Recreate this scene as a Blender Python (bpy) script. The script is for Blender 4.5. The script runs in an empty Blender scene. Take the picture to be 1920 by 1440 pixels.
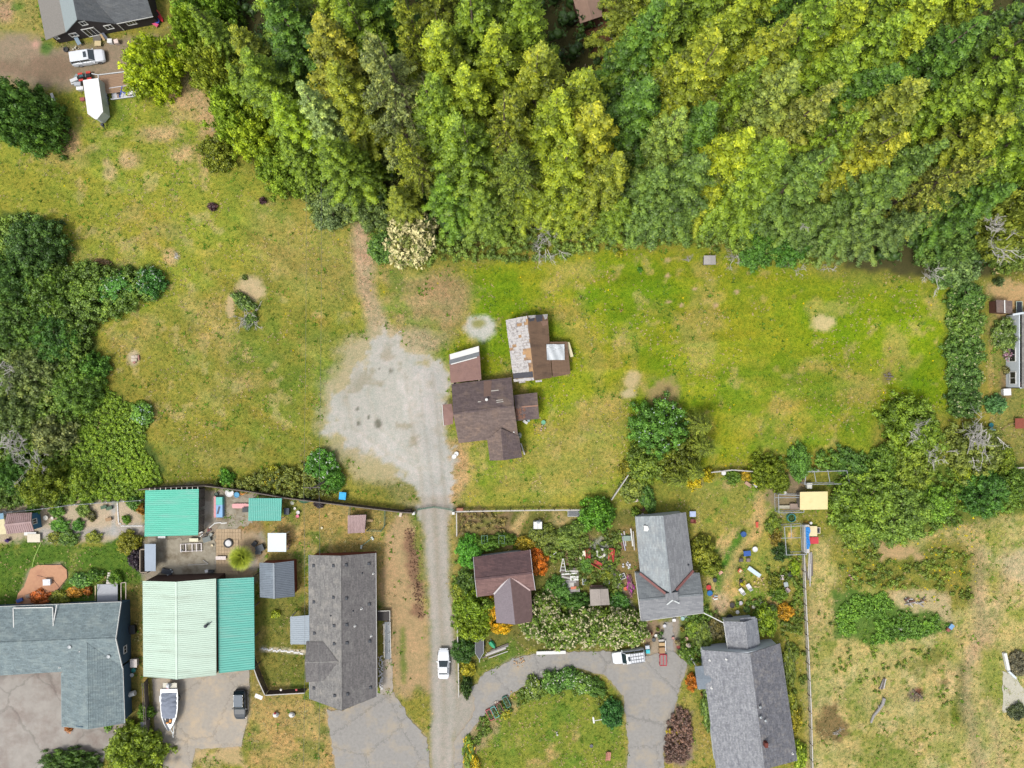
import bpy, math, random
import numpy as np
from mathutils import Vector, Matrix, geometry

scene = bpy.context.scene
COL = scene.collection
# ------------------------------------------------------------------ camera, sky, sun, exposure
CAM_H = 112.0            # metres above the ground
FPX = 1331.0             # focal length in pixels of the 1920 px wide photograph
cam_d = bpy.data.cameras.new('camera'); cam = bpy.data.objects.new('camera', cam_d); COL.objects.link(cam)
cam.location = (0,0, CAM_H); cam.rotation_euler = (0,0,0)
cam_d.sensor_width = 36; cam_d.lens = 36 * FPX / 1920; cam_d.clip_start = 1; cam_d.clip_end = 3000
scene.camera = cam
SUN_EL, SUN_AZ = math.radians(63), math.radians(225)     # azimuth clockwise from north (+Y): light comes from the south-west
w = bpy.data.worlds.new('World'); scene.world = w; w.use_nodes = True
wn = w.node_tree.nodes; wl = w.node_tree.links
sky = wn.new('ShaderNodeTexSky'); sky.sky_type = 'NISHITA'; sky.sun_disc = False
sky.sun_elevation = SUN_EL; sky.sun_rotation = SUN_AZ; sky.dust_density = 3.0; sky.air_density = 1.0
hs = wn.new('ShaderNodeHueSaturation'); hs.inputs['Saturation'].default_value = 0.35
wl.new(sky.outputs[0], hs.inputs['Color']); wl.new(hs.outputs[0], wn['Background'].inputs[0])
wn['Background'].inputs[1].default_value = 0.135
sun_d = bpy.data.lights.new('sun', 'SUN'); sun = bpy.data.objects.new('sun', sun_d); COL.objects.link(sun)
sun_d.energy = 1.5; sun_d.angle = math.radians(14); sun_d.color = (1.0,0.95,0.86)
sd = Vector((math.sin(SUN_AZ) * math.cos(SUN_EL), math.cos(SUN_AZ) * math.cos(SUN_EL), math.sin(SUN_EL)))
sun.rotation_euler = (-sd).to_track_quat('-Z', 'Y').to_euler(); sun.location = sd * 200
vs = scene.view_settings; vs.view_transform = 'Standard'; vs.look = 'None'; vs.gamma = 1; vs.use_curve_mapping = False
vs.exposure = 1.16
scene.cycles.max_bounces = 6; scene.cycles.diffuse_bounces = 3; scene.cycles.transmission_bounces = 4

# ------------------------------------------------------------------ helpers
RND = random.Random(11); NR = np.random.default_rng(11)
GAIN = 2.1
def at(px, py, z=0.0):
    "survey point: a photo pixel taken at the true height z above the ground"
    k = (CAM_H - z) / FPX
    return Vector(((px - 960) * k, (720 - py) * k, z))
def M_PX(z=0): return (CAM_H - z) / FPX
def lin(v):
    v /= 255.0
    return v / 12.92 if v <= 0.04045 else ((v + 0.055) / 1.055) ** 2.4
def C(r, g, b, gain=None):
    g_ = gain or GAIN
    return (min(.82, lin(r) / g_), min(.82, lin(g) / g_), min(.82, lin(b) / g_))

_LABELS = {}
def tag(o, label=None, cat=None, group=None, kind=None):
    if label: o['label'] = label
    if cat: o['category'] = cat
    if group: o['group'] = group
    if kind: o['kind'] = kind
    return o
def thing(name, label, cat, loc=(0,0,0), rz=0.0, group=None):
    o = bpy.data.objects.new(name, None); COL.objects.link(o)
    o.empty_display_size = .3
    o.location = loc; o.rotation_euler = (0,0, rz)
    return tag(o, label, cat, group)
def link(name, me, parent=None, loc=None, rot=None, scale=None, color=None):
    o = bpy.data.objects.new(name, me); COL.objects.link(o)
    if parent is not None: o.parent = parent
    if loc is not None: o.location = loc
    if rot is not None: o.rotation_euler = rot
    if scale is not None: o.scale = scale
    if color is not None: o.color = (*color, 1)
    return o
def copy_tree(o, parent=None):
    c = o.copy(); COL.objects.link(c)
    if parent is not None: c.parent = parent
    for ch in list(o.children): copy_tree(ch, c)
    return c

# ------------------------------------------------------------------ materials
_M = {}
def mat(name, col, rough=.85, var=.14, scale=2.5, bump=0., bscale=25., metal=0., col2=None, amt2=.5, s2=.6, stretch=None, spec=.3, rotz=0., cracks=0., tabs=None):
    if name in _M: return _M[name]
    assert col is not None, name
    m = bpy.data.materials.new(name); m.use_nodes = True; _M[name] = m
    n = m.node_tree.nodes; l = m.node_tree.links; b = n['Principled BSDF']
    b.inputs['Roughness'].default_value = rough; b.inputs['Metallic'].default_value = metal
    b.inputs['Specular IOR Level'].default_value = spec
    geo = n.new('ShaderNodeNewGeometry'); src = geo.outputs['Position']
    if stretch:
        mp = n.new('ShaderNodeMapping'); mp.inputs['Scale'].default_value = stretch; mp.inputs['Rotation'].default_value = (0,0, rotz)
        l.new(src, mp.inputs[0]); src = mp.outputs[0]
    t = n.new('ShaderNodeTexNoise'); t.inputs['Scale'].default_value = scale; t.inputs['Detail'].default_value = 6; t.inputs['Roughness'].default_value = .65
    l.new(src, t.inputs['Vector'])
    mr = n.new('ShaderNodeMapRange'); mr.inputs[1].default_value = .3; mr.inputs[2].default_value = .7
    l.new(t.outputs[0], mr.inputs[0])
    mx = n.new('ShaderNodeMix'); mx.data_type = 'RGBA'
    mx.inputs[6].default_value = (*[max(0, c * (1 - var)) for c in col], 1); mx.inputs[7].default_value = (*[min(.9, c * (1 + var)) for c in col], 1)
    l.new(mr.outputs[0], mx.inputs[0]); out = mx.outputs[2]
    if col2:
        t2 = n.new('ShaderNodeTexNoise'); t2.inputs['Scale'].default_value = s2; t2.inputs['Detail'].default_value = 8; t2.inputs['Roughness'].default_value = .7
        l.new(src, t2.inputs['Vector'])
        r2 = n.new('ShaderNodeMapRange'); r2.inputs[1].default_value = .62 - .3 * amt2; r2.inputs[2].default_value = .80 - .3 * amt2
        l.new(t2.outputs[0], r2.inputs[0])
        m2 = n.new('ShaderNodeMix'); m2.data_type = 'RGBA'; m2.inputs[7].default_value = (*col2,1)
        l.new(r2.outputs[0], m2.inputs[0]); l.new(out, m2.inputs[6]); out = m2.outputs[2]
    if tabs is not None:
        mt = n.new('ShaderNodeMapping'); mt.inputs['Rotation'].default_value = (0,0, tabs); l.new(geo.outputs['Position'], mt.inputs[0])
        bk = n.new('ShaderNodeTexBrick'); bk.inputs['Scale'].default_value = 1; bk.inputs['Brick Width'].default_value = .75; bk.inputs['Row Height'].default_value = .22; bk.inputs['Mortar Size'].default_value = .012
        bk.inputs['Color1'].default_value = (.82,.82,.83,1); bk.inputs['Color2'].default_value = (1.14,1.14,1.12,1); bk.inputs['Mortar'].default_value = (.7,.7,.7,1); l.new(mt.outputs[0], bk.inputs['Vector'])
        mb_ = n.new('ShaderNodeMix'); mb_.data_type = 'RGBA'; mb_.blend_type = 'MULTIPLY'; mb_.inputs[0].default_value = 1; l.new(out, mb_.inputs[6]); l.new(bk.outputs['Color'], mb_.inputs[7]); out = mb_.outputs[2]
    if cracks:
        vo = n.new('ShaderNodeTexVoronoi'); vo.feature = 'DISTANCE_TO_EDGE'; vo.inputs['Scale'].default_value = cracks
        wv = n.new('ShaderNodeVectorMath'); wv.operation = 'MULTIPLY_ADD'; wv.inputs[1].default_value = (2.2,2.2,0); l.new(t.outputs[1], wv.inputs[0]); l.new(geo.outputs['Position'], wv.inputs[2]); l.new(wv.outputs[0], vo.inputs['Vector'])
        r4 = n.new('ShaderNodeMapRange'); r4.inputs[1].default_value = .004; r4.inputs[2].default_value = .02; r4.inputs[3].default_value = .78; r4.inputs[4].default_value = 1; l.new(vo.outputs['Distance'], r4.inputs[0])
        sc = n.new('ShaderNodeVectorMath'); sc.operation = 'SCALE'; l.new(out, sc.inputs[0]); l.new(r4.outputs[0], sc.inputs['Scale']); out = sc.outputs[0]
    l.new(out, b.inputs['Base Color'])
    if bump:
        t3 = n.new('ShaderNodeTexNoise'); t3.inputs['Scale'].default_value = bscale; t3.inputs['Detail'].default_value = 3
        l.new(src, t3.inputs['Vector'])
        bp = n.new('ShaderNodeBump'); bp.inputs['Strength'].default_value = bump; bp.inputs['Distance'].default_value = .05
        l.new(t3.outputs[0], bp.inputs['Height']); l.new(bp.outputs[0], b.inputs['Normal'])
    return m
def paint(r, g, b, **k):
    "plain painted / plastic colour"
    return mat('paint_%d_%d_%d' % (r, g, b), C(r, g, b), **{**dict(rough=.6, var=.08), **k})
def leaf_material(name, lo=.55, hi=1.5, transl=.35, yellow=.5):
    m = bpy.data.materials.new(name); m.use_nodes = True
    n = m.node_tree.nodes; l = m.node_tree.links; d = n['Principled BSDF']; out = n['Material Output']
    d.inputs['Roughness'].default_value = .5; d.inputs['Specular IOR Level'].default_value = .35
    oi = n.new('ShaderNodeObjectInfo'); at_ = n.new('ShaderNodeAttribute'); at_.attribute_name = 'tint'
    mr = n.new('ShaderNodeMapRange'); mr.inputs[3].default_value = lo; mr.inputs[4].default_value = hi
    l.new(at_.outputs['Fac'], mr.inputs[0])
    mul = n.new('ShaderNodeVectorMath'); mul.operation = 'SCALE'
    l.new(oi.outputs['Color'], mul.inputs[0]); l.new(mr.outputs[0], mul.inputs['Scale'])
    hue = n.new('ShaderNodeValToRGB'); cr = hue.color_ramp
    cr.elements[0].position = .1; cr.elements[0].color = (.94,1.0,1.0,1)
    cr.elements[1].position = .95; cr.elements[1].color = (1 + .30 * yellow, 1.0,1 - .5 * yellow, 1)
    e = cr.elements.new(.5); e.color = (1,1,1,1)
    l.new(at_.outputs['Fac'], hue.inputs[0])
    y = n.new('ShaderNodeMix'); y.data_type = 'RGBA'; y.blend_type = 'MULTIPLY'; y.inputs[0].default_value = 1
    l.new(hue.outputs[0], y.inputs[7]); l.new(mul.outputs[0], y.inputs[6])
    tr = n.new('ShaderNodeBsdfTranslucent'); mx = n.new('ShaderNodeMixShader'); mx.inputs[0].default_value = transl
    l.new(y.outputs[2], d.inputs['Base Color']); l.new(y.outputs[2], tr.inputs[0]); l.new(d.outputs[0], mx.inputs[1]); l.new(tr.outputs[0], mx.inputs[2])
    l.new(mx.outputs[0], out.inputs[0])
    return m
LEAF = leaf_material('foliage', .36,1.9,.30,.5)
NEEDLE = leaf_material('conifer_foliage', .30,2.0,.28,.55)
def attr_material(name, rough=.95, bump=.35, noise=.3):
    m = bpy.data.materials.new(name); m.use_nodes = True
    n = m.node_tree.nodes; l = m.node_tree.links; b = n['Principled BSDF']; b.inputs['Roughness'].default_value = rough; b.inputs['Specular IOR Level'].default_value = .1
    a = n.new('ShaderNodeAttribute'); a.attribute_name = 'Col'
    geo = n.new('ShaderNodeNewGeometry')
    cur = a.outputs['Color']
    al = n.new('ShaderNodeMapRange'); al.inputs[3].default_value = .38; l.new(a.outputs['Alpha'], al.inputs[0])
    for sc, lo, hi, warm in ((.35,.86,1.14,.10),(1.7,.78,1.22,.16),(6.5,.62,1.38,.22)):
        t = n.new('ShaderNodeTexNoise'); t.inputs['Scale'].default_value = sc; t.inputs['Detail'].default_value = 4; t.inputs['Roughness'].default_value = .7
        l.new(geo.outputs['Position'], t.inputs['Vector'])
        mr = n.new('ShaderNodeMapRange'); mr.inputs[1].default_value = .3; mr.inputs[2].default_value = .7; mr.inputs[3].default_value = 0; mr.inputs[4].default_value = 1
        l.new(t.outputs[0], mr.inputs[0])
        ramp = n.new('ShaderNodeMix'); ramp.data_type = 'RGBA'
        f = noise / .3
        lo_, hi_ = 1 + (lo - 1) * f, 1 + (hi - 1) * f
        ramp.inputs[6].default_value = (lo_ * (1 - warm), lo_ * (1 + warm * .15), lo_, 1); ramp.inputs[7].default_value = (hi_ * (1 + warm * .6), hi_, hi_ * (1 + warm * .4),1)
        l.new(mr.outputs[0], ramp.inputs[0])
        mu = n.new('ShaderNodeMix'); mu.data_type = 'RGBA'; mu.blend_type = 'MULTIPLY'; l.new(al.outputs[0], mu.inputs[0])
        l.new(cur, mu.inputs[6]); l.new(ramp.outputs[2], mu.inputs[7]); cur = mu.outputs[2]
    l.new(cur, b.inputs['Base Color'])
    t3 = n.new('ShaderNodeTexNoise'); t3.inputs['Scale'].default_value = 9; t3.inputs['Detail'].default_value = 5
    l.new(geo.outputs['Position'], t3.inputs['Vector'])
    bp = n.new('ShaderNodeBump'); bp.inputs['Strength'].default_value = bump; bp.inputs['Distance'].default_value = .15
    l.new(t3.outputs[0], bp.inputs['Height']); l.new(bp.outputs[0], b.inputs['Normal'])
    return m

# ------------------------------------------------------------------ mesh builder
class MB:
    def __init__(s, origin=(0,0,0)): s.v = []; s.f = []; s.o = Vector(origin)
    def add(s, vs_, fs):
        b = len(s.v); s.v += [Vector(p) - s.o for p in vs_]; s.f += [tuple(i + b for i in f) for f in fs]; return s
    def box(s, c, d, rz=0., rx=0., ry=0.):
        R = Matrix.Rotation(rz, 3, 'Z') @ Matrix.Rotation(ry, 3, 'Y') @ Matrix.Rotation(rx, 3, 'X'); c = Vector(c)
        p = [c + R @ Vector((x * d[0] / 2, y * d[1] / 2, z * d[2] / 2)) for z in (-1,1) for x, y in ((-1,-1),(1,-1),(1,1),(-1,1))]
        return s.add(p, [(3,2,1,0),(4,5,6,7),(0,1,5,4),(1,2,6,5),(2,3,7,6),(3,0,4,7)])
    def beam(s, a, b, w_, h_):
        a = Vector(a); b = Vector(b); d = b - a; L = d.length
        if L < 1e-6: return s
        x = d / L; y = Vector((0,0,1)).cross(x)
        y = y.normalized() if y.length > 1e-4 else Vector((0,1,0)); z = x.cross(y)
        p = [q + y * (i * w_ / 2) + z * (j * h_ / 2) for q in (a, b) for i, j in ((-1,-1),(1,-1),(1,1),(-1,1))]
        return s.add(p, [(0,1,2,3),(7,6,5,4),(0,4,5,1),(1,5,6,2),(2,6,7,3),(3,7,4,0)])
    def prism(s, pts, z0, z1):
        n = len(pts); b = [Vector((p[0], p[1], z0)) for p in pts]; t = [Vector((p[0], p[1], z1)) for p in pts]
        a = sum(pts[i][0] * pts[(i + 1) % n][1] - pts[(i + 1) % n][0] * pts[i][1] for i in range(n))
        if a < 0: b.reverse(); t.reverse()
        return s.add(b + t, [tuple(range(n))[::-1], tuple(range(n, 2 * n))] + [(i, (i + 1) % n, n + (i + 1) % n, n + i) for i in range(n)])
    def slab(s, pts, th):
        "polygon of 3-D points thickened downwards"
        n = len(pts); t = [Vector(p) for p in pts]
        nn = (t[1] - t[0]).cross(t[2] - t[0])
        if nn.z < 0: t.reverse()
        b = [p - Vector((0,0, th)) for p in t]
        return s.add(t + b, [tuple(range(n)), tuple(range(n, 2 * n))[::-1]] + [(i, n + i, n + (i + 1) % n, (i + 1) % n) for i in range(n)])
    def tube(s, pts, r, n=6, r2=None, cap=True):
        pts = [Vector(p) for p in pts]; m = len(pts); base = []
        up = Vector((0,0,1))
        for i, p in enumerate(pts):
            d = (pts[min(i + 1, m - 1)] - pts[max(i - 1,0)]).normalized()
            u = d.cross(up); u = u.normalized() if u.length > 1e-3 else Vector((1,0,0)); v = d.cross(u)
            rr = r if r2 is None else r + (r2 - r) * i / (m - 1)
            base += [p + (u * math.cos(2 * math.pi * k / n) + v * math.sin(2 * math.pi * k / n)) * rr for k in range(n)]
        f = [(i * n + k, i * n + (k + 1) % n, (i + 1) * n + (k + 1) % n, (i + 1) * n + k) for i in range(m - 1) for k in range(n)]
        if cap: f += [tuple(range(n)), tuple(range((m - 1) * n, m * n))[::-1]]
        return s.add(base, f)
    def lathe(s, c, prof, n=14, sx=1., sy=1.):
        c = Vector(c); m = len(prof)
        p = [c + Vector((r * math.cos(2 * math.pi * k / n) * sx, r * math.sin(2 * math.pi * k / n) * sy, z)) for r, z in prof for k in range(n)]
        f = [(i * n + k, i * n + (k + 1) % n, (i + 1) * n + (k + 1) % n, (i + 1) * n + k) for i in range(m - 1) for k in range(n)]
        f += [tuple(range(n))[::-1], tuple(range((m - 1) * n, m * n))]
        return s.add(p, f)
    def ring(s, c, r0, r1, z0, z1, n=16):
        c = Vector(c); p = [c + Vector((r * math.cos(2 * math.pi * k / n), r * math.sin(2 * math.pi * k / n), z)) for r, z in ((r0, z0),(r1, z0),(r1, z1),(r0, z1)) for k in range(n)]
        return s.add(p, [(j * n + k, j * n + (k + 1) % n, ((j + 1) % 4) * n + (k + 1) % n, ((j + 1) % 4) * n + k) for j in range(4) for k in range(n)])
    def loft(s, rings, cap=True):
        n = len(rings[0]); m = len(rings); p = [Vector(q) for r in rings for q in r]
        f = [(i * n + k, (i + 1) * n + k, (i + 1) * n + (k + 1) % n, i * n + (k + 1) % n) for i in range(m - 1) for k in range(n)]
        if cap: f += [tuple(range(n)), tuple(range((m - 1) * n, m * n))[::-1]]
        return s.add(p, f)
    def mesh(s, name, m, smooth=False):
        me = bpy.data.meshes.new(name); me.from_pydata(s.v, [], s.f)
        me.materials.append(m)
        if smooth: me.polygons.foreach_set('use_smooth', [True] * len(me.polygons))
        me.update(); return me
    def build(s, name, m, parent=None, smooth=False, **k):
        return link(name, s.mesh(name, m, smooth), parent, **k)
def root_of(o):
    while o.parent is not None: o = o.parent
    return o
def mb(o):
    "mesh builder that takes world points for a part of the (unrotated) thing o"
    return MB(root_of(o).location)

def tri_mesh(name, co, tris, tint, material):
    me = bpy.data.meshes.new(name)
    me.vertices.add(len(co)); me.vertices.foreach_set('co', np.ascontiguousarray(co, dtype=np.float32).ravel())
    T = len(tris); me.loops.add(T * 3); me.loops.foreach_set('vertex_index', np.ascontiguousarray(tris, dtype=np.int32).ravel())
    me.polygons.add(T); me.polygons.foreach_set('loop_start', np.arange(0, T * 3,3, dtype=np.int32))
    me.update(calc_edges=True)
    a = me.attributes.new('tint', 'FLOAT', 'POINT'); a.data.foreach_set('value', np.ascontiguousarray(tint, dtype=np.float32))
    me.materials.append(material); return me
def color_mesh(name, co, faces4, col, material, alpha=None):
    me = bpy.data.meshes.new(name); k = faces4.shape[1]
    me.vertices.add(len(co)); me.vertices.foreach_set('co', np.ascontiguousarray(co, dtype=np.float32).ravel())
    T = len(faces4); me.loops.add(T * k); me.loops.foreach_set('vertex_index', np.ascontiguousarray(faces4, dtype=np.int32).ravel())
    me.polygons.add(T); me.polygons.foreach_set('loop_start', np.arange(0, T * k, k, dtype=np.int32))
    me.update(calc_edges=True)
    a = me.attributes.new('Col', 'FLOAT_COLOR', 'POINT')
    a.data.foreach_set('color', np.ascontiguousarray(np.concatenate([col, (np.ones((len(col),1)) if alpha is None else alpha[:, None])], 1), dtype=np.float32).ravel())
    me.materials.append(material); return me

# value noise on numpy arrays
def vnoise(x, y, s, seed=0):
    r = np.random.default_rng(seed); T = r.random((256,256))
    u = x / s + 1000; v = y / s + 1000; i = np.floor(u).astype(int); j = np.floor(v).astype(int); a = u - i; b = v - j
    a = a * a * (3 - 2 * a); b = b * b * (3 - 2 * b)
    g = lambda p, q: T[p % 256, q % 256]
    return (g(i, j) * (1 - a) + g(i + 1, j) * a) * (1 - b) + (g(i, j + 1) * (1 - a) + g(i + 1, j + 1) * a) * b
def fnoise(x, y, s, seed=0, o=4):
    t = 0; amp = 1; tot = 0
    for k in range(o): t = t + amp * vnoise(x, y, s / 2 ** k, seed + k); tot += amp; amp *= .55
    return t / tot
# ------------------------------------------------------------------ foliage
_t = (1 + 5 ** .5) / 2
ICO = np.array([(-1, _t, 0),(1, _t, 0),(-1,-_t, 0),(1,-_t, 0),(0,-1, _t),(0,1, _t),(0,-1,-_t),(0,1,-_t),(_t, 0,-1),(_t, 0,1),(-_t, 0,-1),(-_t, 0,1)]) / math.hypot(1, _t)
ICOF = np.array([(0,11,5),(0,5,1),(0,1,7),(0,7,10),(0,10,11),(1,5,9),(5,11,4),(11,10,2),(10,7,6),(7,1,8),(3,9,4),(3,4,2),(3,2,6),(3,6,8),(3,8,9),(4,9,5),(2,4,11),(6,2,10),(8,6,7),(9,8,1)])
def norm(a): return a / np.maximum(1e-9, np.linalg.norm(a, axis=-1, keepdims=True))
def lobes(cen, rad, per, leaf, rng, axes=None, tint=None, core=.8, up=.25, spread=.35, long=1.3):
    "clusters of small leaf faces round lobe centres (with an opaque twiggy core) -> verts, tris, tint"
    n = len(cen); cen = np.asarray(cen, float); rad = np.asarray(rad, float)
    if rad.ndim == 1: rad = np.repeat(rad[:, None], 3,1)
    if axes is None:
        a = rng.random(n) * 2 * np.pi; z = np.zeros(n); o = np.ones(n)
        axes = np.stack([np.stack([np.cos(a),-np.sin(a), z], 1), np.stack([np.sin(a), np.cos(a), z], 1), np.stack([z, z, o], 1)], 1)
    lt = rng.normal(.45,.17, n) if tint is None else np.asarray(tint)
    N = n * per; idx = np.repeat(np.arange(n), per)
    d = norm(rng.normal(size=(N, 3))); d[:, 2] = np.where(rng.random(N) < .45, np.abs(d[:, 2]), d[:, 2])
    rr = rng.uniform(.72,1.12, N)
    pos = cen[idx] + np.einsum('nij,nj->ni', axes[idx], d * rad[idx] * rr[:, None])
    nn = np.einsum('nij,nj->ni', axes[idx], d / rad[idx] * rad.mean(1)[idx][:, None])
    nn = norm(norm(nn) + rng.normal(size=(N, 3)) * spread + np.array([0,0, up]))
    u = norm(np.cross(nn, rng.normal(size=(N, 3)))); v = np.cross(nn, u)
    s = leaf * rng.uniform(.6,1.35, N)[:, None]
    p = np.stack([pos - u * s * .5, pos + u * s * .5, pos + v * s * long], 1).reshape(-1,3)
    tr = np.arange(3 * N).reshape(-1,3)
    tl = np.repeat(np.clip(lt[idx] + rng.normal(0,.22, N),0,1),3)
    if core:
        c = cen[:, None] + np.einsum('nij,nkj->nki', axes, ICO[None] * rad[:, None] * core)
        p = np.concatenate([p, c.reshape(-1,3)])
        tr = np.concatenate([tr, (ICOF[None] + np.arange(n)[:, None, None] * 12 + 3 * N).reshape(-1,3)])
        tl = np.concatenate([tl, np.repeat(np.clip(lt, 0,1),12)])
    return p, tr, tl
def frames(az, el):
    "columns: along, side, up for branch directions"
    ca, sa, ce, se = np.cos(az), np.sin(az), np.cos(el), np.sin(el)
    al = np.stack([ca * ce, sa * ce, se], 1); si = np.stack([-sa, ca, 0 * ca], 1); up = np.cross(al, si)
    return np.stack([al, si, up], 2)

def conifer_proto(seed, h=36., R=6., style='round', dens=1.):
    rng = np.random.default_rng(seed)
    cen = []; rad = []; az_ = []; el_ = []; ti = []; limbs = MB()
    z = h * .10; a0 = 0.
    limbs.tube([(0,0,0),(0.1,0, h * .4),(0,.1, h * .75),(0,0, h * .99)], .42,8,.03)
    while z < h * .99:
        t = z / h
        L0 = R * min(1,(1 - t) ** .88 * 1.22) * (1 if t > .2 else .75 + 1.2 * t)
        nb = 7 if t < .75 else 5
        for k in range(nb):
            a = a0 + 2 * math.pi * k / nb + rng.normal(0,.16); L = max(.4, L0 * rng.uniform(.62,1.2))
            e0 = -.10 + .75 * t + rng.normal(0,.10)
            m = max(1, int(round(L / {'round': .95, 'tuft': .9, 'feather': .85}[style] * dens)))
            bt = rng.normal(.42,.15)
            droop = (.22 if style == 'round' else .30) * (1 - .6 * t)
            pts = [(0,0, z)]
            for j in range(m):
                f = (j + .8) / m; s = L * f; zz = z + s * math.sin(e0) - droop * s * f * f
                x = s * math.cos(e0)
                x_, y_ = x * math.cos(a), x * math.sin(a); pts.append((x_, y_, zz))
                if f < .28 and L > 2.2: continue
                sc = rng.uniform(.85,1.15) * (1 if L > 1.4 else .65); wd = .55 + .45 * f
                side = rng.normal(0,.14)
                cen.append((x_ - math.sin(a) * side, y_ + math.cos(a) * side, zz)); az_.append(a + rng.normal(0,.2)); el_.append(e0 - 2 * droop * f)
                if style == 'feather': rad.append((.72 * sc, .34 * sc, .16 * sc))
                elif style == 'tuft': rad.append((.66 * sc, .56 * sc * wd, .30 * sc))
                else: rad.append((.80 * sc, .74 * sc * wd, .30 * sc))
                ti.append(bt + rng.normal(0,.07) + .10 * (f > .7))
            if L > 2.4 and (style == 'feather' or rng.random() < .3): limbs.tube(pts[:max(2, len(pts))], .07,3,.015, cap=False)
        a0 += 2.4; z += (1.75 if style == 'round' else 1.45) * (1.12 - .5 * t)
    ax = frames(np.array(az_), np.array(el_))
    per, leaf, core = {'round': (74,.21,.70), 'tuft': (54,.19,.66), 'feather': (34,.24,.0)}[style]
    p, tr, tl = lobes(cen, rad, per, leaf, rng, ax, np.array(ti), core, .15,.45 if style == 'feather' else .26,1.35)
    return tri_mesh('crown', p, tr, tl, NEEDLE), limbs

def dome_proto(seed, n, per, leaf, lobe=.24, squash=.8, low=-.15, inner=.35, spread=.5, jit=.12):
    "bush or broadleaf crown of radius 1 resting on z=0, lobes of leaves over a dome plus inner ones"
    rng = np.random.default_rng(seed)
    d = norm(rng.normal(size=(n * 3,3))); d = d[d[:, 2] > low][:n]
    f = np.where(rng.random(len(d)) < inner, rng.uniform(.35,.75, len(d)),1.) * (1 - lobe * .9) * (1 + rng.normal(0, jit, len(d)))
    c = d * f[:, None]; c[:, 2] = (c[:, 2] - low) * squash
    r = lobe * rng.uniform(.65,1.25, len(d)); rad = np.stack([r, r, r * .75], 1)
    tint = np.clip(rng.normal(.42,.16, len(d)),.05,.95)
    return tri_mesh('crown', *lobes(c, rad, per, leaf, rng, None, tint, .6,.2, spread), LEAF)
PROTO = {}
def proto(kind, i):
    key = (kind, i)
    if key not in PROTO:
        s = 100 * i + sum(map(ord, kind))
        PROTO[key] = {
            'S': lambda: dome_proto(s, 16,26,.26,.42,.9),            # small plants, radius below ~0.8 m
            'M': lambda: dome_proto(s, 60,40,.13,.27,.85),           # shrubs 1-2.5 m
            'L': lambda: dome_proto(s, 170,46,.075,.19,.85),         # big bushes and trees 2.5-5 m
            'X': lambda: dome_proto(s, 300,50,.05,.145,.8, jit=.16), # large trees
        }[kind]()
    return PROTO[key]
CON = {}
def con(style, i):
    key = (style, i)
    if key not in CON:
        R_ = {'round': (5.8,6.8,5.2,6.2), 'tuft': (5.4,6.2,5.0), 'feather': (7.0,6.0)}[style][i]
        CON[key] = conifer_proto(50 + i + 10 * len(style),36., R_, style)
        CON[key] = (CON[key][0], CON[key][1].mesh('trunk', BARK))
    return CON[key]
BARK = mat('bark', (.10,.075,.055),.95,.25,6)
TWIG = mat('dead_twigs', C(208,204,196),.9,.2,6)
_k = [0]
def conifer(px, py, h, label, col, style='round', i=0, wide=1., group='conifers in the woods'):
    "px, py: where the tip stands in the photo"
    h *= 1.22 if h > 19.5 else 1.05 if h > 15 else 1; c = at(px, py, h); s = h / 36.
    wide *= .75 if style == 'feather' else 1
    t = thing('conifer_tree', label, 'tree', (c.x, c.y, 0), group=group)
    cr, tr = con(style, i)
    rz = RND.uniform(0,6.28)
    link('crown', cr, t, (0,0,0),(RND.uniform(-.03,.03), RND.uniform(-.03,.03), rz),(s * wide, s * wide, s), col)
    link('trunk', tr, t, (0,0,0),(0,0, rz),(s * wide, s * wide, s))
    return t
def stem_mesh():
    if 'stem' not in PROTO:
        m = MB(); rng = random.Random(5)
        m.tube([(0,0,0),(.02,0,.3),(0,.02,.6)], .05,6,.03)
        for k in range(6):
            a = k * 1.05; m.tube([(0,0,.2 + .05 * k),(.3 * math.cos(a),.3 * math.sin(a),.5 + .03 * k),(.6 * math.cos(a),.6 * math.sin(a),.7)], .025,4,.008)
        PROTO['stem'] = m.mesh('trunk', BARK)
    return PROTO['stem']
def blossom_mesh(kind, i, n, seed, size):
    key = ('bl', kind, i, n, size)
    if key not in PROTO:
        rng = np.random.default_rng(seed); src = proto(kind, i); nv = len(src.vertices)
        co = np.zeros(nv * 3, np.float32); src.vertices.foreach_get('co', co); co = co.reshape(-1,3)
        nleaf = (nv // 3); pick = rng.choice(int(nleaf * .7), n)
        p0 = co[pick * 3 + 2]; keep = p0[:, 2] > .25; p0 = p0[keep]
        o = norm(p0 * [1,1,.8] + 1e-6); c = p0 + o * size * .5
        p, tr, tl = lobes(c, np.full(len(c), size * .7),5, size * 1.1, rng, None, None, 0,.5,.6)
        PROTO[key] = (p, tr, tl)
    return PROTO[key]
FLOWER = {}
def flower_mat(rgb):
    if rgb not in FLOWER:
        FLOWER[rgb] = mat('blossom_%d_%d_%d' % rgb, C(*rgb),.8,.15,6)
    return FLOWER[rgb]
_BMESH = {}
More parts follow.
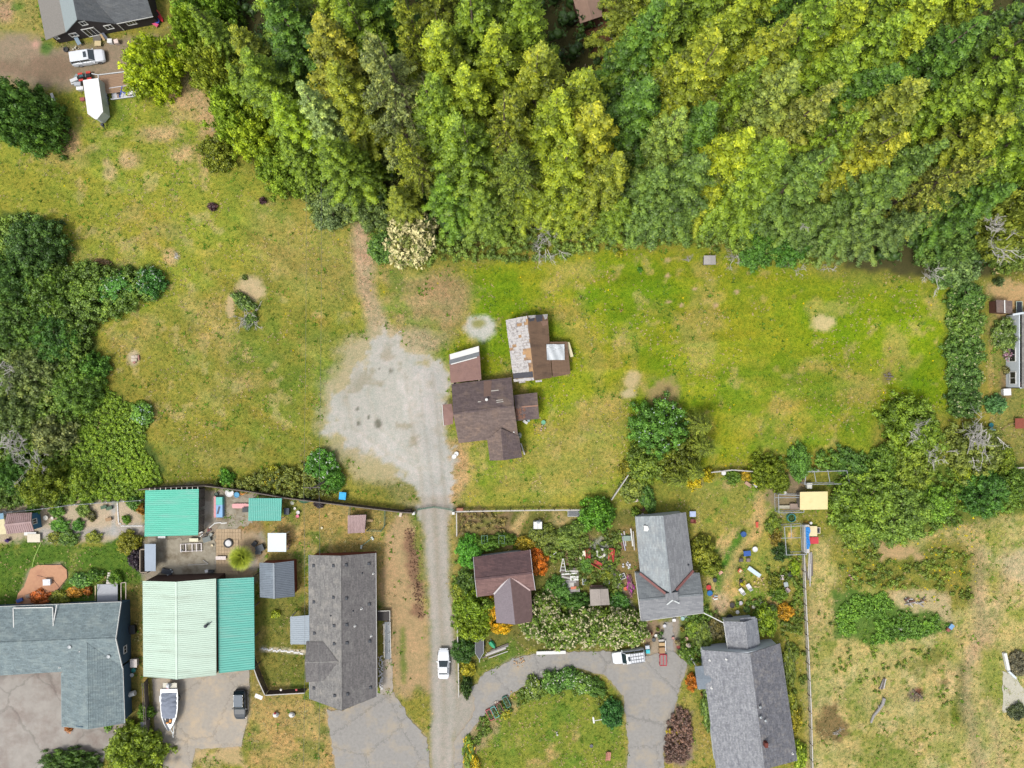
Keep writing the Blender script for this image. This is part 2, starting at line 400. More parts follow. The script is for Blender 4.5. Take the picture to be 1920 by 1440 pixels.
def bush(px, py, h, r, label, col, cat='shrub', kind='M', i=None, name=None, ry=None, rz=None, flowers=None, nfl=120, group=None, zb=0., sz=.13):
    "px, py: photo position of the middle of the crown; h height, r radius (ry: second radius) in metres"
    c = at(px, py, h * .55); i = RND.randrange(3) if i is None else i
    t = thing(name or ('broadleaf_tree' if cat == 'tree' else 'shrub'), label, cat, (c.x, c.y, zb), group=group)
    rz = RND.uniform(0,6.28) if rz is None else rz; ry = ry or r
    sc = (r, ry, h / (.95 if kind in 'SM' else .92))
    link('crown', proto(kind, i), t, (0,0,0),(0,0, rz), sc, col)
    if kind in 'LX': link('trunk', stem_mesh(), t, (0,0,0),(0,0, rz),(r * .9, ry * .9, h * 1.1))
    if flowers:
        key = (kind, i, nfl, flowers, sz)
        if key not in _BMESH:
            p, tr, tl = blossom_mesh(kind, i, nfl, i + 7, sz / max(r, .5))
            _BMESH[key] = tri_mesh('blossoms', p, tr, tl, flower_mat(flowers))
        b = link('blossoms', _BMESH[key], t, (0,0,0),(0,0, rz), sc); b['kind'] = 'stuff'
    return t
def dead_branches(px, py, z, size, label, seed, n=9, name='dead_branches', cat='dead branches', spread=1., material=None, group=None, lean=0.):
    "a dry grey branch that forks several times, one thing"
    rng = random.Random(seed); c = at(px, py, z); m = MB()
    def grow(p, a, el, L, r, d):
        q = p + Vector((math.cos(a) * math.cos(el), math.sin(a) * math.cos(el), math.sin(el))) * L
        mid = (p + q) / 2 + Vector((rng.gauss(0,.10), rng.gauss(0,.10), rng.gauss(0,.06))) * L
        m.tube([p, mid, q], r, 3, r * .5, cap=False)
        if d > 0:
            for _ in range(4):
                grow(p.lerp(mid, .5) if rng.random() < .3 else mid.lerp(q, rng.random()), a + rng.gauss(0,.7), el + rng.gauss(0,.3), L * rng.uniform(.4,.75), r * .6, d - 1)
    for k in range(n):
        a = lean + (rng.uniform(0,6.28) if spread >= 1 else (k / n - .5) * 2 * math.pi * spread) + rng.gauss(0,.2)
        o_ = Vector((rng.gauss(0,.22), rng.gauss(0,.22), max(0.05,0.2 * size * rng.random()))) * (size if spread >= 1 else .3)
        o_.z = max(.05, o_.z / max(size, 1))
        grow(o_, a, rng.uniform(-.05,.5), size * rng.uniform(.2,.5),.016 + .010 * size, 2)
    t = thing(name, label, cat, (c.x, c.y, z if z > .5 else 0.), group=group)
    m.build('branch', material or TWIG, t); return t
def mass(name, poly, label_kind, step, hfun, per, leaf, lobe, col, seed, edge=18, ti=.42, parent=None, material=None, thin=0., ragged=0.):
    "leafy mass over a photo polygon (px at the ground): lobes over a height field"
    rng = np.random.default_rng(seed); P_ = np.array(poly, float)
    x0, y0 = P_.min(0); x1, y1 = P_.max(0); s = step / M_PX()
    gx, gy = np.meshgrid(np.arange(x0, x1, s), np.arange(y0, y1, s)); gx = gx.ravel() + rng.uniform(-.5,.5, gx.size) * s; gy = gy.ravel() + rng.uniform(-.5,.5, gy.size) * s
    sdv = poly_sd(gx, gy, P_); nz = fnoise(gx, gy, 26, seed + 3,3); sdv = sdv + ragged * 2 * (nz - .5); k = (sdv > 0) & (nz > thin); gx, gy, sdv = gx[k], gy[k], sdv[k]
    h = hfun(gx, gy) * np.clip(sdv / edge, .15,1) ** .5
    X = (gx - 960) * M_PX(); Y = (720 - gy) * M_PX()
    c = np.stack([X, Y, h], 1); r = lobe * rng.uniform(.7,1.3, len(c))
    under = rng.random(len(c)) < .8
    c2 = c[under].copy(); c2[:, 2] *= .45
    c = np.concatenate([c, c2]); r = np.concatenate([r, r[under]])
    big = fnoise(c[:, 0], c[:, 1], 3., seed, 3)
    t_ = ti + (big - .5) * .7 + rng.normal(0,.10, len(c))
    rad = np.stack([r, r, r * .75], 1)
    me = tri_mesh(name, *lobes(c, rad, per, leaf, rng, None  , t_, .6,.25,.6), material or LEAF)
    o = link(name, me, parent, color=col); o['kind'] = label_kind; return o
def poly_sd(x, y, P_):
    "signed distance (px, positive inside) to a polygon"
    n = len(P_); inside = np.zeros(len(x), bool); d = np.full(len(x),1e9)
    for i in range(n):
        ax, ay = P_[i]; bx, by = P_[(i + 1) % n]
        c = ((ay > y) != (by > y)) & (x < (bx - ax) * (y - ay) / ((by - ay) if by != ay else 1e-9) + ax); inside ^= c
        dx, dy = bx - ax, by - ay; L2 = dx * dx + dy * dy + 1e-9
        t = np.clip(((x - ax) * dx + (y - ay) * dy) / L2,0,1)
        d = np.minimum(d, np.hypot(x - ax - t * dx, y - ay - t * dy))
    return np.where(inside, d, -d)
# ------------------------------------------------------------------ ground
STEP = .34
_gx = np.concatenate([np.linspace(-900,-92,14)[:-1], np.arange(-92,92.01, STEP), np.linspace(92,900,15)[1:]])
_gy = np.concatenate([np.linspace(-900,-70,14)[:-1], np.arange(-70,72.01, STEP), np.linspace(72,900,15)[1:]])
GX, GY = np.meshgrid(_gx, _gy); NXG, NYG = len(_gx), len(_gy)
GX = GX.ravel(); GY = GY.ravel()
PXG = 960 + GX / M_PX(); PYG = 720 - GY / M_PX()
GC = np.tile(np.array(C(146,143,58)),(len(GX),1)); GRASS = np.ones(len(GX))
_w1 = (fnoise(GX, GY, 3.0,1) - .5); _w2 = (fnoise(GX, GY, 1.1,2) - .5)
def pblend(mask, col, grass):
    k = mask > .002; m = mask[k][:, None]
    GC[k] = GC[k] * (1 - m) + np.array(C(*col)) * m
    if grass is not None: GRASS[k] = GRASS[k] * (1 - mask[k]) + grass * mask[k]
def poly(pts, col, soft=8, a=1., grass=None, wob=18):
    P_ = np.array(pts, float); e = soft + wob + 4
    k = np.where((PXG > P_[:, 0].min() - e) & (PXG < P_[:, 0].max() + e) & (PYG > P_[:, 1].min() - e) & (PYG < P_[:, 1].max() + e))[0]
    if not len(k): return
    s = poly_sd(PXG[k], PYG[k], P_) + wob * 2 * (_w1[k] + .6 * _w2[k])
    f = np.clip((s + soft) / (2 * soft),0,1); f = f * f * (3 - 2 * f)
    m = np.zeros(len(PXG)); m[k] = f * a; pblend(m, col, grass)
def blob(cx, cy, rx, ry, col, a=1., soft=.5, grass=None, wob=.9):
    k = np.where((abs(PXG - cx) < rx * 2.2) & (abs(PYG - cy) < ry * 2.2))[0]
    if not len(k): return
    d = np.hypot((PXG[k] - cx) / rx, (PYG[k] - cy) / ry) + wob * (_w1[k] + .7 * _w2[k])
    f = np.clip((1 + soft - d) / (2 * soft),0,1); f = f * f * (3 - 2 * f)
    m = np.zeros(len(PXG)); m[k] = f * a; pblend(m, col, grass)
def path(pts, wpx, col, a=1., soft=4, grass=None, wob=6):
    P_ = np.array(pts, float)
    k = np.where((PXG > P_[:, 0].min() - 40) & (PXG < P_[:, 0].max() + 40) & (PYG > P_[:, 1].min() - 40) & (PYG < P_[:, 1].max() + 40))[0]
    d = np.full(len(k),1e9); x = PXG[k]; y = PYG[k]
    for (ax, ay),(bx, by) in zip(P_[:-1], P_[1:]):
        dx, dy = bx - ax, by - ay; t = np.clip(((x - ax) * dx + (y - ay) * dy) / (dx * dx + dy * dy + 1e-9),0,1)
        d = np.minimum(d, np.hypot(x - ax - t * dx, y - ay - t * dy))
    s = wpx / 2 - d + wob * 2 * (_w1[k] + .6 * _w2[k]); f = np.clip((s + soft) / (2 * soft),0,1)
    m = np.zeros(len(PXG)); m[k] = f * a; pblend(m, col, grass)
def mottle(pts, col, scale, thr, soft=.08, a=.8, seed=3, grass=None):
    "patches of another plant colour inside a polygon"
    P_ = np.array(pts, float); s = poly_sd(PXG, PYG, P_)
    n = fnoise(GX, GY, scale, seed); m = np.clip((n - thr) / soft, 0,1) * np.clip(s / 25,0,1) * a
    pblend(m, col, grass)

FULL = [(-400,-400),(2400,-400),(2400,1900),(-400,1900)]
# west meadow
WEST = [(-60,190),(330,150),(420,290),(500,340),(570,420),(700,430),(715,560),(690,650),(640,740),(605,860),(420,905),(290,890),(-60,900)]
poly(WEST, (150,153,54),20)
poly([(180,640),(330,560),(470,500),(640,480),(690,600),(640,700),(600,860),(420,905),(300,890),(250,800),(180,720)], (146,142,56),30)
mottle(WEST, (172,160,88),6,.57,.14,.65,5)
mottle(WEST, (112,134,44),8,.57,.12,.7,9)
mottle(WEST, (186,168,104),2.2,.64,.08,.6,15)
poly([(470,380),(690,430),(700,560),(560,560),(470,470)], (168,156,80),40,.6)
poly([(580,640),(640,600),(660,680),(600,780)], (116,140,42),20,.6)
poly([(230,860),(420,800),(600,800),(600,870),(400,905),(290,895)], (122,126,44),25,.5)
for x, y, rx, ry in ((130,262,20,24),(207,322,13,18),(200,305,9,9),(320,480,14,14),(350,175,30,40),(395,210,25,40),(240,300,18,14),(300,250,40,16),(345,290,26,18),(390,300,20,22),(120,240,12,10)): blob(x, y, rx, ry, (208,172,124),.75)
# open east field
EAST = [(700,500),(860,505),(1100,470),(1290,460),(1500,500),(1600,540),(1790,540),(1780,760),(1650,780),(1640,850),(1400,870),(1180,900),(1110,945),(860,948),(840,850),(835,690),(710,620)]
poly(EAST, (146,155,36),14)
poly([(1480,545),(1790,540),(1780,770),(1640,780),(1500,700)], (124,152,18),50,.8)
poly([(840,840),(930,870),(1090,760),(1180,720),(1170,880),(1110,940),(850,945)], (166,154,78),30,.7)
poly([(1340,680),(1640,690),(1640,850),(1400,860)], (166,158,62),40,.7)
mottle(EAST, (178,164,84),6,.57,.12,.65,21)
mottle(EAST, (108,142,18),7,.56,.12,.7,25)
mottle(EAST, (190,168,100),2.2,.66,.08,.5,27)
poly([(1010,570),(1090,560),(1150,690),(1120,740),(1075,640)], (176,158,84),16,.5)
poly([(705,500),(740,620),(840,640),(870,600),(880,540),(850,520)], (176,152,104),22,.75)
mottle([(705,480),(640,660),(840,690),(890,560),(850,510)], (120,138,52),3,.56,.1,.8,31)
path([(676,425),(684,520),(700,590),(725,650)], 34,(190,164,128),.85,9)
blob(830,560,50,45,(184,156,112),.6); blob(760,640,70,22,(186,160,128),.8)
for x, y, rx, ry, c in ((1186,712,16,20,(206,186,136)),(1180,738,13,9,(200,186,140)),(1243,738,28,32,(170,150,100)),(1541,605,22,16,(214,196,140)),(470,545,24,26,(206,184,140)),(432,575,8,22,(200,176,130)),(1664,706,10,14,(140,132,70)),(900,612,26,22,(206,204,192)),(1252,488,6,5,(196,172,120)),(250,672,12,14,(190,176,140)),(1254,566,6,4,(200,170,130)),(1277,572,4,4,(200,170,130)),(1303,542,4,4,(200,170,130)),(1342,572,4,4,(200,170,130)),(1382,547,4,4,(200,170,130)),(1252,517,4,4,(200,170,130))):
    blob(x, y, rx, ry, c, .95,.35,0)
blob(898,606,13,9,(150,150,80),.9)
# gravel yard surroundings and lane verges
poly([(650,640),(720,610),(800,650),(840,690),(842,960),(770,950),(700,900),(630,860),(600,800),(605,720)], (184,172,136),18,.9,.15)
poly([(640,860),(790,860),(800,950),(660,900)], (180,168,124),12,.8,.2)
poly([(665,905),(780,900),(800,945),(690,935)], (130,132,58),8,.8,1)
poly([(835,820),(880,830),(880,900),(850,948),(838,948)], (196,160,110),12,.8)
# top-left yard
poly([(-20,55),(60,60),(80,95),(130,85),(215,75),(310,60),(310,110),(215,150),(130,165),(60,175),(-20,140)], (158,140,116),12,.95,.1)
poly([(-20,110),(60,112),(130,110),(140,135),(100,160),(20,145)], (140,118,96),14,.8,0)
poly([(-20,-20),(60,-20),(75,55),(-20,60)], (158,150,78),14)
blob(5,18,25,22,(186,150,118),.8); blob(33,12,14,9,(92,130,44),.8); blob(87,90,12,14,(96,128,56),.9); blob(66,82,9,9,(206,164,140),.9)
poly([(285,0),(320,0),(320,120),(300,110)], (150,140,66),8,.8)
# forest floor
poly([(330,-300),(2300,-300),(2300,480),(1800,520),(1600,500),(1500,470),(1300,430),(1000,430),(840,470),(740,440),(640,400),(500,330),(440,250),(360,100)], (84,82,48),14,1,0)
poly([(1060,-60),(1160,-60),(1180,120),(1120,130),(1090,60)], (124,84,62),12,.9,0)
# left thicket floor
poly([(-60,410),(60,405),(110,450),(130,500),(300,500),(300,555),(190,600),(175,660),(190,720),(250,760),(285,760),(275,830),(310,890),(270,950),(-60,960)], (86,104,44),8,1,.5)
# lots south of the fence
poly([(-60,950),(270,935),(270,1020),(-60,1022)], (198,180,150),6,1,0)
path([(80,1000),(160,1000),(210,995),(275,990)], 18,(184,178,168),.9,5); path([(212,945),(212,1000)], 9,(186,184,176),.9,3)
poly([(-60,1020),(268,1016),(268,1140),(-60,1140)], (92,122,40),6,1,1); mottle([(-60,1018),(268,1014),(268,1140),(-60,1140)], (140,146,66),3,.57,.1,.6,33)
poly([(240,1100),(275,1095),(280,1400),(240,1380)], (128,116,60),6,.9,1)
poly([(270,915),(392,908),(480,920),(500,1000),(500,1090),(270,1090)], (162,150,130),6,1,0)
poly([(418,985),(480,975),(500,1040),(480,1080),(400,1080),(405,1000)], (190,164,128),8,.9,0)
mottle([(270,915),(500,915),(500,1090),(270,1090)], (190,184,170),2.4,.56,.1,.7,35)
poly([(415,960),(505,955),(505,1010),(480,1000),(420,985)], (150,120,62),8,.8,.7)
poly([(500,925),(780,958),(800,1060),(812,1300),(740,1300),(700,1040),(570,1040),(570,1310),(640,1340),(630,1440),(470,1440),(480,1130),(500,1040)], (162,144,78),8,1,1)
mottle([(480,925),(800,955),(812,1440),(470,1440)], (106,128,46),3.4,.54,.10,.85,37); mottle([(480,925),(800,955),(812,1440),(470,1440)], (190,166,104),2.6,.60,.10,.65,39)
poly([(740,965),(775,965),(800,1100),(808,1290),(760,1310),(735,1290),(712,1080)], (184,156,114),10,.9,.3)
poly([(765,1000),(785,1010),(798,1100),(790,1160),(775,1150),(768,1080)], (140,108,84),8,.9,0)
poly([(775,965),(792,965),(806,1120),(798,1130),(788,1040)], (128,134,56),6,.8,1)
path([(755,1180),(757,1280)], 7,(104,128,44),.8,4)
poly([(470,1320),(630,1330),(640,1440),(460,1440)], (184,156,92),12,.8,1); mottle([(450,1310),(630,1330),(640,1440),(440,1440)], (124,130,56),2.6,.54,.10,.8,41)
poly([(360,1405),(450,1395),(460,1440),(360,1440)], (196,170,122),8,.9,.2)
poly([(488,1050),(560,1110),(575,1290),(500,1280),(484,1180)], (112,120,46),10,.8,1)
path([(492,1217),(570,1223)], 7,(226,214,186),.95,2,0,2)
# lot east of the lane
poly([(846,956),(862,958),(862,1180),(850,1180)], (168,150,88),6,.8,1)
poly([(858,956),(1190,955),(1200,1165),(1150,1220),(1000,1222),(890,1260),(862,1250)], (120,118,56),8,1,.6)
poly([(862,962),(960,962),(948,1000),(862,1002)], (142,120,84),6,.95,.2); mottle([(862,960),(960,960),(950,1002),(862,1002)], (132,140,60),.9,.52,.08,.9,43)
path([(985,962),(968,990),(955,1020)], 14,(204,174,116),.9,4); poly([(1040,962),(1080,962),(1075,985),(1040,975)], (190,166,110),6,.8)
poly([(1045,1015),(1110,1000),(1120,1025),(1060,1040)], (172,140,100),8,.8)
path([(1140,1060),(1165,1100),(1185,1150)], 12,(178,176,168),.95,3); blob(1124,1040,26,26,(166,166,150),.95,.3)
poly([(1158,990),(1196,980),(1205,1090),(1175,1130),(1160,1060)], (156,130,82),8,.8)
poly([(880,1240),(960,1205),(1000,1225),(900,1265)], (110,128,48),8,.9,1)
# east yard
poly([(1290,885),(1420,880),(1500,960),(1505,1150),(1430,1160),(1330,1160),(1310,1060)], (152,150,66),8,1,1)
mottle([(1290,885),(1500,890),(1510,1160),(1310,1160)], (204,174,112),2.6,.58,.1,.8,45); mottle([(1290,885),(1500,890),(1510,1160),(1310,1160)], (112,144,46),2.4,.58,.1,.8,47)
poly([(1390,1000),(1400,1020),(1372,1060),(1352,1110),(1345,1090),(1345,1050),(1370,1015)], (74,124,34),8,.9,1)
path([(1424,930),(1430,975),(1415,1005),(1385,1035),(1365,1080),(1362,1130)], 15,(196,166,104),.8,6)
blob(1350,1128,15,20,(208,178,136),.9); poly([(1440,900),(1500,880),(1500,960),(1450,958)], (150,132,104),6,.9,0)
poly([(1310,1150),(1420,1150),(1420,1170),(1320,1215),(1290,1240),(1250,1230),(1240,1160)], (104,118,52),6,.9,.4); path([(1268,1165),(1258,1230)], 20,(172,158,146),.9,4,0)
poly([(1205,1165),(1250,1165),(1245,1230),(1215,1230)], (164,138,112),5,.9,0)
# front lawn inside the drive loop
LOOP = [(905,1345),(960,1305),(1040,1262),(1085,1255),(1135,1275),(1165,1310),(1172,1380),(1172,1450),(860,1450),(870,1385)]
poly(LOOP, (130,139,50),8,1,1); mottle(LOOP, (106,134,44),4,.53,.1,.8,49); mottle(LOOP, (188,162,100),3,.62,.1,.8,51)
poly([(870,1380),(905,1345),(960,1305),(970,1320),(920,1380),(880,1440)], (176,150,110),8,.7)
poly([(1282,1290),(1312,1300),(1345,1440),(1240,1440),(1260,1340)], (160,150,72),8,1,1)
poly([(1268,1320),(1296,1340),(1295,1420),(1240,1440),(1245,1370)], (146,128,108),6,.95,.2)
# big dry field in the south-east
SEF = [(1508,1040),(1560,1010),(1700,1010),(1790,960),(2000,960),(2000,1500),(1515,1500)]
poly(SEF, (184,170,102),12,1,1); mottle(SEF, (142,148,66),6,.52,.14,.8,53); mottle(SEF, (204,184,124),3,.58,.1,.7,55); mottle(SEF, (120,138,50),1.0,.60,.08,.75,57); mottle([(1510,1040),(1960,960),(1960,1260),(1515,1260)], (148,152,62),4,.50,.12,.55,58)
poly([(1560,1015),(1700,1020),(1800,1010),(1835,1050),(1830,1130),(1780,1150),(1680,1110),(1570,1110)], (134,132,52),14,.9,1)
poly([(1640,1018),(1730,1020),(1728,1048),(1640,1046)], (196,164,118),6,.9,.2)
poly([(1565,1115),(1650,1110),(1680,1140),(1765,1140),(1780,1180),(1690,1200),(1620,1205),(1572,1195)], (84,118,44),5,.9,.6); poly([(1670,1110),(1720,1108),(1770,1120),(1775,1155),(1730,1140),(1690,1135)], (198,178,132),8,.85,.3)
poly([(1690,1240),(1780,1215),(1782,1235),(1725,1250),(1720,1268),(1700,1262)], (130,132,58),6,.8,1)
path([(1806,1250),(1802,1300),(1795,1345)], 16,(106,118,36),.9,4,1); blob(1795,1340,17,32,(112,120,38),.9); blob(1770,1350,12,22,(124,128,54),.7)
poly([(1538,1320),(1565,1320),(1590,1375),(1570,1390),(1535,1380)], (130,110,70),6,.9,.6)
blob(1718,1303,16,13,(126,110,92),.85); blob(1724,1296,8,8,(110,58,44),.8); blob(1772,1280,7,7,(96,84,46),.7)
path([(1835,1040),(1838,1200),(1810,1260),(1815,1330),(1840,1440)], 26,(170,148,112),.6,10); path([(1900,1040),(1860,1180),(1850,1300),(1880,1440)], 18,(186,158,118),.5,10)
poly([(1845,1220),(1875,1215),(1880,1300),(1860,1330),(1845,1300)], (140,146,58),8,.8,1)
poly([(1860,1035),(1960,1030),(1960,1120),(1890,1080)], (190,172,136),10,.6,.5)
# green corner by the trees on the east side
poly([(1560,870),(1960,860),(1960,960),(1800,985),(1700,1010),(1570,1000)], (104,120,44),14,.95,1)
poly([(1852,530),(1960,530),(1960,860),(1860,860)], (140,138,66),6,1,1); poly([(1855,535),(1960,525),(1960,600),(1870,590)], (206,172,118),8,.95,.4)
path([(1862,610),(1858,700),(1860,800)], 8,(180,156,90),.8,4)
poly([(1880,700),(1905,700),(1895,740),(1865,740)], (150,120,92),6,.8,.2)

# bare ground under the paved sheets
GYD = [(652,700),(688,664),(712,640),(742,628),(770,660),(800,668),(828,692),(833,800),(840,948),(790,948),(776,908),(738,880),(690,856),(650,846),(616,806),(624,758)]
poly(GYD, (190,187,174),7,1,0,34); poly([(770,680),(826,694),(832,840),(838,945),(800,945),(790,820)], (188,186,178),10,.8,0,8); mottle(GYD, (162,154,128),2.2,.56,.10,.7,111,0); mottle(GYD, (212,206,196),4,.55,.12,.6,113,0)
poly([(790,930),(838,930),(840,1010),(843,1100),(852,1200),(860,1300),(874,1330),(852,1380),(852,1450),(808,1450),(809,1280),(806,1180),(802,1080),(798,1000)], (172,165,150),6,1,0,5)
poly([(852,1300),(896,1296),(905,1325),(880,1360),(858,1440),(848,1400)], (172,165,150),6,1,0,4)
for d_ in (0,24): path([(772 + d_, 690),(784 + d_, 800),(800 + d_ * .8,900),(804 + d_, 960),(810 + d_, 1080),(818 + d_, 1200),(822 + d_, 1330),(818 + d_, 1440)], 8,(192,186,174),.5,5,0,3)
for d_ in (12,38,-12): path([(772 + d_, 700),(784 + d_, 800),(800 + d_ * .8,900),(803 + d_, 960),(809 + d_, 1080),(817 + d_, 1200),(821 + d_, 1330)], 4,(158,146,120),.35,3,0,3)
path([(668,690),(650,740),(660,800),(730,850),(790,880)], 5,(182,174,154),.6,3,0,4); path([(700,690),(690,740),(710,800),(760,840),(800,880)], 5,(182,174,154),.5,3,0,4)
for x, y, rx, ry in ((709,793,6,9),(670,767,3,3),(691,783,3,3),(672,794,3,3),(733,695,3,5),(712,690,2,2)): blob(x, y, rx, ry, (110,108,92),.85,.4,0)
for pts in ([(612,1330),(640,1334),(706,1300),(738,1300),(762,1340),(800,1385),(808,1450),(630,1450)], [(852,1450),(853,1385),(882,1350),(892,1325),(884,1290),(910,1262),(960,1236),(1000,1226),(1090,1222),(1215,1228),(1240,1166),(1262,1166),(1262,1222),(1290,1245),(1276,1285),(1266,1328),(1250,1365),(1243,1450),(1176,1450),(1178,1385),(1168,1305),(1138,1268),(1082,1252),(1040,1258),(990,1282),(940,1312),(900,1348),(872,1385),(866,1450)], [(286,1272),(468,1256),(466,1340),(452,1400),(366,1404),(358,1450),(308,1450),(290,1380)], [(-80,1255),(240,1252),(240,1372),(205,1400),(182,1450),(-80,1450)], [(28,1134),(58,1067),(115,1056),(128,1075),(112,1102),(92,1120)]): poly(pts, (176,160,136),6,1,0,4)

# faint mowing and wheel streaks in the two fields
for P_, ang in ((EAST, .06),(WEST, -.5)):
    m_ = np.clip(poly_sd(PXG, PYG, np.array(P_, float)) / 20,0,1) * GRASS; u_ = GX * math.cos(ang) + GY * math.sin(ang); v_ = GY * math.cos(ang) - GX * math.sin(ang)
    st_ = (fnoise(u_ / 14, v_, 1.1,121,3) - .5) * m_; GC *= (1 + .34 * st_)[:, None]; GC[:, 0] *= 1 - .16 * st_
# ragged lumps so that the sheet is not a plane
GZ = -.10 + .09 * fnoise(GX, GY, 2.2,61) ; GZ = np.minimum(GZ, -.012)
_lum = .84 + .32 * fnoise(GX, GY, 9., 63,5); _hue = (fnoise(GX, GY, 4., 65,4) - .5) * .30
GC = GC * (1 + (_lum - 1) * (.4 + .6 * GRASS))[:, None]; _hue = _hue * (.12 + .88 * GRASS); GC[:, 0] *= 1 + _hue; GC[:, 2] *= 1 + _hue * .5
_ij = np.arange(NXG * NYG).reshape(NYG, NXG)
_q = np.stack([_ij[:-1, :-1], _ij[:-1,1:], _ij[1:, 1:], _ij[1:, :-1]], -1).reshape(-1,4)
GROUND_MAT = attr_material('ground_cover')
ground = link('ground', color_mesh('ground', np.stack([GX, GY, GZ], 1), _q, GC, GROUND_MAT, GRASS)); ground['kind'] = 'structure'

def sheet(name, pts, m, z=.012, jit=.14, seg=.5):
    "flat paved area with an uneven worn edge (photo px at the ground)"
    P_ = [at(*p) for p in pts]; out = []; rng = random.Random(len(pts) * 7 + int(pts[0][0]))
    for a, b in zip(P_, P_[1:] + P_[:1]):
        n = max(1, int((b - a).length / seg))
        for k in range(n):
            q = a + (b - a) * k / n
            out.append(Vector((q.x + rng.gauss(0, jit), q.y + rng.gauss(0, jit), z)))
    tr = geometry.tessellate_polygon([out]); me = bpy.data.meshes.new(name)
    me.from_pydata(out, [], [tuple(t) for t in tr]); me.update()
    if me.polygons and me.polygons[0].normal.z < 0: me.flip_normals()
    me.materials.append(m); o = link(name, me); o['kind'] = 'structure'; return o
ASPH = mat('worn_asphalt', C(162,159,154),.95,.12,2.2,.3,40, col2=C(182,170,150), amt2=.4, s2=.3, cracks=.11)
CONC = mat('stained_concrete', C(176,168,156),.9,.10,2,.2,30, col2=C(200,182,156), amt2=.5, s2=.35, cracks=.13)
BCONC = mat('mottled_concrete', C(172,166,158),.9,.14,.6,.2,30, col2=C(146,132,124), amt2=.5, s2=.14, cracks=.08)
sheet('asphalt_apron', [(612,1330),(640,1334),(706,1300),(738,1300),(762,1340),(800,1385),(808,1450),(630,1450),(620,1380)], ASPH, .014,.12)
sheet('asphalt_drive', [(852,1450),(853,1385),(882,1350),(892,1325),(884,1290),(910,1262),(960,1236),(1000,1226),(1090,1222),(1150,1222),(1215,1228),(1240,1222),(1245,1166),(1262,1166),(1262,1222),(1290,1245),(1276,1285),(1266,1328),(1250,1365),(1243,1450),(1176,1450),(1178,1385),(1168,1305),(1138,1268),(1082,1252),(1040,1258),(990,1282),(940,1312),(900,1348),(872,1385),(866,1450)], ASPH, .024,.10)
sheet('concrete_pad', [(286,1272),(468,1256),(466,1340),(452,1400),(366,1404),(358,1450),(308,1450),(300,1390),(290,1380)], CONC, .014,.06)
sheet('concrete_driveway', [(-80,1255),(118,1252),(118,1358),(236,1352),(240,1372),(205,1400),(182,1450),(-80,1450)], BCONC, .014,.08)
PATIO_M = mat('terracotta_deck', C(212,160,124),.8,.06,2, col2=C(190,136,108), amt2=.4, s2=.3)
dk = [(58,1067),(73,1059),(115,1058),(126,1068),(127,1083),(112,1102),(92,1118),(50,1135),(30,1134),(35,1112),(46,1100)]
sheet('concrete_yard', [(276,1008),(330,1012),(410,1000),(418,960),(392,925),(500,938),(470,985),(425,992),(405,1010),(404,1078),(300,1078),(280,1060)], mat('old_concrete', C(172,164,146),.95,.15,1.5,.3,20, col2=C(132,120,100), amt2=.5, s2=.5),.008,.2)
# path of pale slabs in the yard by the round fire ring: each slab a piece
SLAB = MB().box((0,0,0),(1,1,.05)).mesh('paving_slab', mat('paving', C(196,172,140),.9,.14,1.3))
pv = thing('paved_terrace', 'terrace of square tan paving slabs around the ringed white fire pit', 'terrace', at(430,1030))
for i in range(9):
    for j in range(13):
        px, py = 408 + i * 5.2,995 + j * 6.6
        if px > 446 and py > 1010 or px > 452: continue
        q = at(px, py); link('paving_slab', SLAB, pv, (q.x - pv.location.x, q.y - pv.location.y, .012 + RND.uniform(0,.02)),(0,0, RND.gauss(0,.02)),(.41,.52,1))

# loose grass tufts, weeds and flowers (nobody could count them)
def tufts(name, n, seed, size, cond, bright=(.85,1.35), colfun=None, tall=1.):
    rng = np.random.default_rng(seed); x = rng.uniform(-84,84, n * 6); y = rng.uniform(-64,64, n * 6)
    ix = np.clip(np.searchsorted(_gx, x),0, NXG - 1); iy = np.clip(np.searchsorted(_gy, y),0, NYG - 1); gi = iy * NXG + ix
    k = cond(gi, x, y, rng) & (np.arange(len(x)) < n * (6 if size == .27 else 3)); x, y, gi = x[k][:n], y[k][:n], gi[k][:n]; m = len(x)
    a = rng.random(m) * 6.283; s = size * rng.uniform(.5,1.4, m); h = s * rng.uniform(.3,.8, m) * tall
    base = np.stack([x, y, GZ[gi]], 1); co = []
    for k_ in range(3):
        aa = a + k_ * 2.1; t = np.stack([np.cos(aa), np.sin(aa),0 * aa], 1); sd_ = np.stack([-np.sin(aa), np.cos(aa),0 * aa], 1)
        co += [base - sd_ * (s * .25)[:, None], base + sd_ * (s * .25)[:, None], base + t * (s * .7)[:, None] + np.array([0,0,1]) * h[:, None]]
    co = np.stack(co, 1).reshape(-1,3); tr = np.arange(len(co)).reshape(-1,3)
    col = GC[gi] * rng.uniform(*bright, m)[:, None] if colfun is None else colfun(m, rng)
    o = link(name, color_mesh(name, co, tr, np.repeat(col, 9,0), TUFT_MAT)); o['kind'] = 'stuff'; return o
TUFT_MAT = attr_material('grass_blades', .9,0,.1)
tufts('grass', 60000,71,.24, lambda g, x, y, r: (GRASS[g] > .55) & (r.random(len(g)) < .85))
tufts('dry_grass', 14000,73,.26, lambda g, x, y, r: (GRASS[g] > .3) & (fnoise(x, y, 3.5,75) > .52),(1.0,1.5), lambda m, r: np.array(C(206,182,124)) * r.uniform(.6,1.15, m)[:, None])
def ingreen(*P_):
    def f(g, x, y, r):
        px, py = 960 + x / M_PX(),720 - y / M_PX(); k = np.zeros(len(x), bool)
        for q, p in P_: k |= (poly_sd(px, py, np.array(q, float)) > 0) & (r.random(len(x)) < p)
        return k & (fnoise(x, y, 2.5,77) > .46) & (GRASS[g] > .3)
    return f
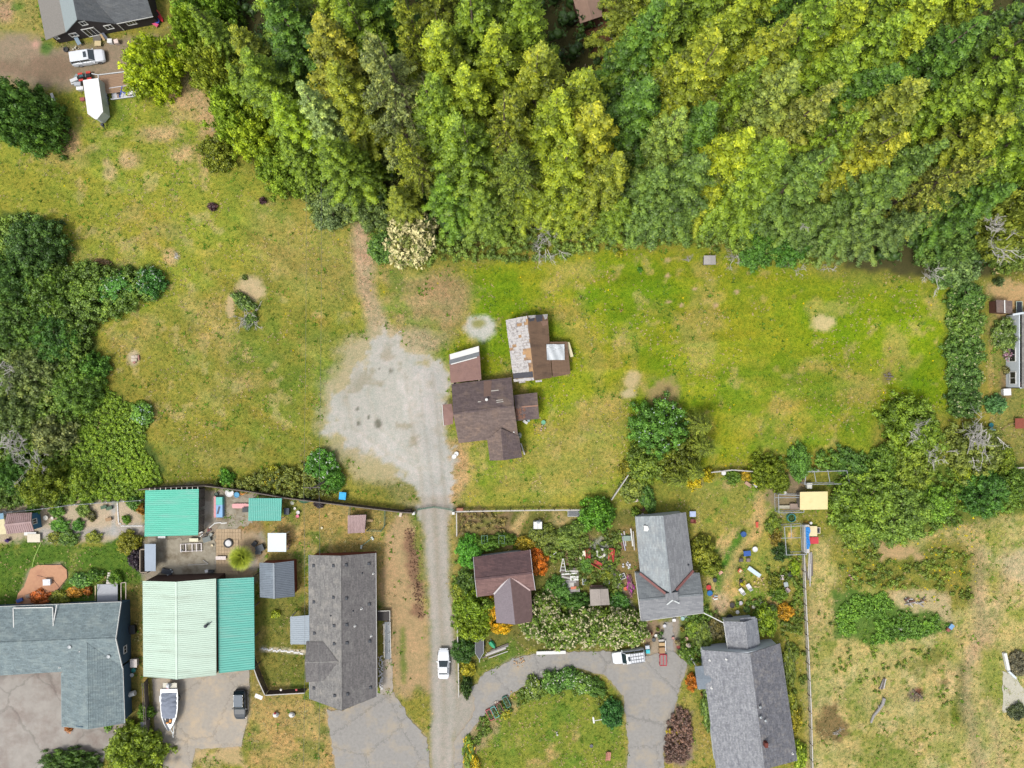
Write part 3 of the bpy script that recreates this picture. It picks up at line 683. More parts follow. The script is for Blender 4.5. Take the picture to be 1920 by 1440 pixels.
YEL = lambda m, r: np.array(C(250,212,20)) * r.uniform(.7,1.1, m)[:, None]
tufts('yellow_flowers', 5200,79,.27, ingreen((EAST, .03),(WEST, .014),([(1600,980),(1830,1000),(1835,1130),(1770,1160),(1680,1110),(1570,1080)], .45),([(1770,900),(1830,920),(1830,1000),(1760,990)], 1.)), colfun=YEL, tall=.5)
tufts('pale_weed_flowers', 1500,81,.3, ingreen(([(130,760),(260,760),(290,890),(150,900)], .5),([(540,380),(900,470),(820,500)], .1)), colfun=lambda m, r: np.array(C(235,230,200)) * r.uniform(.7,1.05, m)[:, None], tall=2.)
tufts('green_weeds', 9000,83,.42, lambda g, x, y, r: (fnoise(x, y, 1.6,85) > .61) & (GRASS[g] > .25), colfun=lambda m, r: np.array(C(112,142,42)) * r.uniform(.6,1.4, m)[:, None])
# ------------------------------------------------------------------ buildings
def V2(p): return Vector((p[0], p[1], 0))
def on_plane(px, py, A, B, C_):
    "point of a roof plane seen at a photo pixel"
    n = (B - A).cross(C_ - A); o = Vector((0,0, CAM_H)); d = Vector(((px - 960) / FPX, (720 - py) / FPX, -1))
    return o + d * ((A - o).dot(n) / d.dot(n))
def slope(root, eA, eB, rB, rA, m, courses=14, step=.03, th=.10, name='roof_slope'):
    "roof plane laid in stepped courses from the eave eA-eB up to rA-rB"
    b = mb(root); n = (eB - eA).cross(rA - eA).normalized()
    if n.z < 0: n = -n
    vs_ = []; fs = []
    for i in range(courses):
        t0, t1 = i / courses, (i + 1) / courses; k = len(vs_)
        vs_ += [eA.lerp(rA, t0) + n * step, eB.lerp(rB, t0) + n * step, eB.lerp(rB, t1), eA.lerp(rA, t1), eA.lerp(rA, t0), eB.lerp(rB, t0)]
        fs += [(k, k + 1, k + 2, k + 3),(k + 4, k + 5, k + 1, k)]
    b.add(vs_, fs); b.slab([p - n * .004 for p in (eA, eB, rB, rA)], th); return b.build(name, m, root)
def ribs(root, A, B, C_, D, m, n, h=.05, name='roof_sheet', th=.05):
    "ribbed metal sheet: ribs run A-D, repeated from A to B"
    b = mb(root); nn = (B - A).cross(D - A).normalized()
    if nn.z < 0: nn = -nn
    vs_ = []; fs = []
    for i in range(n):
        for f, u in ((0,0),(.62,0),(.72,1),(.90,1)):
            t = (i + f) / n; vs_ += [A.lerp(B, t) + nn * h * u, D.lerp(C_, t) + nn * h * u]
    vs_ += [B, C_]; k = len(vs_) // 2 - 1
    fs = [(2 * i, 2 * i + 2,2 * i + 3,2 * i + 1) for i in range(k)]
    b.add(vs_, fs); b.slab([p - nn * .006 for p in (A, B, C_, D)], th); return b.build(name, m, root)
def wall(root, a, b_, za, zb, m, peak=None, name='wall', z0=0., th=.14):
    a = V2(a); b_ = V2(b_); d = (b_ - a).normalized(); inn = Vector((-d.y, d.x, 0)) * th
    pts = [a + Vector((0,0, z0)), b_ + Vector((0,0, z0)), b_ + Vector((0,0, zb))]
    if peak is not None: pts.append(a.lerp(b_, peak[0]) + Vector((0,0, peak[1])))
    pts.append(a + Vector((0,0, za))); n = len(pts)
    return mb(root).add(pts + [p + inn for p in pts], [tuple(range(n)), tuple(range(n, 2 * n))[::-1]] + [(i, n + i, n + (i + 1) % n, (i + 1) % n) for i in range(n)]).build(name, m, root)
WHITE = paint(242,242,238, var=.05); GLASS = mat('window_glass', C(40,46,54),.12,.2,1., spec=.6); DARKV = mat('vent_metal', C(56,62,72),.6)
GALV = mat('galvanised_steel', C(176,182,186),.45,.1,6, metal=.3)
def window(root, a, b_, t, z, w_, h_, bars=1, name='window', fm=None):
    a = V2(a); b_ = V2(b_); d = (b_ - a).normalized(); o = Vector((d.y, -d.x, 0)); c = a.lerp(b_, t) + Vector((0,0, z)); B = mb(root); up = Vector((0,0,1))
    for s in (-1,1):
        B.beam(c + d * s * w_ / 2 - up * h_ / 2 + o * .03, c + d * s * w_ / 2 + up * h_ / 2 + o * .03,.11,.11)
        B.beam(c - d * (w_ / 2 + .06) + up * s * h_ / 2 + o * .035, c + d * (w_ / 2 + .06) + up * s * h_ / 2 + o * .035,.12,.11)
    for k in range(bars):
        q = c + d * w_ * ((k + 1) / (bars + 1) - .5); B.beam(q - up * h_ / 2 + o * .025, q + up * h_ / 2 + o * .025,.07,.06)
    f = B.build(name, fm or WHITE, root)
    rz = math.atan2(d.y, d.x); mb(root).box(c + o * .012,(w_ * .97,.03, h_ * .97), rz).build('pane', GLASS, f); return f
def inset(p, q1, d1, q2, d2): return V2(p) + (V2(q1) - V2(p)).normalized() * d1 + (V2(q2) - V2(p)).normalized() * d2
def gutter(root, a, b_, m=None, w_=.12, name='gutter'): return mb(root).beam(a - Vector((0,0,.05)), b_ - Vector((0,0,.05)), w_, .12).build(name, m or WHITE, root)
def building(name, label, cat, pts, group=None):
    c = sum((V2(p) for p in pts), Vector()) / len(pts); return thing(name, label, cat, c, group=group)
def gable(root, L0, L1, R0, R1, K0, K1, roof, wm, courses=14, over=.4, walls=(1,1,1,1), roof2=None, gut=None, gend=.3, ridge=True, rib=0, zcut=0.):
    "two slopes L and R on the ridge K0-K1; returns the four footprint corners (L0, L1, R1, R0)"
    if rib:
        ribs(root, L0, L1, K1, K0, roof, rib); ribs(root, R0, R1, K1, K0, roof2 or roof, rib)
    else:
        slope(root, L0, L1, K1, K0, roof, courses); slope(root, R0, R1, K1, K0, roof2 or roof, courses)
    if ridge: mb(root).beam(K0 + Vector((0,0,.02)), K1 + Vector((0,0,.02)),.28,.07).build('ridge_cap', roof, root)
    c = [inset(L0, R0, over, L1, gend), inset(L1, R1, over, L0, gend), inset(R1, L1, over, R0, gend), inset(R0, L0, over, R1, gend)]
    hs = (V2(L0) - V2(R0)).length / 2; zl = L0.z + (K0.z - L0.z) * over / hs - .16; zr = R0.z + (K0.z - R0.z) * over / hs - .16
    tk = (V2(K0) - V2(L0)).length / ((V2(K0) - V2(L0)).length + (V2(K0) - V2(R0)).length)
    # order the corners counter-clockwise so that walls face outwards
    P_ = [c[0], c[1], c[2], c[3]]; zt = [zl, zl, zr, zr]
    area = sum(P_[i].x * P_[(i + 1) % 4].y - P_[(i + 1) % 4].x * P_[i].y for i in range(4))
    segs = [(0,1, None),(1,2,(tk, K1.z - .14)),(2,3, None),(3,0,(1 - tk, K0.z - .14))]
    for k, (i, j, pk) in enumerate(segs):
        if not walls[k]: continue
        if area > 0: wall(root, P_[i], P_[j], zt[i], zt[j], wm, pk)
        else: wall(root, P_[j], P_[i], zt[j], zt[i], wm, None if pk is None else (1 - pk[0], pk[1]))
    if gut:
        gutter(root, L0, L1, gut); gutter(root, R0, R1, gut)
    return P_
def vent(root, p, s=.3, h=.22, m=None, name='roof_vent'): return mb(root).box(p + Vector((0,0, h / 2 - .03)),(s, s, h)).box(p + Vector((0,0,.02)),(s * 1.5, s * 1.5,.04)).build(name, m or DARKV, root)
def pipe(root, p, r=.07, h=.5, m=None, name='vent_pipe'): return mb(root).lathe(p - Vector((0,0,.05)), [(r * 2,0),(r * 2,.06),(r, .1),(r, h),(r * .6, h)], 10).build(name, m or WHITE, root)
def flue(root, p, r=.22, h=.35): return mb(root).lathe(p - Vector((0,0,.05)), [(r, 0),(r, h * .7),(r * 1.3, h * .72),(r * 1.25, h),(.02, h * 1.15)], 12).build('turbine_vent', GALV, root)

SH_BROWN = mat('brown_shingles', C(126,110,104),.95,.22,3,.3,14, col2=C(148,126,112), amt2=.45, s2=.5, tabs=0.11)
SH_BROWN2 = mat('brown_shingles_shaded', C(110,96,96),.95,.22,2,.3,14, col2=C(134,116,106), amt2=.45, s2=.45, tabs=0.11)  # same shingles darkened: shade of slopes turned from the sun put into colour
SH_RED = mat('faded_red_brown_roofing', C(152,120,112),.95,.14,1.4,.2,14, col2=C(158,124,112), amt2=.4, s2=.3)
SH_GREY = mat('grey_shingles', C(140,138,136),.95,.32,4,.4,16, col2=C(162,158,152), amt2=.45, s2=.7, tabs=1.571)
SH_PALE = mat('pale_grey_shingles', C(166,174,178),.95,.16,2.5,.3,16, col2=C(178,182,182), amt2=.4, s2=.4, tabs=1.48)
SH_SLATE = mat('slate_grey_shingles', C(138,142,150),.95,.24,5,.5,14, col2=C(160,162,168), amt2=.4, s2=1.2, tabs=1.5)
SH_BLUE = mat('blue_grey_shingles', C(132,148,152),.95,.26,4,.35,16, col2=C(150,164,164), amt2=.45, s2=.7, tabs=0.03)
SH_DARK = mat('charcoal_shingles', C(104,108,112),.95,.14,3,.3,16, col2=C(116,118,118), amt2=.4, s2=.3, tabs=0.2)
W_BLUE = mat('blue_siding', C(76,104,124),.8,.1,2); W_RUST = mat('rust_brown_siding', C(140,72,52),.85,.12,3); W_DARK = mat('black_siding', C(60,54,54),.85,.15,4)
W_WHITE = mat('white_siding', C(226,234,240),.8,.05,2); W_TAN = mat('tan_siding', C(170,156,138),.85,.1,2); W_BROWN = mat('brown_siding', C(112,74,60),.85,.12,3)
TEAL = mat('turquoise_metal', C(82,202,174),.5,.08,1.4, col2=C(112,196,176), amt2=.45, s2=.7, spec=.3, stretch=(.25,2,1)); TEAL2 = mat('deep_turquoise_metal', C(72,182,166),.5,.09,1.4, col2=C(104,178,164), amt2=.4, s2=.7, spec=.3, stretch=(.25,2,1))
MINT = mat('mint_metal', C(206,230,212),.5,.05,1.2, col2=C(190,210,192), amt2=.45, s2=.6, spec=.3, stretch=(.25,2,1)); GMETAL = mat('grey_metal', C(124,136,148),.5,.10,1.2, col2=C(146,160,172), amt2=.4, s2=.4)
WOOD_OLD = mat('weathered_wood', C(120,112,104),.95,.22,3,.3,20, stretch=(6,.8,1)); WOOD = mat('bare_wood', C(206,176,132),.85,.14,3, stretch=(5,1,1))
PINKMET = mat('pinkish_brown_metal', C(176,148,146),.6,.08,1.5, col2=C(160,130,126), amt2=.4, s2=.6)

# 1 -- brown house in the middle of the field
h = building('brown_house', 'brown shingled house with a south wing standing beside the gravel yard', 'house', [at(905,770)])
L0, L1 = at(846.5,720,2.7), at(959,707.5,2.7); R0, R1 = at(860,831,2.7), at(971.5,817.5,2.7); K0, K1 = at(849.8,776,4.5), at(964,761.5,4.5)
gable(h, L0, L1, R0, R1, K0, K1, SH_BROWN2, W_TAN, 18, roof2=SH_BROWN)
a0, a1 = at(913.5,824,2.7), at(918.6,863.5,2.7); b0, b1 = at(973,818,2.72), at(979,857.5,2.7); k0, k1 = at(939,803,3.75), at(944,863,3.75)
slope(h, a0, a1, k1, k0, SH_BROWN, 10); slope(h, b0, b1, k1, k0, SH_BROWN2,10)
pa, pb, pc = inset(a1, b1,.35, a0,.3), inset(b1, a1,.35, b0,.3), inset(b0, a0,.35, b1,.1)
wall(h, pa, pb, 2.75,2.75, W_TAN, (.42,3.6)); wall(h, pb, pc, 2.75,2.75, W_TAN); wall(h, inset(a0, b0,.35, a1,.1), pa, 2.75,2.75, W_TAN)
window(h, pa, pb, .5,1.5,1.3,1.0)
mb(h).beam(at(939,806,3.72), at(958,819,2.95),.14,.05).build('valley_flashing', GALV, h)
# west entry porch with a white fascia
porch = [at(829,758.5,2.3), at(831.9,798,2.3), at(849.5,795,2.5), at(847,757,2.5)]; apex = at(850,776,3.0)
B = mb(h).add([porch[0], porch[1], apex, porch[2], porch[3]], [(0,1,2),(1,3,2),(4,0,2)]); B.slab([p - Vector((0,0,.02)) for p in porch], .1); B.build('porch_roof', SH_RED, h)
mb(h).beam(porch[0], porch[1], .07,.22).build('fascia', WHITE, h)
for q in (porch[0], porch[1]): mb(h).beam(Vector((q.x + .2, q.y, 0)), Vector((q.x + .2, q.y, 2.25)),.12,.12).build('porch_post', WHITE, h)
# garage wing to the north with a mended strip of roofing
g = [at(841.5,665,2.9), at(898.5,648.5,2.9), at(902.6,711.5,3.3), at(845,718,3.3)]
slope(h, g[0], g[1], g[2], g[3], SH_RED, 16)
u = lambda s, t: g[0].lerp(g[1], s).lerp(g[3].lerp(g[2], s), t)
mb(h).slab([u(.03,.0) + Vector((0,0,.10)), u(.985,.0) + Vector((0,0,.10)), u(.985,.17) + Vector((0,0,.10)), u(.04,.19) + Vector((0,0,.10))], .04).build('white_sheet', WHITE, h)
mb(h).slab([u(.0,.20) + Vector((0,0,.09)), u(.98,.17) + Vector((0,0,.09)), u(.98,.30) + Vector((0,0,.09)), u(.0,.34) + Vector((0,0,.09))], .03).build('roofing_strip', mat('grey_felt', C(128,132,136),.9,.15,6), h)
mb(h).beam(u(.05,.355) + Vector((0,0,.10)), u(.9,.32) + Vector((0,0,.10)),.14,.03).build('batten', WHITE, h)
gc = [inset(g[0], g[1], .3, g[3], .3), inset(g[1], g[0], .3, g[2], .3), inset(g[2], g[3], .3, g[1], -.2), inset(g[3], g[2], .3, g[0], -.2)]
for i, j, z_, z2 in ((1,0,2.78,2.78),(0,3,2.78,3.15),(2,1,3.15,2.78)): wall(h, gc[i], gc[j], z_, z2, W_TAN)
# low east lean-to
e = [at(963,741,2.45), at(1007,736,2.45), at(1011,785,2.35), at(969,789,2.35)]; ka, kb = at(966,764,2.85), at(1009,760.5,2.85)
slope(h, e[0], e[1], kb, ka, SH_BROWN2,7); slope(h, e[3], e[2], kb, ka, SH_BROWN2,7)
mb(h).beam(at(978,763,2.88), kb + Vector((0,0,.03)),.2,.04).build('ridge_cap', mat('pink_ridge', C(170,130,110)), h)
ec = [inset(q, r1,.25, r2,.25) for q, r1, r2 in ((e[1], e[0], e[2]),(e[2], e[3], e[1]),(e[3], e[2], e[0]),(e[0], e[1], e[3]))]
wall(h, ec[1], ec[0], 2.4,2.4, W_BROWN, (.5,2.7)); wall(h, ec[2], ec[1], 2.35,2.35, W_BROWN); wall(h, ec[0], ec[3], 2.4,2.4, W_BROWN)
rng = random.Random(4)
B = mb(h)
for k in range(40):
    q = on_plane(rng.uniform(968,984), rng.uniform(766,786), e[3], e[2], kb); B.box(q + Vector((0,0,.05)),(rng.uniform(.15,.5), rng.uniform(.1,.3),.06), rng.random() * 3)
B.build('fallen_debris', mat('rusty_debris', C(140,104,88),.95,.4,5), h)['kind'] = 'stuff'
p = on_plane(912.5,749, L0, L1, K0); mb(h).lathe(p, [(.16,-.05),(.16,.5),(.22,.52),(.22,.62),(.05,.68)], 12).build('flue', WHITE, h)
for (xa, ya, xb, yb) in ((921,733,935,731.5),(930,751,943,749.5),(931,754.5,944,753),(896,753.5,902,753)):
    mb(h).beam(on_plane(xa, ya, L0, L1, K0) + Vector((0,0,.05)), on_plane(xb, yb, L0, L1, K0) + Vector((0,0,.05)),.12,.03).build('bare_lath', mat('pale_lath', C(200,196,186),.9), h)
mb(h).slab([q + Vector((0,0,.045)) for q in (on_plane(907,714.5, L0, L1, K0), on_plane(922,713, L0, L1, K0), on_plane(920,742, L0, L1, K0), on_plane(907,744, L0, L1, K0))], .02).build('roof_patch', mat('tan_patch', C(128,104,94),.95,.1,3), h)
for px, py in ((963.5,810),(959,819.5),(922,824.5)): pipe(h, on_plane(px, py, R0, R1, K0),.06,.3)

# 2 -- weathered shed with its shakes coming off
BR = mat('rust_brown_roll_roofing', C(134,108,88),.95,.18,.9,.2,10, col2=C(96,78,66), amt2=.35, s2=.5, stretch=(.3,1.5,1)); SHK = mat('silvery_shakes', C(206,202,200),.95,.18,5,.4,18, col2=C(130,122,122), amt2=.4, s2=2.2)
b2 = building('weathered_barn', 'old barn with peeling silvery shakes and rusty roll roofing beside the brown house', 'barn', [at(1005,655)])
L0, L1 = at(948.5,600,2.5), at(964,716,2.5); K0, K1 = at(988.6,592,4.5), at(1001.5,713,4.5); R0, R1 = at(1026.5,589,2.6), at(1035,708,2.6)
slope(b2, L0, L1, K1, K0, mat('bare_sheathing', C(196,158,116),.95,.15,1.2, col2=C(120,100,92), amt2=.5, s2=.4),3,.01)
slope(b2, R0, R1, K1, K0, BR, 9,.03)
x0, x1 = at(1030.5,640,2.58), R1; y0, y1 = at(1063.7,640.5,1.75), at(1069.6,701,1.75)
slope(b2, y0, y1, at(1036.5,707.5,2.62), at(1031,641,2.62), BR, 6,.03, name='lean_to_roof')
P2 = [inset(L0, R0,.2, L1,.25), inset(L1, R1,.2, L0,.25), inset(R1, L1,.3, R0,.25), inset(R0, L0,.3, R1,.25)]
for i, j, pk in ((0,1, None),(1,2,(.5,4.2)),(2,3, None),(3,0,(.5,4.2))): wall(b2, P2[i], P2[j], 2.5,2.5, WOOD_OLD, pk)
yl = [inset(y0, y1,.25, x0,.3), inset(y1, y0,.25, x1,.3)]; wall(b2, yl[1], yl[0], 1.7,1.7, WOOD_OLD); wall(b2, P2[2], yl[1], 2.4,1.7, WOOD_OLD); wall(b2, yl[0], Vector((x0.x - .3, x0.y - .3,0)),1.7,2.4, WOOD_OLD)
SHAKE = MB().box((0,0,0),(1,1,.03)).mesh('shake', SHK); rng = random.Random(8)
n_ = (L1 - L0).cross(K0 - L0).normalized(); n_ = n_ if n_.z > 0 else -n_
ey = (L1 - L0).normalized(); ex = (K0 - L0).normalized(); rot = Matrix((ex, ey, n_)).transposed() if ex.cross(ey).dot(n_) > 0 else Matrix((ex, -ey, n_)).transposed()
ROWS = 22
for r in range(ROWS):
    tv = (r + .5) / ROWS; reach = .96 if r < 11 else .52 if r < 15 else .95 if r == 15 or r > 18 else .78
    if r in (19,20): continue
    s = 0.
    while s < reach:
        wq = rng.uniform(.10,.24); wq = min(wq, 1 - s)
        if rng.random() > .10:
            q = L0.lerp(L1, tv).lerp(K0.lerp(K1, tv), s + wq / 2) + n_ * (.05 + .03 * rng.random())
            o = link('shake', SHAKE, b2, q - b2.location, (rot @ Matrix.Rotation(rng.gauss(0,.03),3, 'Z') @ Matrix.Rotation(rng.gauss(.04,.03),3, 'X')).to_euler(),((K0 - L0).length * wq * .97,(L1 - L0).length / ROWS * rng.uniform(.9,1.05),1))
        s += wq
mb(b2).slab([q + n_ * .06 for q in (L0.lerp(L1,.86), L0.lerp(L1,.95), L0.lerp(L1,.95).lerp(K0.lerp(K1,.95),.98), L0.lerp(L1,.86).lerp(K0.lerp(K1,.86),.98))], .03).build('roofing_strip', mat('dark_felt', C(84,84,92),.9,.2,4), b2)
nr = (R1 - R0).cross(K0 - R0).normalized(); nr = nr if nr.z > 0 else -nr
for s0, s1, t0, t1, m_, nm in ((.02,.42,0,.04, SHK, 'shake_patch'),(.35,.75,0,.10, mat('dark_felt', None), 'felt_patch'),(.75,1., .0,.07, SHK, 'shake_patch'),(.62,1,.10,.17, mat('pink_felt', C(160,128,110),.95,.1,3), 'felt_patch'),(0,.35,.035,.085, mat('dark_felt', None), 'felt_patch')):
    pt = lambda s, t: K0.lerp(R0, s).lerp(K1.lerp(R1, s), t) + nr * .06
    mb(b2).slab([pt(s0, t0), pt(s1, t0), pt(s1 - .05, t1), pt(s0 + .08, t1 + .01)], .02).build(nm, m_, b2)
for px, py, w_, h_ in ((979,716,1.0,.5),(1010,714.5,1.0,.5),(969,712,.9,.4)): mb(b2).box(at(px, py, 2.2),(w_, .3,.05),.1,.25).build('loose_board', SHK, b2)
tp = thing('tarp', 'wrinkled white tarp spread over the east slope of the old barn', 'tarp', at(1041,660,2.2))
tq = [at(1024.5,645.5,2.92), at(1058,645.5,2.02), at(1058.8,675,2.02), at(1025.5,675,2.95)]; N_ = 14; vs_ = []
for i in range(N_ + 1):
    for j in range(N_ + 1):
        s, t = i / N_, j / N_; q = tq[0].lerp(tq[1], s).lerp(tq[3].lerp(tq[2], s), t); vs_.append(q + Vector((0,0,.10 + .10 * abs(math.sin(5 * s + 7 * t + 2 * math.sin(4 * t))) + .06 * math.sin(13 * s - 4 * t))))
MB(tp.location).add(vs_, [(i * (N_ + 1) + j, (i + 1) * (N_ + 1) + j, (i + 1) * (N_ + 1) + j + 1, i * (N_ + 1) + j + 1) for i in range(N_) for j in range(N_)]).build('sheet', mat('white_tarp', C(222,228,232),.55,.06,3), tp)
bd = at(1070,655)
t = thing('leaning_board', 'long cream board leaning on the low east side of the old barn', 'board', bd); MB(bd).beam(at(1064.5,642,1.4), at(1072.5,669,.9),.5,.06).build('board', paint(236,226,186), t); MB(bd).beam(at(1073.5,655,.03), at(1066.5,655,1.2),.1,.1).build('prop', WOOD_OLD, t)

# 3 -- south-west lots: turquoise roofs
pb_ = building('pole_shed', 'open pole shed with a square turquoise ribbed metal roof', 'shed', [at(330,960)])
q = [at(272.4,919.5,2.6), at(372.7,917,2.9), at(371.5,1003.5,2.9), at(271,1006,2.6)]
ribs(pb_, q[0], q[3], q[2], q[1], TEAL, 23,.05, 'roof_sheet')
for k in range(10): c = q[0].lerp(q[1], .08 + k * .1); mb(pb_).beam(c + Vector((0,0,-.06)), c + Vector((0,.35,-.06)),.08,.1).build('rafter_end', paint(220,214,204), pb_)
f = [inset(q[i], q[(i + 1) % 4], .3, q[(i - 1) % 4], .3) for i in range(4)]
nb = 26
for k in range(nb):
    if k in (9,13,14,20): continue
    a = f[2].lerp(f[1], k / nb); bq = f[2].lerp(f[1], (k + .86) / nb); wall(pb_, a, bq, 2.6 - .1 * RND.random(),2.6 - .1 * RND.random(), WOOD_OLD, None, 'plank', th=.03)
for k in range(4): mb(pb_).beam(f[k], f[k] + Vector((0,0,2.5)),.14,.14).build('post', WOOD_OLD, pb_)
wall(pb_, f[1], f[0], 2.6,2.4, WOOD_OLD)
def canopy(name, label, cat, q, m, n, axis, post=WHITE, th=.05):
    t = building(name, label, cat, [q[0].lerp(q[2], .5)])
    if n: ribs(t, *(q if axis == 'x' else [q[0], q[3], q[2], q[1]]), m, n, .05)
    else: mb(t).slab(q, th).build('roof_panel', m, t)
    for i in range(4):
        c = inset(q[i], q[(i + 1) % 4], .2, q[(i - 1) % 4], .2); mb(t).beam(c, c + Vector((0,0, q[i].z - .04)),.1,.1).build('post', post, t)
        mb(t).beam(c + Vector((0,0, q[i].z - .09)), inset(q[(i + 1) % 4], q[(i + 2) % 4], .2, q[i], .2) + Vector((0,0, q[(i + 1) % 4].z - .09)),.08,.1).build('rail', post, t)
    return t
canopy('small_canopy', 'small turquoise ribbed canopy by the board fence, east of the pole shed', 'canopy', [at(466.4,934,2.3), at(528.6,934.3,2.3), at(527,976.5,2.1), at(465.5,976.5,2.1)], TEAL2,18, 'x')
canopy('white_canopy', 'plain white square canopy over a stack of firewood', 'canopy', [at(502,999.5,2.2), at(536.5,999.5,2.2), at(536.5,1034.5,2.1), at(502,1034.5,2.1)], paint(226,238,246, var=.03),0, 'x')
gs = building('corrugated_shed', 'low shed with a blue-grey corrugated gable roof beside the long grey house', 'shed', [at(519,1086)])
GM2 = mat('grey_metal_shaded', C(104,114,126),.55,.1,1.2)  # east slope: copy of the grey metal, darkened to paint in its shade
gable(gs, at(486.5,1055,2.3), at(487.5,1120,2.3), at(551,1051.5,2.2), at(552.5,1118.5,2.2), at(513,1056,3.0), at(514,1122.5,3.0), GMETAL, W_RUST, rib=20, roof2=GM2, over=.25, gend=.25)
# mint workshop with turquoise lean-to
ws = building('metal_workshop', 'mint green metal workshop with a turquoise lean-to, boat parked at its door', 'workshop', [at(345,1180)])
W_BRK = mat('dark_brown_metal', C(84,60,52),.8,.1,2)
P4 = gable(ws, at(267.5,1089.5,3.9), at(268.7,1268.5,3.9), at(405,1085,3.9), at(405.6,1266,3.9), at(330,1091,4.9), at(331,1273.8,4.9), MINT, W_BRK, rib=48, over=.15, gend=.15)
le = [at(407.5,1086,3.3), at(476,1082.5,2.9), at(477.5,1255,2.9), at(410,1262.5,3.3)]
ribs(ws, le[0], le[3], le[2], le[1], TEAL2,40,.06, 'lean_to_sheet')
for t_ in (0,.33,.66,1): c = le[1].lerp(le[2], t_); mb(ws).beam(Vector((c.x - .2, c.y, 0)), Vector((c.x - .2, c.y, c.z - .05)),.14,.14).build('post', WOOD_OLD, ws)
p = on_plane(388,1172, at(405,1085,3.9), at(405.6,1266,3.9), at(331,1273.8,4.9)); B = mb(ws); B.lathe(p - Vector((0,0,.05)), [(.18,0),(.18,.5),(.28,.52),(.28,.6),(.05,.7)], 12); B.build('flue', DARKV, ws)
mb(ws).beam(p + Vector((0,0,.1)), p + Vector((.7,.5,.05)),.12,.06).build('flue_stay', DARKV, ws)
a = V2(P4[1]); bq = V2(P4[2]); 
mb(ws).box(a.lerp(bq, .70) + Vector((0,-.06,1.5)),(3.4,.08,3.0)).build('roller_door', WHITE, ws)
# long grey house
lh = building('long_grey_house', 'long grey-roofed house with rust-brown north wall and a wheelchair ramp', 'house', [at(640,1180)])
L0, L1, R0, R1, K0, K1 = at(579.4,1040.8,2.6), at(580.5,1310.5,2.6), at(704.4,1037,2.6), at(706.5,1306,2.6), at(637.8,1042,3.95), at(640,1332.5,3.95)
P5 = gable(lh, L0, L1, R0, R1, K0, K1, SH_GREY, W_RUST, 16, over=.35, gut=None, gend=.35, roof2=mat('grey_shingles_shaded', C(118,115,115),.95,.30,4,.4,16, col2=C(136,134,132), amt2=.4, s2=.5, tabs=1.571))  # roof2 on the east: same shingles, shade put into a darker colour
gutter(lh, R0, R1); gutter(lh, L0, L1, paint(150,176,196))
kk = (at(572.5,1242,3.3), at(634,1240.5,3.86)); SG = mat('grey_shingles_shaded', None)
B = mb(lh)
v = dict(kw=at(572,1242,3.35), ke=at(634.5,1240.5,3.86), nw=at(574.5,1202.5,2.5), nv=at(606,1202.5,3.2), sw=at(573.5,1279,2.5), sv=at(606,1277,3.2))
v = {k_: q_ + Vector((0,0,.06)) for k_, q_ in v.items()}
B.add([v['kw'], v['ke'], v['nv'], v['nw']], [(0,1,2,3)]).add([v['kw'], v['sw'], v['sv'], v['ke']], [(0,1,2,3)]); B.build('cross_gable_roof', SG, lh)
mb(lh).beam(v['kw'], v['ke'], .2,.05).build('ridge_cap', SH_GREY, lh)
for px, py in ((589,1128.5),(590,1187),(625.5,1060.5),(588.5,1060.5),(625.8,1120),(626.8,1173),(627,1207),(628,1304),(589,1290)): vent(lh, on_plane(px, py, L0, L1, K0),.34)
for px, py in ((649,1059),(691.5,1056.5),(649.5,1121.5),(692,1132.5),(650,1171),(650.5,1205),(693,1202),(694.5,1288.5),(651.5,1301)): vent(lh, on_plane(px, py, R0, R1, K0),.36)
for px, py in ((678,1141),(665.5,1173.5),(696,1192),(700,1075)): pipe(lh, on_plane(px, py, R0, R1, K0),.09,.5)
for px, py in ((620.5,1154.5),): pipe(lh, on_plane(px, py, L0, L1, K0),.08,.3, DARKV)
for px, py in ((662,1145.5),(679,1074.5)): pipe(lh, on_plane(px, py, R0, R1, K0),.08,.3, DARKV)
pr = [at(544,1156.5,2.3), at(579.5,1153.5,2.5), at(580,1208.5,2.5), at(544.5,1208,2.3)]; ribs(lh, pr[0], pr[3], pr[2], pr[1], paint(160,172,182),14,.03, 'porch_roof')
for c in (pr[0], pr[3]): mb(lh).beam(Vector((c.x + .2, c.y, 0)), Vector((c.x + .2, c.y, 2.3)),.12,.12).build('porch_post', WHITE, lh)
# ramp and porch on the east side
B = mb(lh); B.box(at(719,1154,.7),(1.9,1.6,.1)); B.build('porch_deck', mat('dark_deck', C(70,66,66),.8), lh)
for a_, b_ in (((708,1146),(731,1145)),((731,1145),(731,1165)),((720,1170),(720.5,1234)),((731.5,1166),(733,1234))): mb(lh).beam(at(*a_, 1.5), at(*b_, 1.5 if a_[1] < 1160 else .95),.08,.08).build('handrail', paint(226,222,214), lh)
B = mb(lh); B.add([at(721,1166,.72), at(731,1166,.72), at(732,1236,.03), at(722,1236,.03)], [(3,2,1,0)]); B.slab([at(721,1166,.71), at(731,1166,.71), at(732,1236,.02), at(722,1236,.02)], .08); B.build('ramp', paint(140,146,150), lh)
for t_ in (.0,.25,.5,.75,1.): 
    for s in (0,1): q_ = at(721 + 10 * s, 1166 + 70 * t_); mb(lh).beam(q_, q_ + Vector((0,0,1.5 - .55 * t_)),.07,.07).build('rail_post', paint(226,222,214), lh)
sheet('ramp_path', [(720,1236),(736,1236),(737,1300),(712,1302)], CONC, .02,.05)

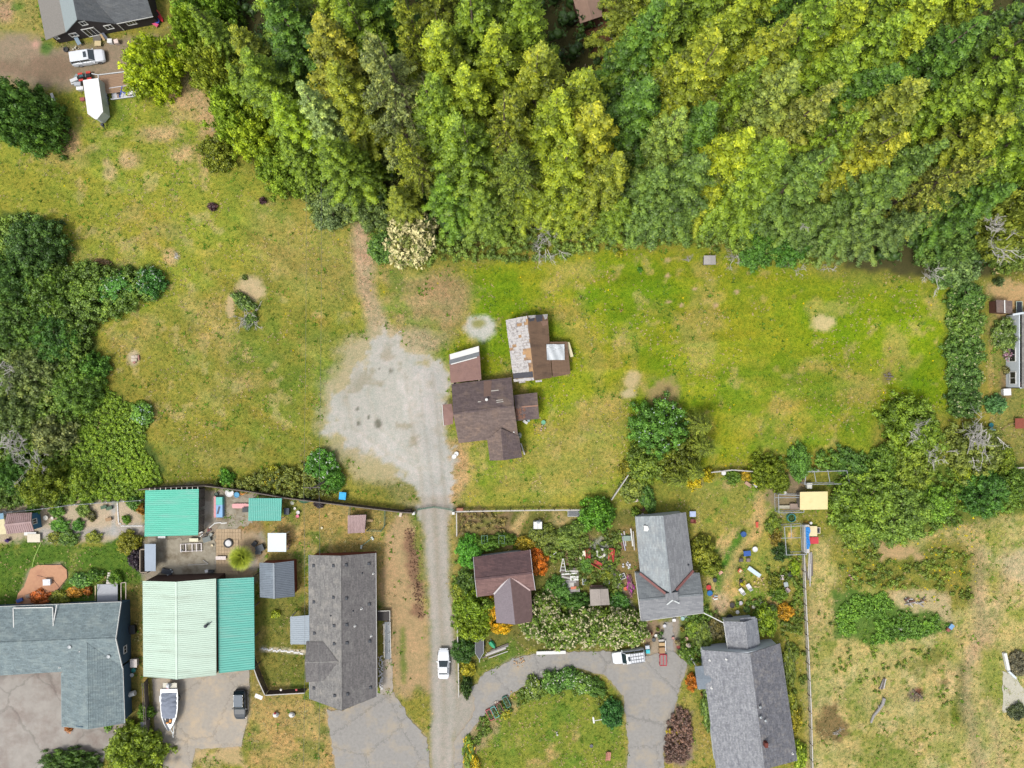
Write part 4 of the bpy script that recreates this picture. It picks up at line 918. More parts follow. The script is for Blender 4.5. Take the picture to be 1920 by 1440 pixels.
# 4 -- blue-grey house in the south-west corner
bh = building('blue_house', 'blue sided house with a blue-grey L-shaped shingle roof above the concrete driveway', 'house', [at(140,1230)])
L0, L1 = at(-60,1140,2.75), at(227.5,1128.7,2.75); R0, R1 = at(-60,1270,2.75), at(230,1252.5,2.75); K0, K1 = at(-60,1208,4.4), at(217.5,1197.5,4.4)
P6 = gable(bh, L0, L1, R0, R1, K0, K1, SH_BLUE, W_BLUE, 22, over=.45, gend=.15)
gutter(bh, L0, L1); mb(bh).beam(L1, K1,.08,.2).build('bargeboard', WHITE, bh); mb(bh).beam(R1, K1,.08,.2).build('bargeboard', WHITE, bh)
wa0, wa1, wb0, wb1, wk0, wk1 = at(115,1262,2.78), at(116,1362.5,2.75), at(230,1252,2.78), at(233.7,1356,2.75), at(162.5,1205,4.32), at(165,1367.5,4.32)
slope(bh, wa0, wa1, wk1, wk0, SH_BLUE, 12); slope(bh, wb0, wb1, wk1, wk0, SH_BLUE, 14); mb(bh).beam(wk0, wk1,.2,.06).build('ridge_cap', SH_BLUE, bh)
fw = [inset(wa1, wb1,.3, wa0,.3), inset(wb1, wa1,.3, wb0,.3), inset(wb0, wa0,.3, wb1,0), inset(wa0, wb0,.3, wa1,-.3)]
wall(bh, fw[0], fw[1], 2.7,2.7, W_BLUE, (.4,4.1)); wall(bh, fw[1], fw[2], 2.7,2.7, W_BLUE); wall(bh, fw[3], fw[0], 2.7,2.7, W_BLUE)
mb(bh).box((V2(fw[0]) + V2(fw[1])) / 2 + Vector((-.4,-.1,1.1)),(4.6,.06,2.2)).build('garage_door', WHITE, bh); gutter(bh, wb0, wb1); gutter(bh, wa0, wa1, paint(160,176,180))
window(bh, P6[2], P6[1], .22,1.75,1.1,.8)
dm = [at(25,1140,3.1), at(99,1138.5,3.1), at(98.5,1177,3.75), at(26,1180,3.75)]; slope(bh, dm[0], dm[1], dm[2], dm[3], SH_BLUE, 8, name='patio_roof')
for a_, b_ in (((25,1140),(26,1181)),((106.5,1134),(99,1178)),((99,1139),(100,1170))): mb(bh).beam(at(*a_, 3.15), at(*b_, 3.75),.12,.12).build('downpipe', WHITE, bh)
mb(bh).beam(dm[0], dm[1], .12,.15).build('gutter', WHITE, bh)
for px, py in ((132,1212),(205,1230),(150.5,1246)): flue(bh, on_plane(px, py, R0, R1, K0))
for px, py in ((150.5,1221),(140,1244),(176,1233.5),(181,1240),(112.5,1251)): pipe(bh, on_plane(px, py, R0, R1, K0),.08,.3)

# small garden shed with the blue gable
s_ = building('garden_shed', 'small blue shed with a pinkish-brown ribbed roof at the head of the garden strip', 'shed', [at(40,980)])
P7 = gable(s_, at(13,963,2.0), at(60,961,2.0), at(13,1001.5,2.0), at(64.5,996,2.0), at(8,984.5,2.75), at(58.8,979,2.75), PINKMET, mat('shed_blue', C(70,128,164),.8,.06,2), rib=13, over=.25, gend=.12)
window(s_, P7[2], P7[1], .5,1.55,.75,1.0,1)
t = building('lean_to', 'cream and blue roofed lean-to against the back of the small blue shed', 'shed', [at(-12,988)])
mb(t).slab([at(-40,972,2.0), at(7,966,2.0), at(12,1001,1.9), at(-40,1006,1.9)], .06).build('roof_panel', paint(226,214,168), t); mb(t).slab([at(-40,968,2.03), at(6,962,2.03), at(7,973,2.04), at(-40,979,2.04)], .04).build('roof_panel', paint(120,160,184), t)
for px, py in ((0,975),(6,1000)): mb(t).beam(at(px, py), at(px, py) + Vector((0,0,1.9)),.1,.1).build('post', WHITE, t)

# 5 -- brown house east of the lane
rb = building('red_brown_house', 'red-brown roofed house with a south wing, hemmed in by shrubs east of the lane', 'house', [at(945,1090)])
L0, L1, R0, R1, K0, K1 = at(887.5,1044.5,2.7), at(994,1031,2.7), at(894.4,1119,2.7), at(1003.7,1106,2.7), at(890.6,1086,4.2), at(998.7,1073.7,4.2)
P8 = gable(rb, L0, L1, R0, R1, K0, K1, mat('plum_shingles_shaded', C(104,82,84),.95,.14,2,.3,14, col2=C(130,98,96), amt2=.4, s2=.2, tabs=0.12), W_WHITE, 16, roof2=mat('plum_shingles', C(136,106,102),.95,.12,2,.3,14, col2=C(120,92,90), amt2=.35, s2=.3, tabs=0.12))  # north slope darker than south: its shade is put into the shingle colour
for a_, b_ in ((L0, K0),(K0, R0),(L1, K1),(K1, R1)): mb(rb).beam(a_, b_, .07,.2).build('bargeboard', paint(214,210,214), rb)
wk0, wk1, wa0, wa1, wb0, wb1 = at(956,1080,4.0), at(966,1171,4.0), at(926,1113.7,2.8), at(931,1167.5,2.7), at(995.5,1107,2.8), at(999,1165,2.7)
slope(rb, wa0, wa1, wk1, wk0, mat('grey_mauve_shingles', C(140,130,136),.95,.14,4,.3,14),12); slope(rb, wb0, wb1, wk1, wk0, mat('plum_wing', C(116,94,92),.95,.14,2,.3,14),12)
mb(rb).beam(wk0 + Vector((0,0,.05)), at(926,1114,2.9),.22,.06).build('valley_flashing', paint(206,200,200), rb); mb(rb).beam(wk0 + Vector((0,0,.05)), at(994,1107,2.9),.22,.06).build('valley_flashing', paint(206,180,176), rb)
fa = [inset(wa1, wb1,.3, wa0,.3), inset(wb1, wa1,.3, wb0,.3), inset(wb0, wa0,.3, wb1,.3), inset(wa0, wb0,.3, wa1,.3)]
wall(rb, fa[0], fa[1], 2.8,2.8, W_WHITE, (.5,3.8)); wall(rb, fa[1], fa[2], 2.8,2.8, W_WHITE); wall(rb, fa[3], fa[0], 2.8,2.8, W_WHITE)

# 6 -- pale grey T-shaped house
gh = building('pale_grey_house', 'T-shaped pale grey roofed house with red-brown valley trim', 'house', [at(1250,1070)])
L0, L1, R0, R1, K0, K1 = at(1191,968.7,2.9), at(1201,1080,2.9), at(1285.8,960.3,2.9), at(1300.5,1078,2.9), at(1241.8,967,4.5), at(1257,1112,4.5)
gable(gh, L0, L1, R0, R1, K0, K1, SH_PALE, W_WHITE, 16, walls=(1,0,1,1), roof2=mat('pale_grey_shingles_shaded', C(142,144,148),.95,.16,5,.35,16, tabs=1.48))  # east slope shade painted as a darker copy of the pale shingles
l0, l1, r0, r1, k0, k1 = at(1191,1075,2.6), at(1311.6,1074,2.6), at(1202.3,1164.6,2.6), at(1318.8,1149,2.6), at(1197.8,1124.8,4.1), at(1318.3,1114,4.1)
gable(gh, l0, l1, r0, r1, k0, k1, mat('lined_grey_shingles', C(134,140,144),.95,.16,5,.4,16, tabs=0.09), W_WHITE, 22, roof2=mat('smooth_grey_shingles', C(150,152,156),.95,.07,2,.2,16, tabs=0.09))
TRIM = paint(140,90,86)
mb(gh).beam(at(1199.5,1075,3.1), at(1247.5,1113,4.4),.35,.35).build('valley_trim', TRIM, gh); mb(gh).beam(at(1299.5,1070,3.0), at(1268,1106,4.3),.35,.35).build('valley_trim', TRIM, gh)
ck = [at(1247.5,1113,4.45), at(1271.5,1110,4.45), at(1261.5,1125.5,4.35)]
B = mb(gh).slab([ck[0], ck[1], ck[2]], .08).slab([at(1247.5,1113,4.4), ck[2], at(1249,1133,3.9)], .08).slab([at(1271.5,1110,4.4), at(1273,1131,3.9), ck[2]], .08); B.build('cricket', mat('pale_grey_shingles_shaded', None), gh)
for a_, b_ in (((1250,1134),(1261.5,1125)),((1261.5,1125),(1274,1131.5))): mb(gh).beam(at(*a_, 4.12), at(*b_, 4.42),.18,.06).build('ridge_cap', paint(214,220,220), gh)
p = on_plane(1211,990, L0, L1, K0); mb(gh).slab([p + Vector((x, y, .35)) for x, y in ((-.35,.45),(.25,.35),(.4,-.1),(.2,-.45),(-.35,-.4))], .4).build('skylight', WHITE, gh)
pipe(gh, on_plane(1290,1059, R0, R1, K0),.1,.3, DARKV); gutter(gh, r0, r1); gutter(gh, l0, l0.lerp(r0,.99), WHITE)
mb(gh).beam(at(1319,1149,2.55), at(1357,1168,2.6),.12,.12).build('overhead_pipe', WHITE, gh)

# 7 -- slate grey house in the south-east
sh = building('slate_grey_house', 'slate grey shingled house with a small north wing and west entry', 'house', [at(1400,1330)])
L0, L1, R0, R1, K0, K1 = at(1315,1218.7,2.8), at(1350,1480,2.8), at(1462.5,1206,2.8), at(1500,1470,2.8), at(1405,1225,4.5), at(1438,1485,4.5)
R1 = at(1495,1426,2.8); L1 = at(1343,1443,2.8); K1 = at(1432,1443,4.5)
gable(sh, L0, L1, R0, R1, K0, K1, mat('slate_shingles_lit', C(158,160,165),.95,.36,3.6,.5,14, col2=C(132,134,142), amt2=.45, s2=1.6, tabs=1.44), W_WHITE, 22, roof2=mat('slate_shingles_shaded', C(118,119,126),.95,.42,3.6,.5,14, col2=C(150,146,144), amt2=.4, s2=1.2, tabs=1.44))  # one slate roof: west colour holds the sunlight, east colour the shade
l0, l1, r0, r1, k0, k1 = at(1356.7,1164.6,2.5), at(1365.5,1219.5,2.5), at(1419,1158.5,2.5), at(1425,1206,2.5), at(1396,1166,3.5), at(1402,1226,3.5)
gable(sh, l0, l1, r0, r1, k0, k1, mat('slate_shingles_lit', None), W_WHITE, 12, walls=(1,0,1,1), roof2=SH_SLATE); gutter(sh, l0, l1)
mb(sh).box(at(1402,1163,2.75),(2.4,.9,.12),.1).build('rear_eave', SH_SLATE, sh)
e0, e1, e2, e3 = at(1302.5,1250,2.35), at(1308.7,1292.5,2.35), at(1326,1292,2.7), at(1319,1248,2.7); ek0, ek1 = at(1305.5,1273,2.75), at(1334,1273.5,3.1)
mb(sh).slab([e0, ek0, ek1, e3], .1).slab([ek0, e1, e2, ek1], .1).build('entry_roof', mat('blue_slate', C(130,140,150),.95,.15,4), sh)
for q_ in (e0, e1): mb(sh).beam(Vector((q_.x + .3, q_.y, 0)), Vector((q_.x + .3, q_.y, 2.3)),.14,.14).build('porch_post', WHITE, sh)
p = on_plane(1434,1393, R0, R1, K0); mb(sh).box(p + Vector((0,0,.3)),(.5,.7,1.0)).build('chimney', mat('brick_red', C(120,62,52),.9,.2,8), sh)
for px, py in ((1424,1324),(1425,1343),(1434,1349),(1437,1397)): mb(sh).lathe(on_plane(px, py, R0, R1, K0) - Vector((0,0,.05)), [(.13,0),(.13,.4),(.2,.42),(.2,.52),(.03,.6)], 10).build('flue', GALV, sh)
for px, py in ((1362,1236),(1334.5,1290),(1331,1238)): pipe(sh, on_plane(px, py, L0, L1, K0),.1,.3)
pipe(sh, on_plane(1486,1413, R0, R1, K0),.1,.3)

# 8 -- dark house in the north-west corner (the slopes climb out of the frame)
dh = building('dark_house', 'black sided house with charcoal roof and white framed windows by the dirt yard', 'house', [at(200,30)])
wa, wb = at(112,81), at(300,44); wd = (wb - wa).normalized(); up_ = Vector((-wd.y, wd.x, 0))
sax = lambda s, d, z: wa + wd * s + up_ * d + Vector((0,0, z))
Lw = (wb - wa).length; ov = -.35
DH1 = mat('brownish_grey_shingles', C(146,142,136),.95,.12,5,.3,16); DH2 = mat('pale_blue_shingles', C(156,168,170),.95,.08,4,.2,16)
slope(dh, sax(-.9, ov, 2.1), sax(-.9,14,2.1), sax(2.9,14,3.1), sax(2.9, ov, 3.1), DH1,14)
slope(dh, sax(2.9, ov, 3.1), sax(2.9,14,3.1), sax(6.2,14,5.6), sax(6.2, ov, 5.6), DH2,12)
slope(dh, sax(10.6, ov, 2.7), sax(10.6,14,2.7), sax(6.2,14,5.6), sax(6.2, ov, 5.6), SH_DARK, 14)
slope(dh, sax(10.2, ov, 2.75), sax(Lw + .2, ov, 2.75), sax(Lw + .2,5.5,5.0), sax(7.6,5.5,5.0), SH_DARK, 16)
gutter(dh, sax(10.6, ov, 2.72), sax(Lw + .2, ov, 2.75))
wall(dh, sax(0,0,0), sax(3.0,0,0),2.2,3.0, W_DARK); wall(dh, sax(3.0,0,0), sax(10.5,0,0),3.0,2.6, W_DARK, (.43,5.3)); wall(dh, sax(10.5,0,0), sax(Lw, 0,0),2.65,2.65, W_DARK)
wall(dh, sax(Lw, 0,0), sax(Lw, 13,0),2.65,2.65, W_DARK, (.42,4.8)); wall(dh, sax(0,13.5,0), sax(0,0,0),2.2,2.2, W_DARK)
A_, B_ = sax(0,0,0), sax(Lw, 0,0)
for s_, z_, w_, h_, nb_ in ((3.2,1.5,1.1,.9,1),(6.2,3.9,.9,1.0,1),(8.9,1.7,1.1,1.1,1),(12.4,1.7,1.4,1.1,2),(.6,1.6,.5,.6,0)): window(dh, A_, B_, s_ / Lw, z_, w_, h_, nb_)
f_ = window(dh, A_, B_, 5.9 / Lw, 1.3,1.9,2.2,2, 'patio_door'); mb(dh).box(sax(6.0,-.5,.15),(1.2,.8,.2),.2).build('door_step', paint(120,116,110), dh)
mb(dh).beam(sax(10.45,-.06,.2), sax(10.45,-.06,2.6),.09,.09).build('downpipe', WHITE, dh)

# 9 -- white house at the east edge
wh = building('white_house', 'white house with dark paned west windows behind the flowering shrubs', 'house', [at(1905,660)])
a, b = at(1886,728), at(1886,590); 
wall(wh, b, a, 2.9,2.9, W_WHITE); wall(wh, at(2010,590), b, 2.9,2.9, W_WHITE, (.5,4.6)); wall(wh, a, at(2010,728),2.9,2.9, W_WHITE)
gable(wh, at(1916,588,2.95), at(1916,728,2.95), at(2045,588,2.95), at(2045,728,2.95), at(1985,588,4.7), at(1985,728,4.7), SH_GREY, W_WHITE, 10, walls=(0,0,0,0))
window(wh, b, a, .55,1.5,2.1,1.4,1); window(wh, b, a, .86,1.6,1.9,1.3,1)
mb(wh).slab([at(1921,696,2.5), at(1960,696,2.6), at(1960,726,2.6), at(1910,727,2.4)], .08).build('porch_roof', SH_RED, wh)
for k in range(7): q_ = at(1897 + k * .3,700 + k * 4); mb(wh).beam(q_, q_ + Vector((0,0,1.0)),.06,.06).build('baluster', paint(170,190,180), wh)
mb(wh).beam(at(1897,699,1.0), at(1899,726,1.0),.1,.08).build('handrail', paint(190,206,200), wh)
mb(wh).beam(at(1899,590,3.0), at(1950,582,3.0),.3,.06).build('fascia', W_WHITE, wh)

# small sheds
def mini_gable(name, label, q, ze, zk, roof, wm, cat='shed', group=None, courses=6, cap=None, over=.15):
    t = building(name, label, cat, [at(sum(a[0] for a in q) / 4, sum(a[1] for a in q) / 4)], group)
    A, B_, C_, D = (at(*a, ze) for a in q); ka = at((q[0][0] + q[3][0]) / 2,(q[0][1] + q[3][1]) / 2, zk); kb = at((q[1][0] + q[2][0]) / 2,(q[1][1] + q[2][1]) / 2, zk)
    gable(t, A, B_, D, C_, ka, kb, roof, wm, courses, over, gend=.1)
    if cap: mb(t).beam(ka + Vector((0,0,.06)), kb + Vector((0,0,.06)),.16,.05).build('ridge_board', cap, t)
    return t
mini_gable('well_house', 'little weathered grey plank shed at the edge of the woods above the field', [(1320,479),(1319.5,496),(1342,496),(1341.5,479)], 1.1,1.5, mat('pale_hut_wood', C(186,182,178),.9,.12,4, stretch=(6,.8,1)), WOOD_OLD)
mini_gable('brown_shed', 'small brown shed with a pale ridge board by the white house', [(1868,562),(1869,586),(1898,588),(1898,564)], 2.0,2.3, SH_BROWN, W_BROWN, cap=WHITE)
mini_gable('tin_shed', 'small grey tin roofed shed at the edge of the cream flowered shrub', [(1106,1105),(1107,1136),(1143,1134),(1140,1104)], 2.0,2.3, mat('warm_grey_tin', C(166,156,148),.6,.12,2), W_TAN)
t = mini_gable('forest_cabin', 'brown roofed cabin half hidden under the tall conifers', [(1066,-30),(1088,44),(1130,30),(1116,-42)], 3.2,4.2, mat('cabin_brown', C(168,138,120),.9,.08,2), W_BROWN, 'cabin', courses=8)
t = building('side_shed', 'narrow pale blue-grey roofed shed along the edge of the concrete yard', 'shed', [at(281,1045)])
mb(t).slab([at(271,1020,2.1), at(292,1020,2.1), at(292,1071,2.1), at(271.5,1071,2.1)], .06).build('roof_panel', mat('pale_blue_tin', C(150,166,184),.5,.06,2), t)
for a_, b_ in (((274,1068),(289,1068)),((289,1068),(289,1024)),((289,1024),(274,1024)),((274,1024),(274,1068))): wall(t, at(*a_), at(*b_),2.02,2.02, W_TAN)
t = building('chicken_coop', 'chicken coop with a pinkish ribbed roof inside a green mesh run', 'coop', [at(668,982)])
q = [at(652,966.5,1.6), at(686.5,965,1.6), at(684,998.6,1.5), at(652,1000.3,1.5)]; ribs(t, q[0], q[1], q[2], q[3], PINKMET, 12,.04)
f = [inset(q[i], q[(i + 1) % 4], .2, q[(i - 1) % 4], .2) for i in range(4)]
for i in range(4): wall(t, f[(i + 1) % 4], f[i], 1.5,1.5, WOOD_OLD)
mb(t).beam(at(687,976,.9), at(699,976.5,.15),.35,.05).build('ramp', WOOD, t)
t = building('hen_house', 'hen house with a cream plywood roof joined to wire pens', 'coop', [at(1525,938)])
q = [at(1500,922.5,2.0), at(1552,921.5,2.0), at(1552,955,1.9), at(1500,956,1.9)]; mb(t).slab(q, .06).build('roof_panel', mat('plywood', C(246,228,170),.8,.05,1.5, col2=C(226,190,130), amt2=.2, s2=.5), t)
f = [inset(q[i], q[(i + 1) % 4], .2, q[(i - 1) % 4], .2) for i in range(4)]
for i in range(4): wall(t, f[(i + 1) % 4], f[i], 1.9,1.9, WOOD_OLD)
# ------------------------------------------------------------------ trees and shrubs
def FC(r, g, b): return tuple(min(.8, x * 1.45) for x in C(r, g, b))
OLV, LIME, GRN, DEEP, GOLD, PALE, YEL_, SAGE, BRON, DARK = FC(140,152,48), FC(154,174,46), FC(126,156,46), FC(88,130,48), FC(158,170,50), FC(148,176,80), FC(166,184,42), FC(106,138,62), FC(148,166,48), FC(78,112,42)
FOREST = [
 (362,8,17, GRN, 'tuft', 0, 'green tree at the western tip of the woods, nearest the dark house'),
 (425,40,20, OLV, 'round', 3, 'olive green tree just east of the tree at the western tip of the woods'),
 (430,120,16, GRN, 'tuft', 1, 'rounded green tree on the woods edge above the small shrub with a bare twig'),
 (505,-10,25, DEEP, 'round', 1, 'deep green conifer on the top edge beside the olive yellow conifer'),
 (580,22,27, FC(152,154,52), 'round', 0, 'olive yellow conifer west of the big feathery spruce'),
 (640,-25,28, GRN, 'round', 2, 'green conifer on the top edge behind the feathery spruce'),
 (706,62,31, FC(136,148,84), 'feather', 0, 'big feathery grey-olive spruce with pale bare limbs showing'),
 (755,-20,28, OLV, 'feather', 1, 'thin feathery olive conifer behind the big grey-olive spruce'),
 (815,18,28, LIME, 'round', 1, 'lime green pointed conifer east of the big feathery spruce'),
 (880,-25,28, GRN, 'tuft', 0, 'mid green conifer on the top edge between two lime conifers'),
 (935,48,28, LIME, 'round', 0, 'lime conifer whose tip stands south-west of the forest cabin'),
 (975,-30,27, GRN, 'round', 3, 'green conifer on the top edge just west of the forest cabin'),
 (1008,98,28, FC(152,164,48), 'round', 1, 'broad yellow-olive conifer just south-west of the forest cabin'),
 (1098,118,26, BRON, 'tuft', 1, 'bronze gold conifer directly below the forest cabin'),
 (1240,10,27, DEEP, 'tuft', 2, 'deep green conifer east of the forest cabin clearing'),
 (1268,-20,27, GRN, 'round', 0, 'green conifer on the top edge north of the golden topped conifer'),
 (1348,78,30, GOLD, 'round', 1, 'tall golden topped conifer leaning over the dark green ones'),
 (1395,-5,27, LIME, 'tuft', 0, 'yellow-green conifer on the top edge between the two golden conifers'),
 (1482,32,28, FC(156,168,52), 'round', 2, 'golden green conifer on the top edge with a bare limb'),
 (1558,0,27, GRN, 'round', 1, 'scalloped green conifer on the top edge east of the golden green one'),
 (1630,-25,27, LIME, 'round', 0, 'lime green conifer on the top edge above the deep green hollow'),
 (1700,15,27, GRN, 'tuft', 1, 'broad green conifer near the top edge with a lime conifer on each side'),
 (1772,-10,27, LIME, 'round', 3, 'lime tinted conifer at the top edge, last but two before the corner'),
 (1838,40,27, DEEP, 'round', 0, 'deep green conifer near the north-east corner of the woods'),
 (1908,0,27, DARK, 'tuft', 0, 'darkest conifer right in the north-east corner of the woods'),
 (1905,105,26, GRN, 'round', 2, 'green conifer at the east edge below the darkest corner conifer'),
 (455,92,22, GRN, 'round', 1, 'blunt green conifer west of the bright lime one'),
 (505,170,21, FC(156,190,44), 'round', 2, 'bright lime conifer beside the pale blue-green one at the woods edge'),
 (565,165,22, FC(172,198,116), 'tuft', 2, 'pale blue-green conifer between the bright lime one and the spruce'),
 (630,105,25, OLV, 'round', 3, 'olive conifer touching the west side of the big feathery spruce'),
 (790,140,27, GRN, 'round', 2, 'slim green conifer touching the east side of the big feathery spruce'),
 (862,118,27, LIME, 'round', 3, 'knobbly lime conifer south of the pointed lime one'),
 (945,168,28, OLV, 'feather', 1, 'olive feathery conifer with drooping sprays in the middle of the woods'),
 (1045,182,27, LIME, 'round', 0, 'lime conifer in front of the broad yellow-olive one'),
 (1110,205,26, FC(160,166,46), 'round', 3, 'golden lime conifer south of the bronze one by the cabin'),
 (1232,145,25, DEEP, 'round', 1, 'deep green conifer shading the scrap by the forest cabin'),
 (1272,210,24, PALE, 'tuft', 1, 'pale sea green round-headed conifer in front of the golden topped one'),
 (1345,175,25, DEEP, 'round', 0, 'deep green conifer standing between the pale round-headed and pale lime conifers'),
 (1425,110,27, GRN, 'tuft', 0, 'green conifer behind the big pale lime one'),
 (1498,118,28, FC(150,168,78), 'tuft', 1, 'big pale lime conifer with fine tufts, mid-east of the woods'),
 (1565,165,26, FC(150,160,72), 'tuft', 2, 'pale olive conifer against the east flank of the big pale lime one'),
 (1622,85,26, GRN, 'round', 3, 'green conifer beside the dark gap north of the big olive conifer'),
 (1690,112,26, DEEP, 'round', 2, 'deep green conifer just north of the big olive conifer'),
 (1752,142,29, FC(138,148,52), 'round', 1, 'big olive conifer near the east side with a brown heart'),
 (1830,145,26, GRN, 'tuft', 2, 'fine tufted green conifer east of the big olive conifer'),
 (1905,205,25, OLV, 'round', 3, 'olive conifer cut by the east edge above the feathery one'),
 (520,255,16, GRN, 'tuft', 0, 'short green tree on the woods edge below the bright lime conifer'),
 (600,262,20, GRN, 'round', 0, 'green conifer below the pale blue-green one, at the woods edge'),
 (655,275,18, GRN, 'tuft', 1, 'short green conifer at the feet of the big spruce on its west'),
 (760,250,22, OLV, 'feather', 1, 'thin grey-olive conifer at the feet of the big feathery spruce'),
 (868,232,25, GRN, 'round', 1, 'green conifer north of the scalloped front conifer'),
 (970,262,25, FC(120,140,54), 'feather', 0, 'dark conifer with long combed sprays north of the dead brush pile'),
 (1068,275,25, LIME, 'round', 2, 'lime gold conifer south of the golden lime one'),
 (1150,285,23, OLV, 'round', 0, 'olive conifer south-west of the pale round-headed one'),
 (1238,315,22, SAGE, 'tuft', 2, 'sage green conifer under the pale round-headed one'),
 (1322,290,23, SAGE, 'round', 1, 'sage green conifer west of the bright yellow conifer'),
 (1408,232,25, YEL_, 'round', 2, 'bright yellow-lime slim conifer, the yellowest in the woods'),
 (1478,265,25, GRN, 'round', 3, 'green conifer east of the yellowest conifer'),
 (1560,290,24, SAGE, 'round', 0, 'sage conifer with rounded pads south of the pale olive one'),
 (1620,205,25, GRN, 'tuft', 1, 'green conifer wedged beside the small golden-tipped conifer'),
 (1690,246,23, FC(164,168,50), 'round', 2, 'small golden-tipped conifer in front of the big olive one'),
 (1712,325,22, SAGE, 'round', 3, 'sage conifer below the small golden-tipped one'),
 (1778,262,24, SAGE, 'tuft', 0, 'grey-sage conifer west of the feathery eastern conifer'),
 (1862,290,24, FC(144,152,62), 'feather', 0, 'feathery olive conifer at the east side with pale bare limbs'),
 (1912,345,20, DEEP, 'round', 1, 'deep green conifer at the east edge above the sandy yard'),
 (560,318,9, GRN, 'tuft', 2, 'low bushy conifer at the woods edge beside the meadow'),
 (735,345,17, OLV, 'round', 2, 'olive conifer behind the cream flowered shrub'),
 (835,338,19, FC(108,148,44), 'round', 1, 'strongly scalloped green conifer at the front, east of the cream flowered shrub'),
 (905,358,19, FC(118,146,50), 'round', 3, 'scalloped olive-green conifer beside the strongly scalloped front one'),
 (985,348,17, LIME, 'round', 0, 'lime conifer right behind the dead brush pile'),
 (1088,352,17, LIME, 'tuft', 1, 'yellow-green conifer at the front edge east of the dead brush pile'),
 (1168,372,18, GRN, 'round', 2, 'rounded green conifer on the front edge midway to the plank shed'),
 (1255,372,18, SAGE, 'round', 0, 'sage conifer on the front edge west of the grey plank shed'),
 (1345,350,17, FC(168,182,52), 'round', 3, 'lime yellow conifer on the front edge above the grey plank shed'),
 (1445,345,19, GRN, 'round', 1, 'green conifer on the front edge east of the grey plank shed'),
 (1560,385,17, FC(104,134,62), 'round', 2, 'sage conifer at the front left of the broad sweeping one'),
 (1650,400,18, FC(110,136,68), 'round', 1, 'broad sweeping sage conifer on the front edge in the east'),
 (1735,405,19, FC(104,130,70), 'round', 0, 'sage conifer on the front edge above the east hedgerow'),
 (1800,380,18, SAGE, 'feather', 1, 'thin sage conifer among bare grey branches in the east'),
]
BACK = ('olive green tree near the western tip', 'olive yellow conifer', 'big feathery spruce', 'lime green pointed conifer', 'lime conifer near the cabin', 'deep green conifer by the cabin', 'tall golden topped conifer', 'golden green conifer', 'scalloped green conifer', 'broad green conifer on the top edge', 'deep green corner conifer', 'darkest corner conifer')
for px, py, lab in ((1990,25, 'conifer leaning in over the east edge at the north-east corner'),(1985,120, 'conifer leaning in over the east edge below the corner'),(1990,225, 'conifer leaning in over the east edge above the feathery one')): FOREST.append((px, py, 27, GRN, 'round', 1, lab))
for n_, i_ in enumerate((0,1,2,3,4,7,8,9,10,11,12,13)):
    FOREST.append((470 + i_ * 112,-105 - 20 * (i_ % 2),28,(GRN, LIME, DEEP, OLV)[i_ % 4], ('round', 'tuft')[i_ % 2], i_ % 3, 'conifer cut off by the top edge behind the ' + BACK[n_]))
for i, (px, py, h_, col, st, k, lab) in enumerate(FOREST):
    jit = RND.uniform(.88,1.04); conifer(px, py, h_, lab, tuple((c * .84 + m_ * .16) * jit for c, m_ in zip(col, FC(122,148,46))), st, k, RND.uniform(1.02,1.34) if h_ > 15 else 1.6)

for px, py, h_, r_, col, lab in ((372,58,9,4.2, FC(150,180,52), 'clumpy green tree at the woods edge north-east of the lime tree'),(408,130,9,4.4, FC(160,176,56), 'olive tree on the woods edge east of the lime tree'),(382,14,9,4.2, FC(126,164,54), 'deep green tree on the woods edge by the top of the frame'),(446,200,9,4.6, FC(148,178,52), 'clumpy green tree on the woods edge above the olive shrub'),(482,250,8,4.2, FC(168,192,50), 'lime green tree on the woods edge east of the olive shrub'),(530,315,7,4.0, FC(142,172,56), 'green tree on the bend of the woods edge above the purple-leaved shrubs'),(1890,420,9,5.0, FC(150,164,62), 'olive tree behind the silver branches at the east edge'),(1905,280,12,5.4, GRN, 'green tree at the east edge beside the feathery olive conifer'),(1780,452,6,4.4, SAGE, 'sage green tree above the spray of grey twigs')): bush(px, py, h_, r_, lab, col, 'tree', 'X')
# undergrowth of the wood and the bramble thicket: masses nobody could count
mass('forest_undergrowth', [(340,-60),(1960,-60),(1960,470),(1800,505),(1600,480),(1500,450),(1300,415),(1000,430),(840,455),(740,420),(640,385),(500,300),(440,200),(360,60)], 'stuff', 2.6, lambda x, y: 1.5 + 2.2 * fnoise(x, y, 90,91),18,.42,1.25, FC(66,94,40),91)  # colour darkened so the gaps between crowns look shaded
mass('bramble_edge', [(690,430),(720,470),(760,500),(880,492),(1000,492),(1100,478),(1180,470),(1290,455),(1360,478),(1420,492),(1520,500),(1560,470),(1440,420),(1180,410),(880,430),(820,440),(720,410)], 'stuff', 1.0, lambda x, y: .5 + 1.4 * fnoise(x, y, 40,93),34,.22,.55, FC(129,155,66),93,14)
mass('bramble_edge', [(470,310),(560,370),(590,410),(640,425),(690,415),(690,370),(600,330),(520,290)], 'stuff', 1.0, lambda x, y: .8 + 1.6 * fnoise(x, y, 40,94),34,.24,.6, FC(133,153,72),94,14)
TH = [(-40,415),(50,405),(95,430),(115,465),(130,495),(180,490),(240,505),(290,503),(305,530),(300,560),(250,590),(195,605),(175,640),(178,690),(185,730),(150,770),(130,830),(120,945),(-40,950)]
mass('bramble_thicket', TH, 'stuff', .95, lambda x, y: .8 + 2.0 * fnoise(x, y, 60,95),36,.25,   .62, FC(122,152,62),95,16)
mass('flowering_weeds', [(170,700),(200,728),(245,757),(272,752),(285,772),(280,800),(268,832),(290,872),(308,903),(275,914),(270,934),(110,945),(120,830),(140,765)], 'stuff', .55, lambda x, y: .08 + .35 * fnoise(x, y, 30,96),24,.19,.30, FC(126,158,50),96,12,.5, ragged=8)
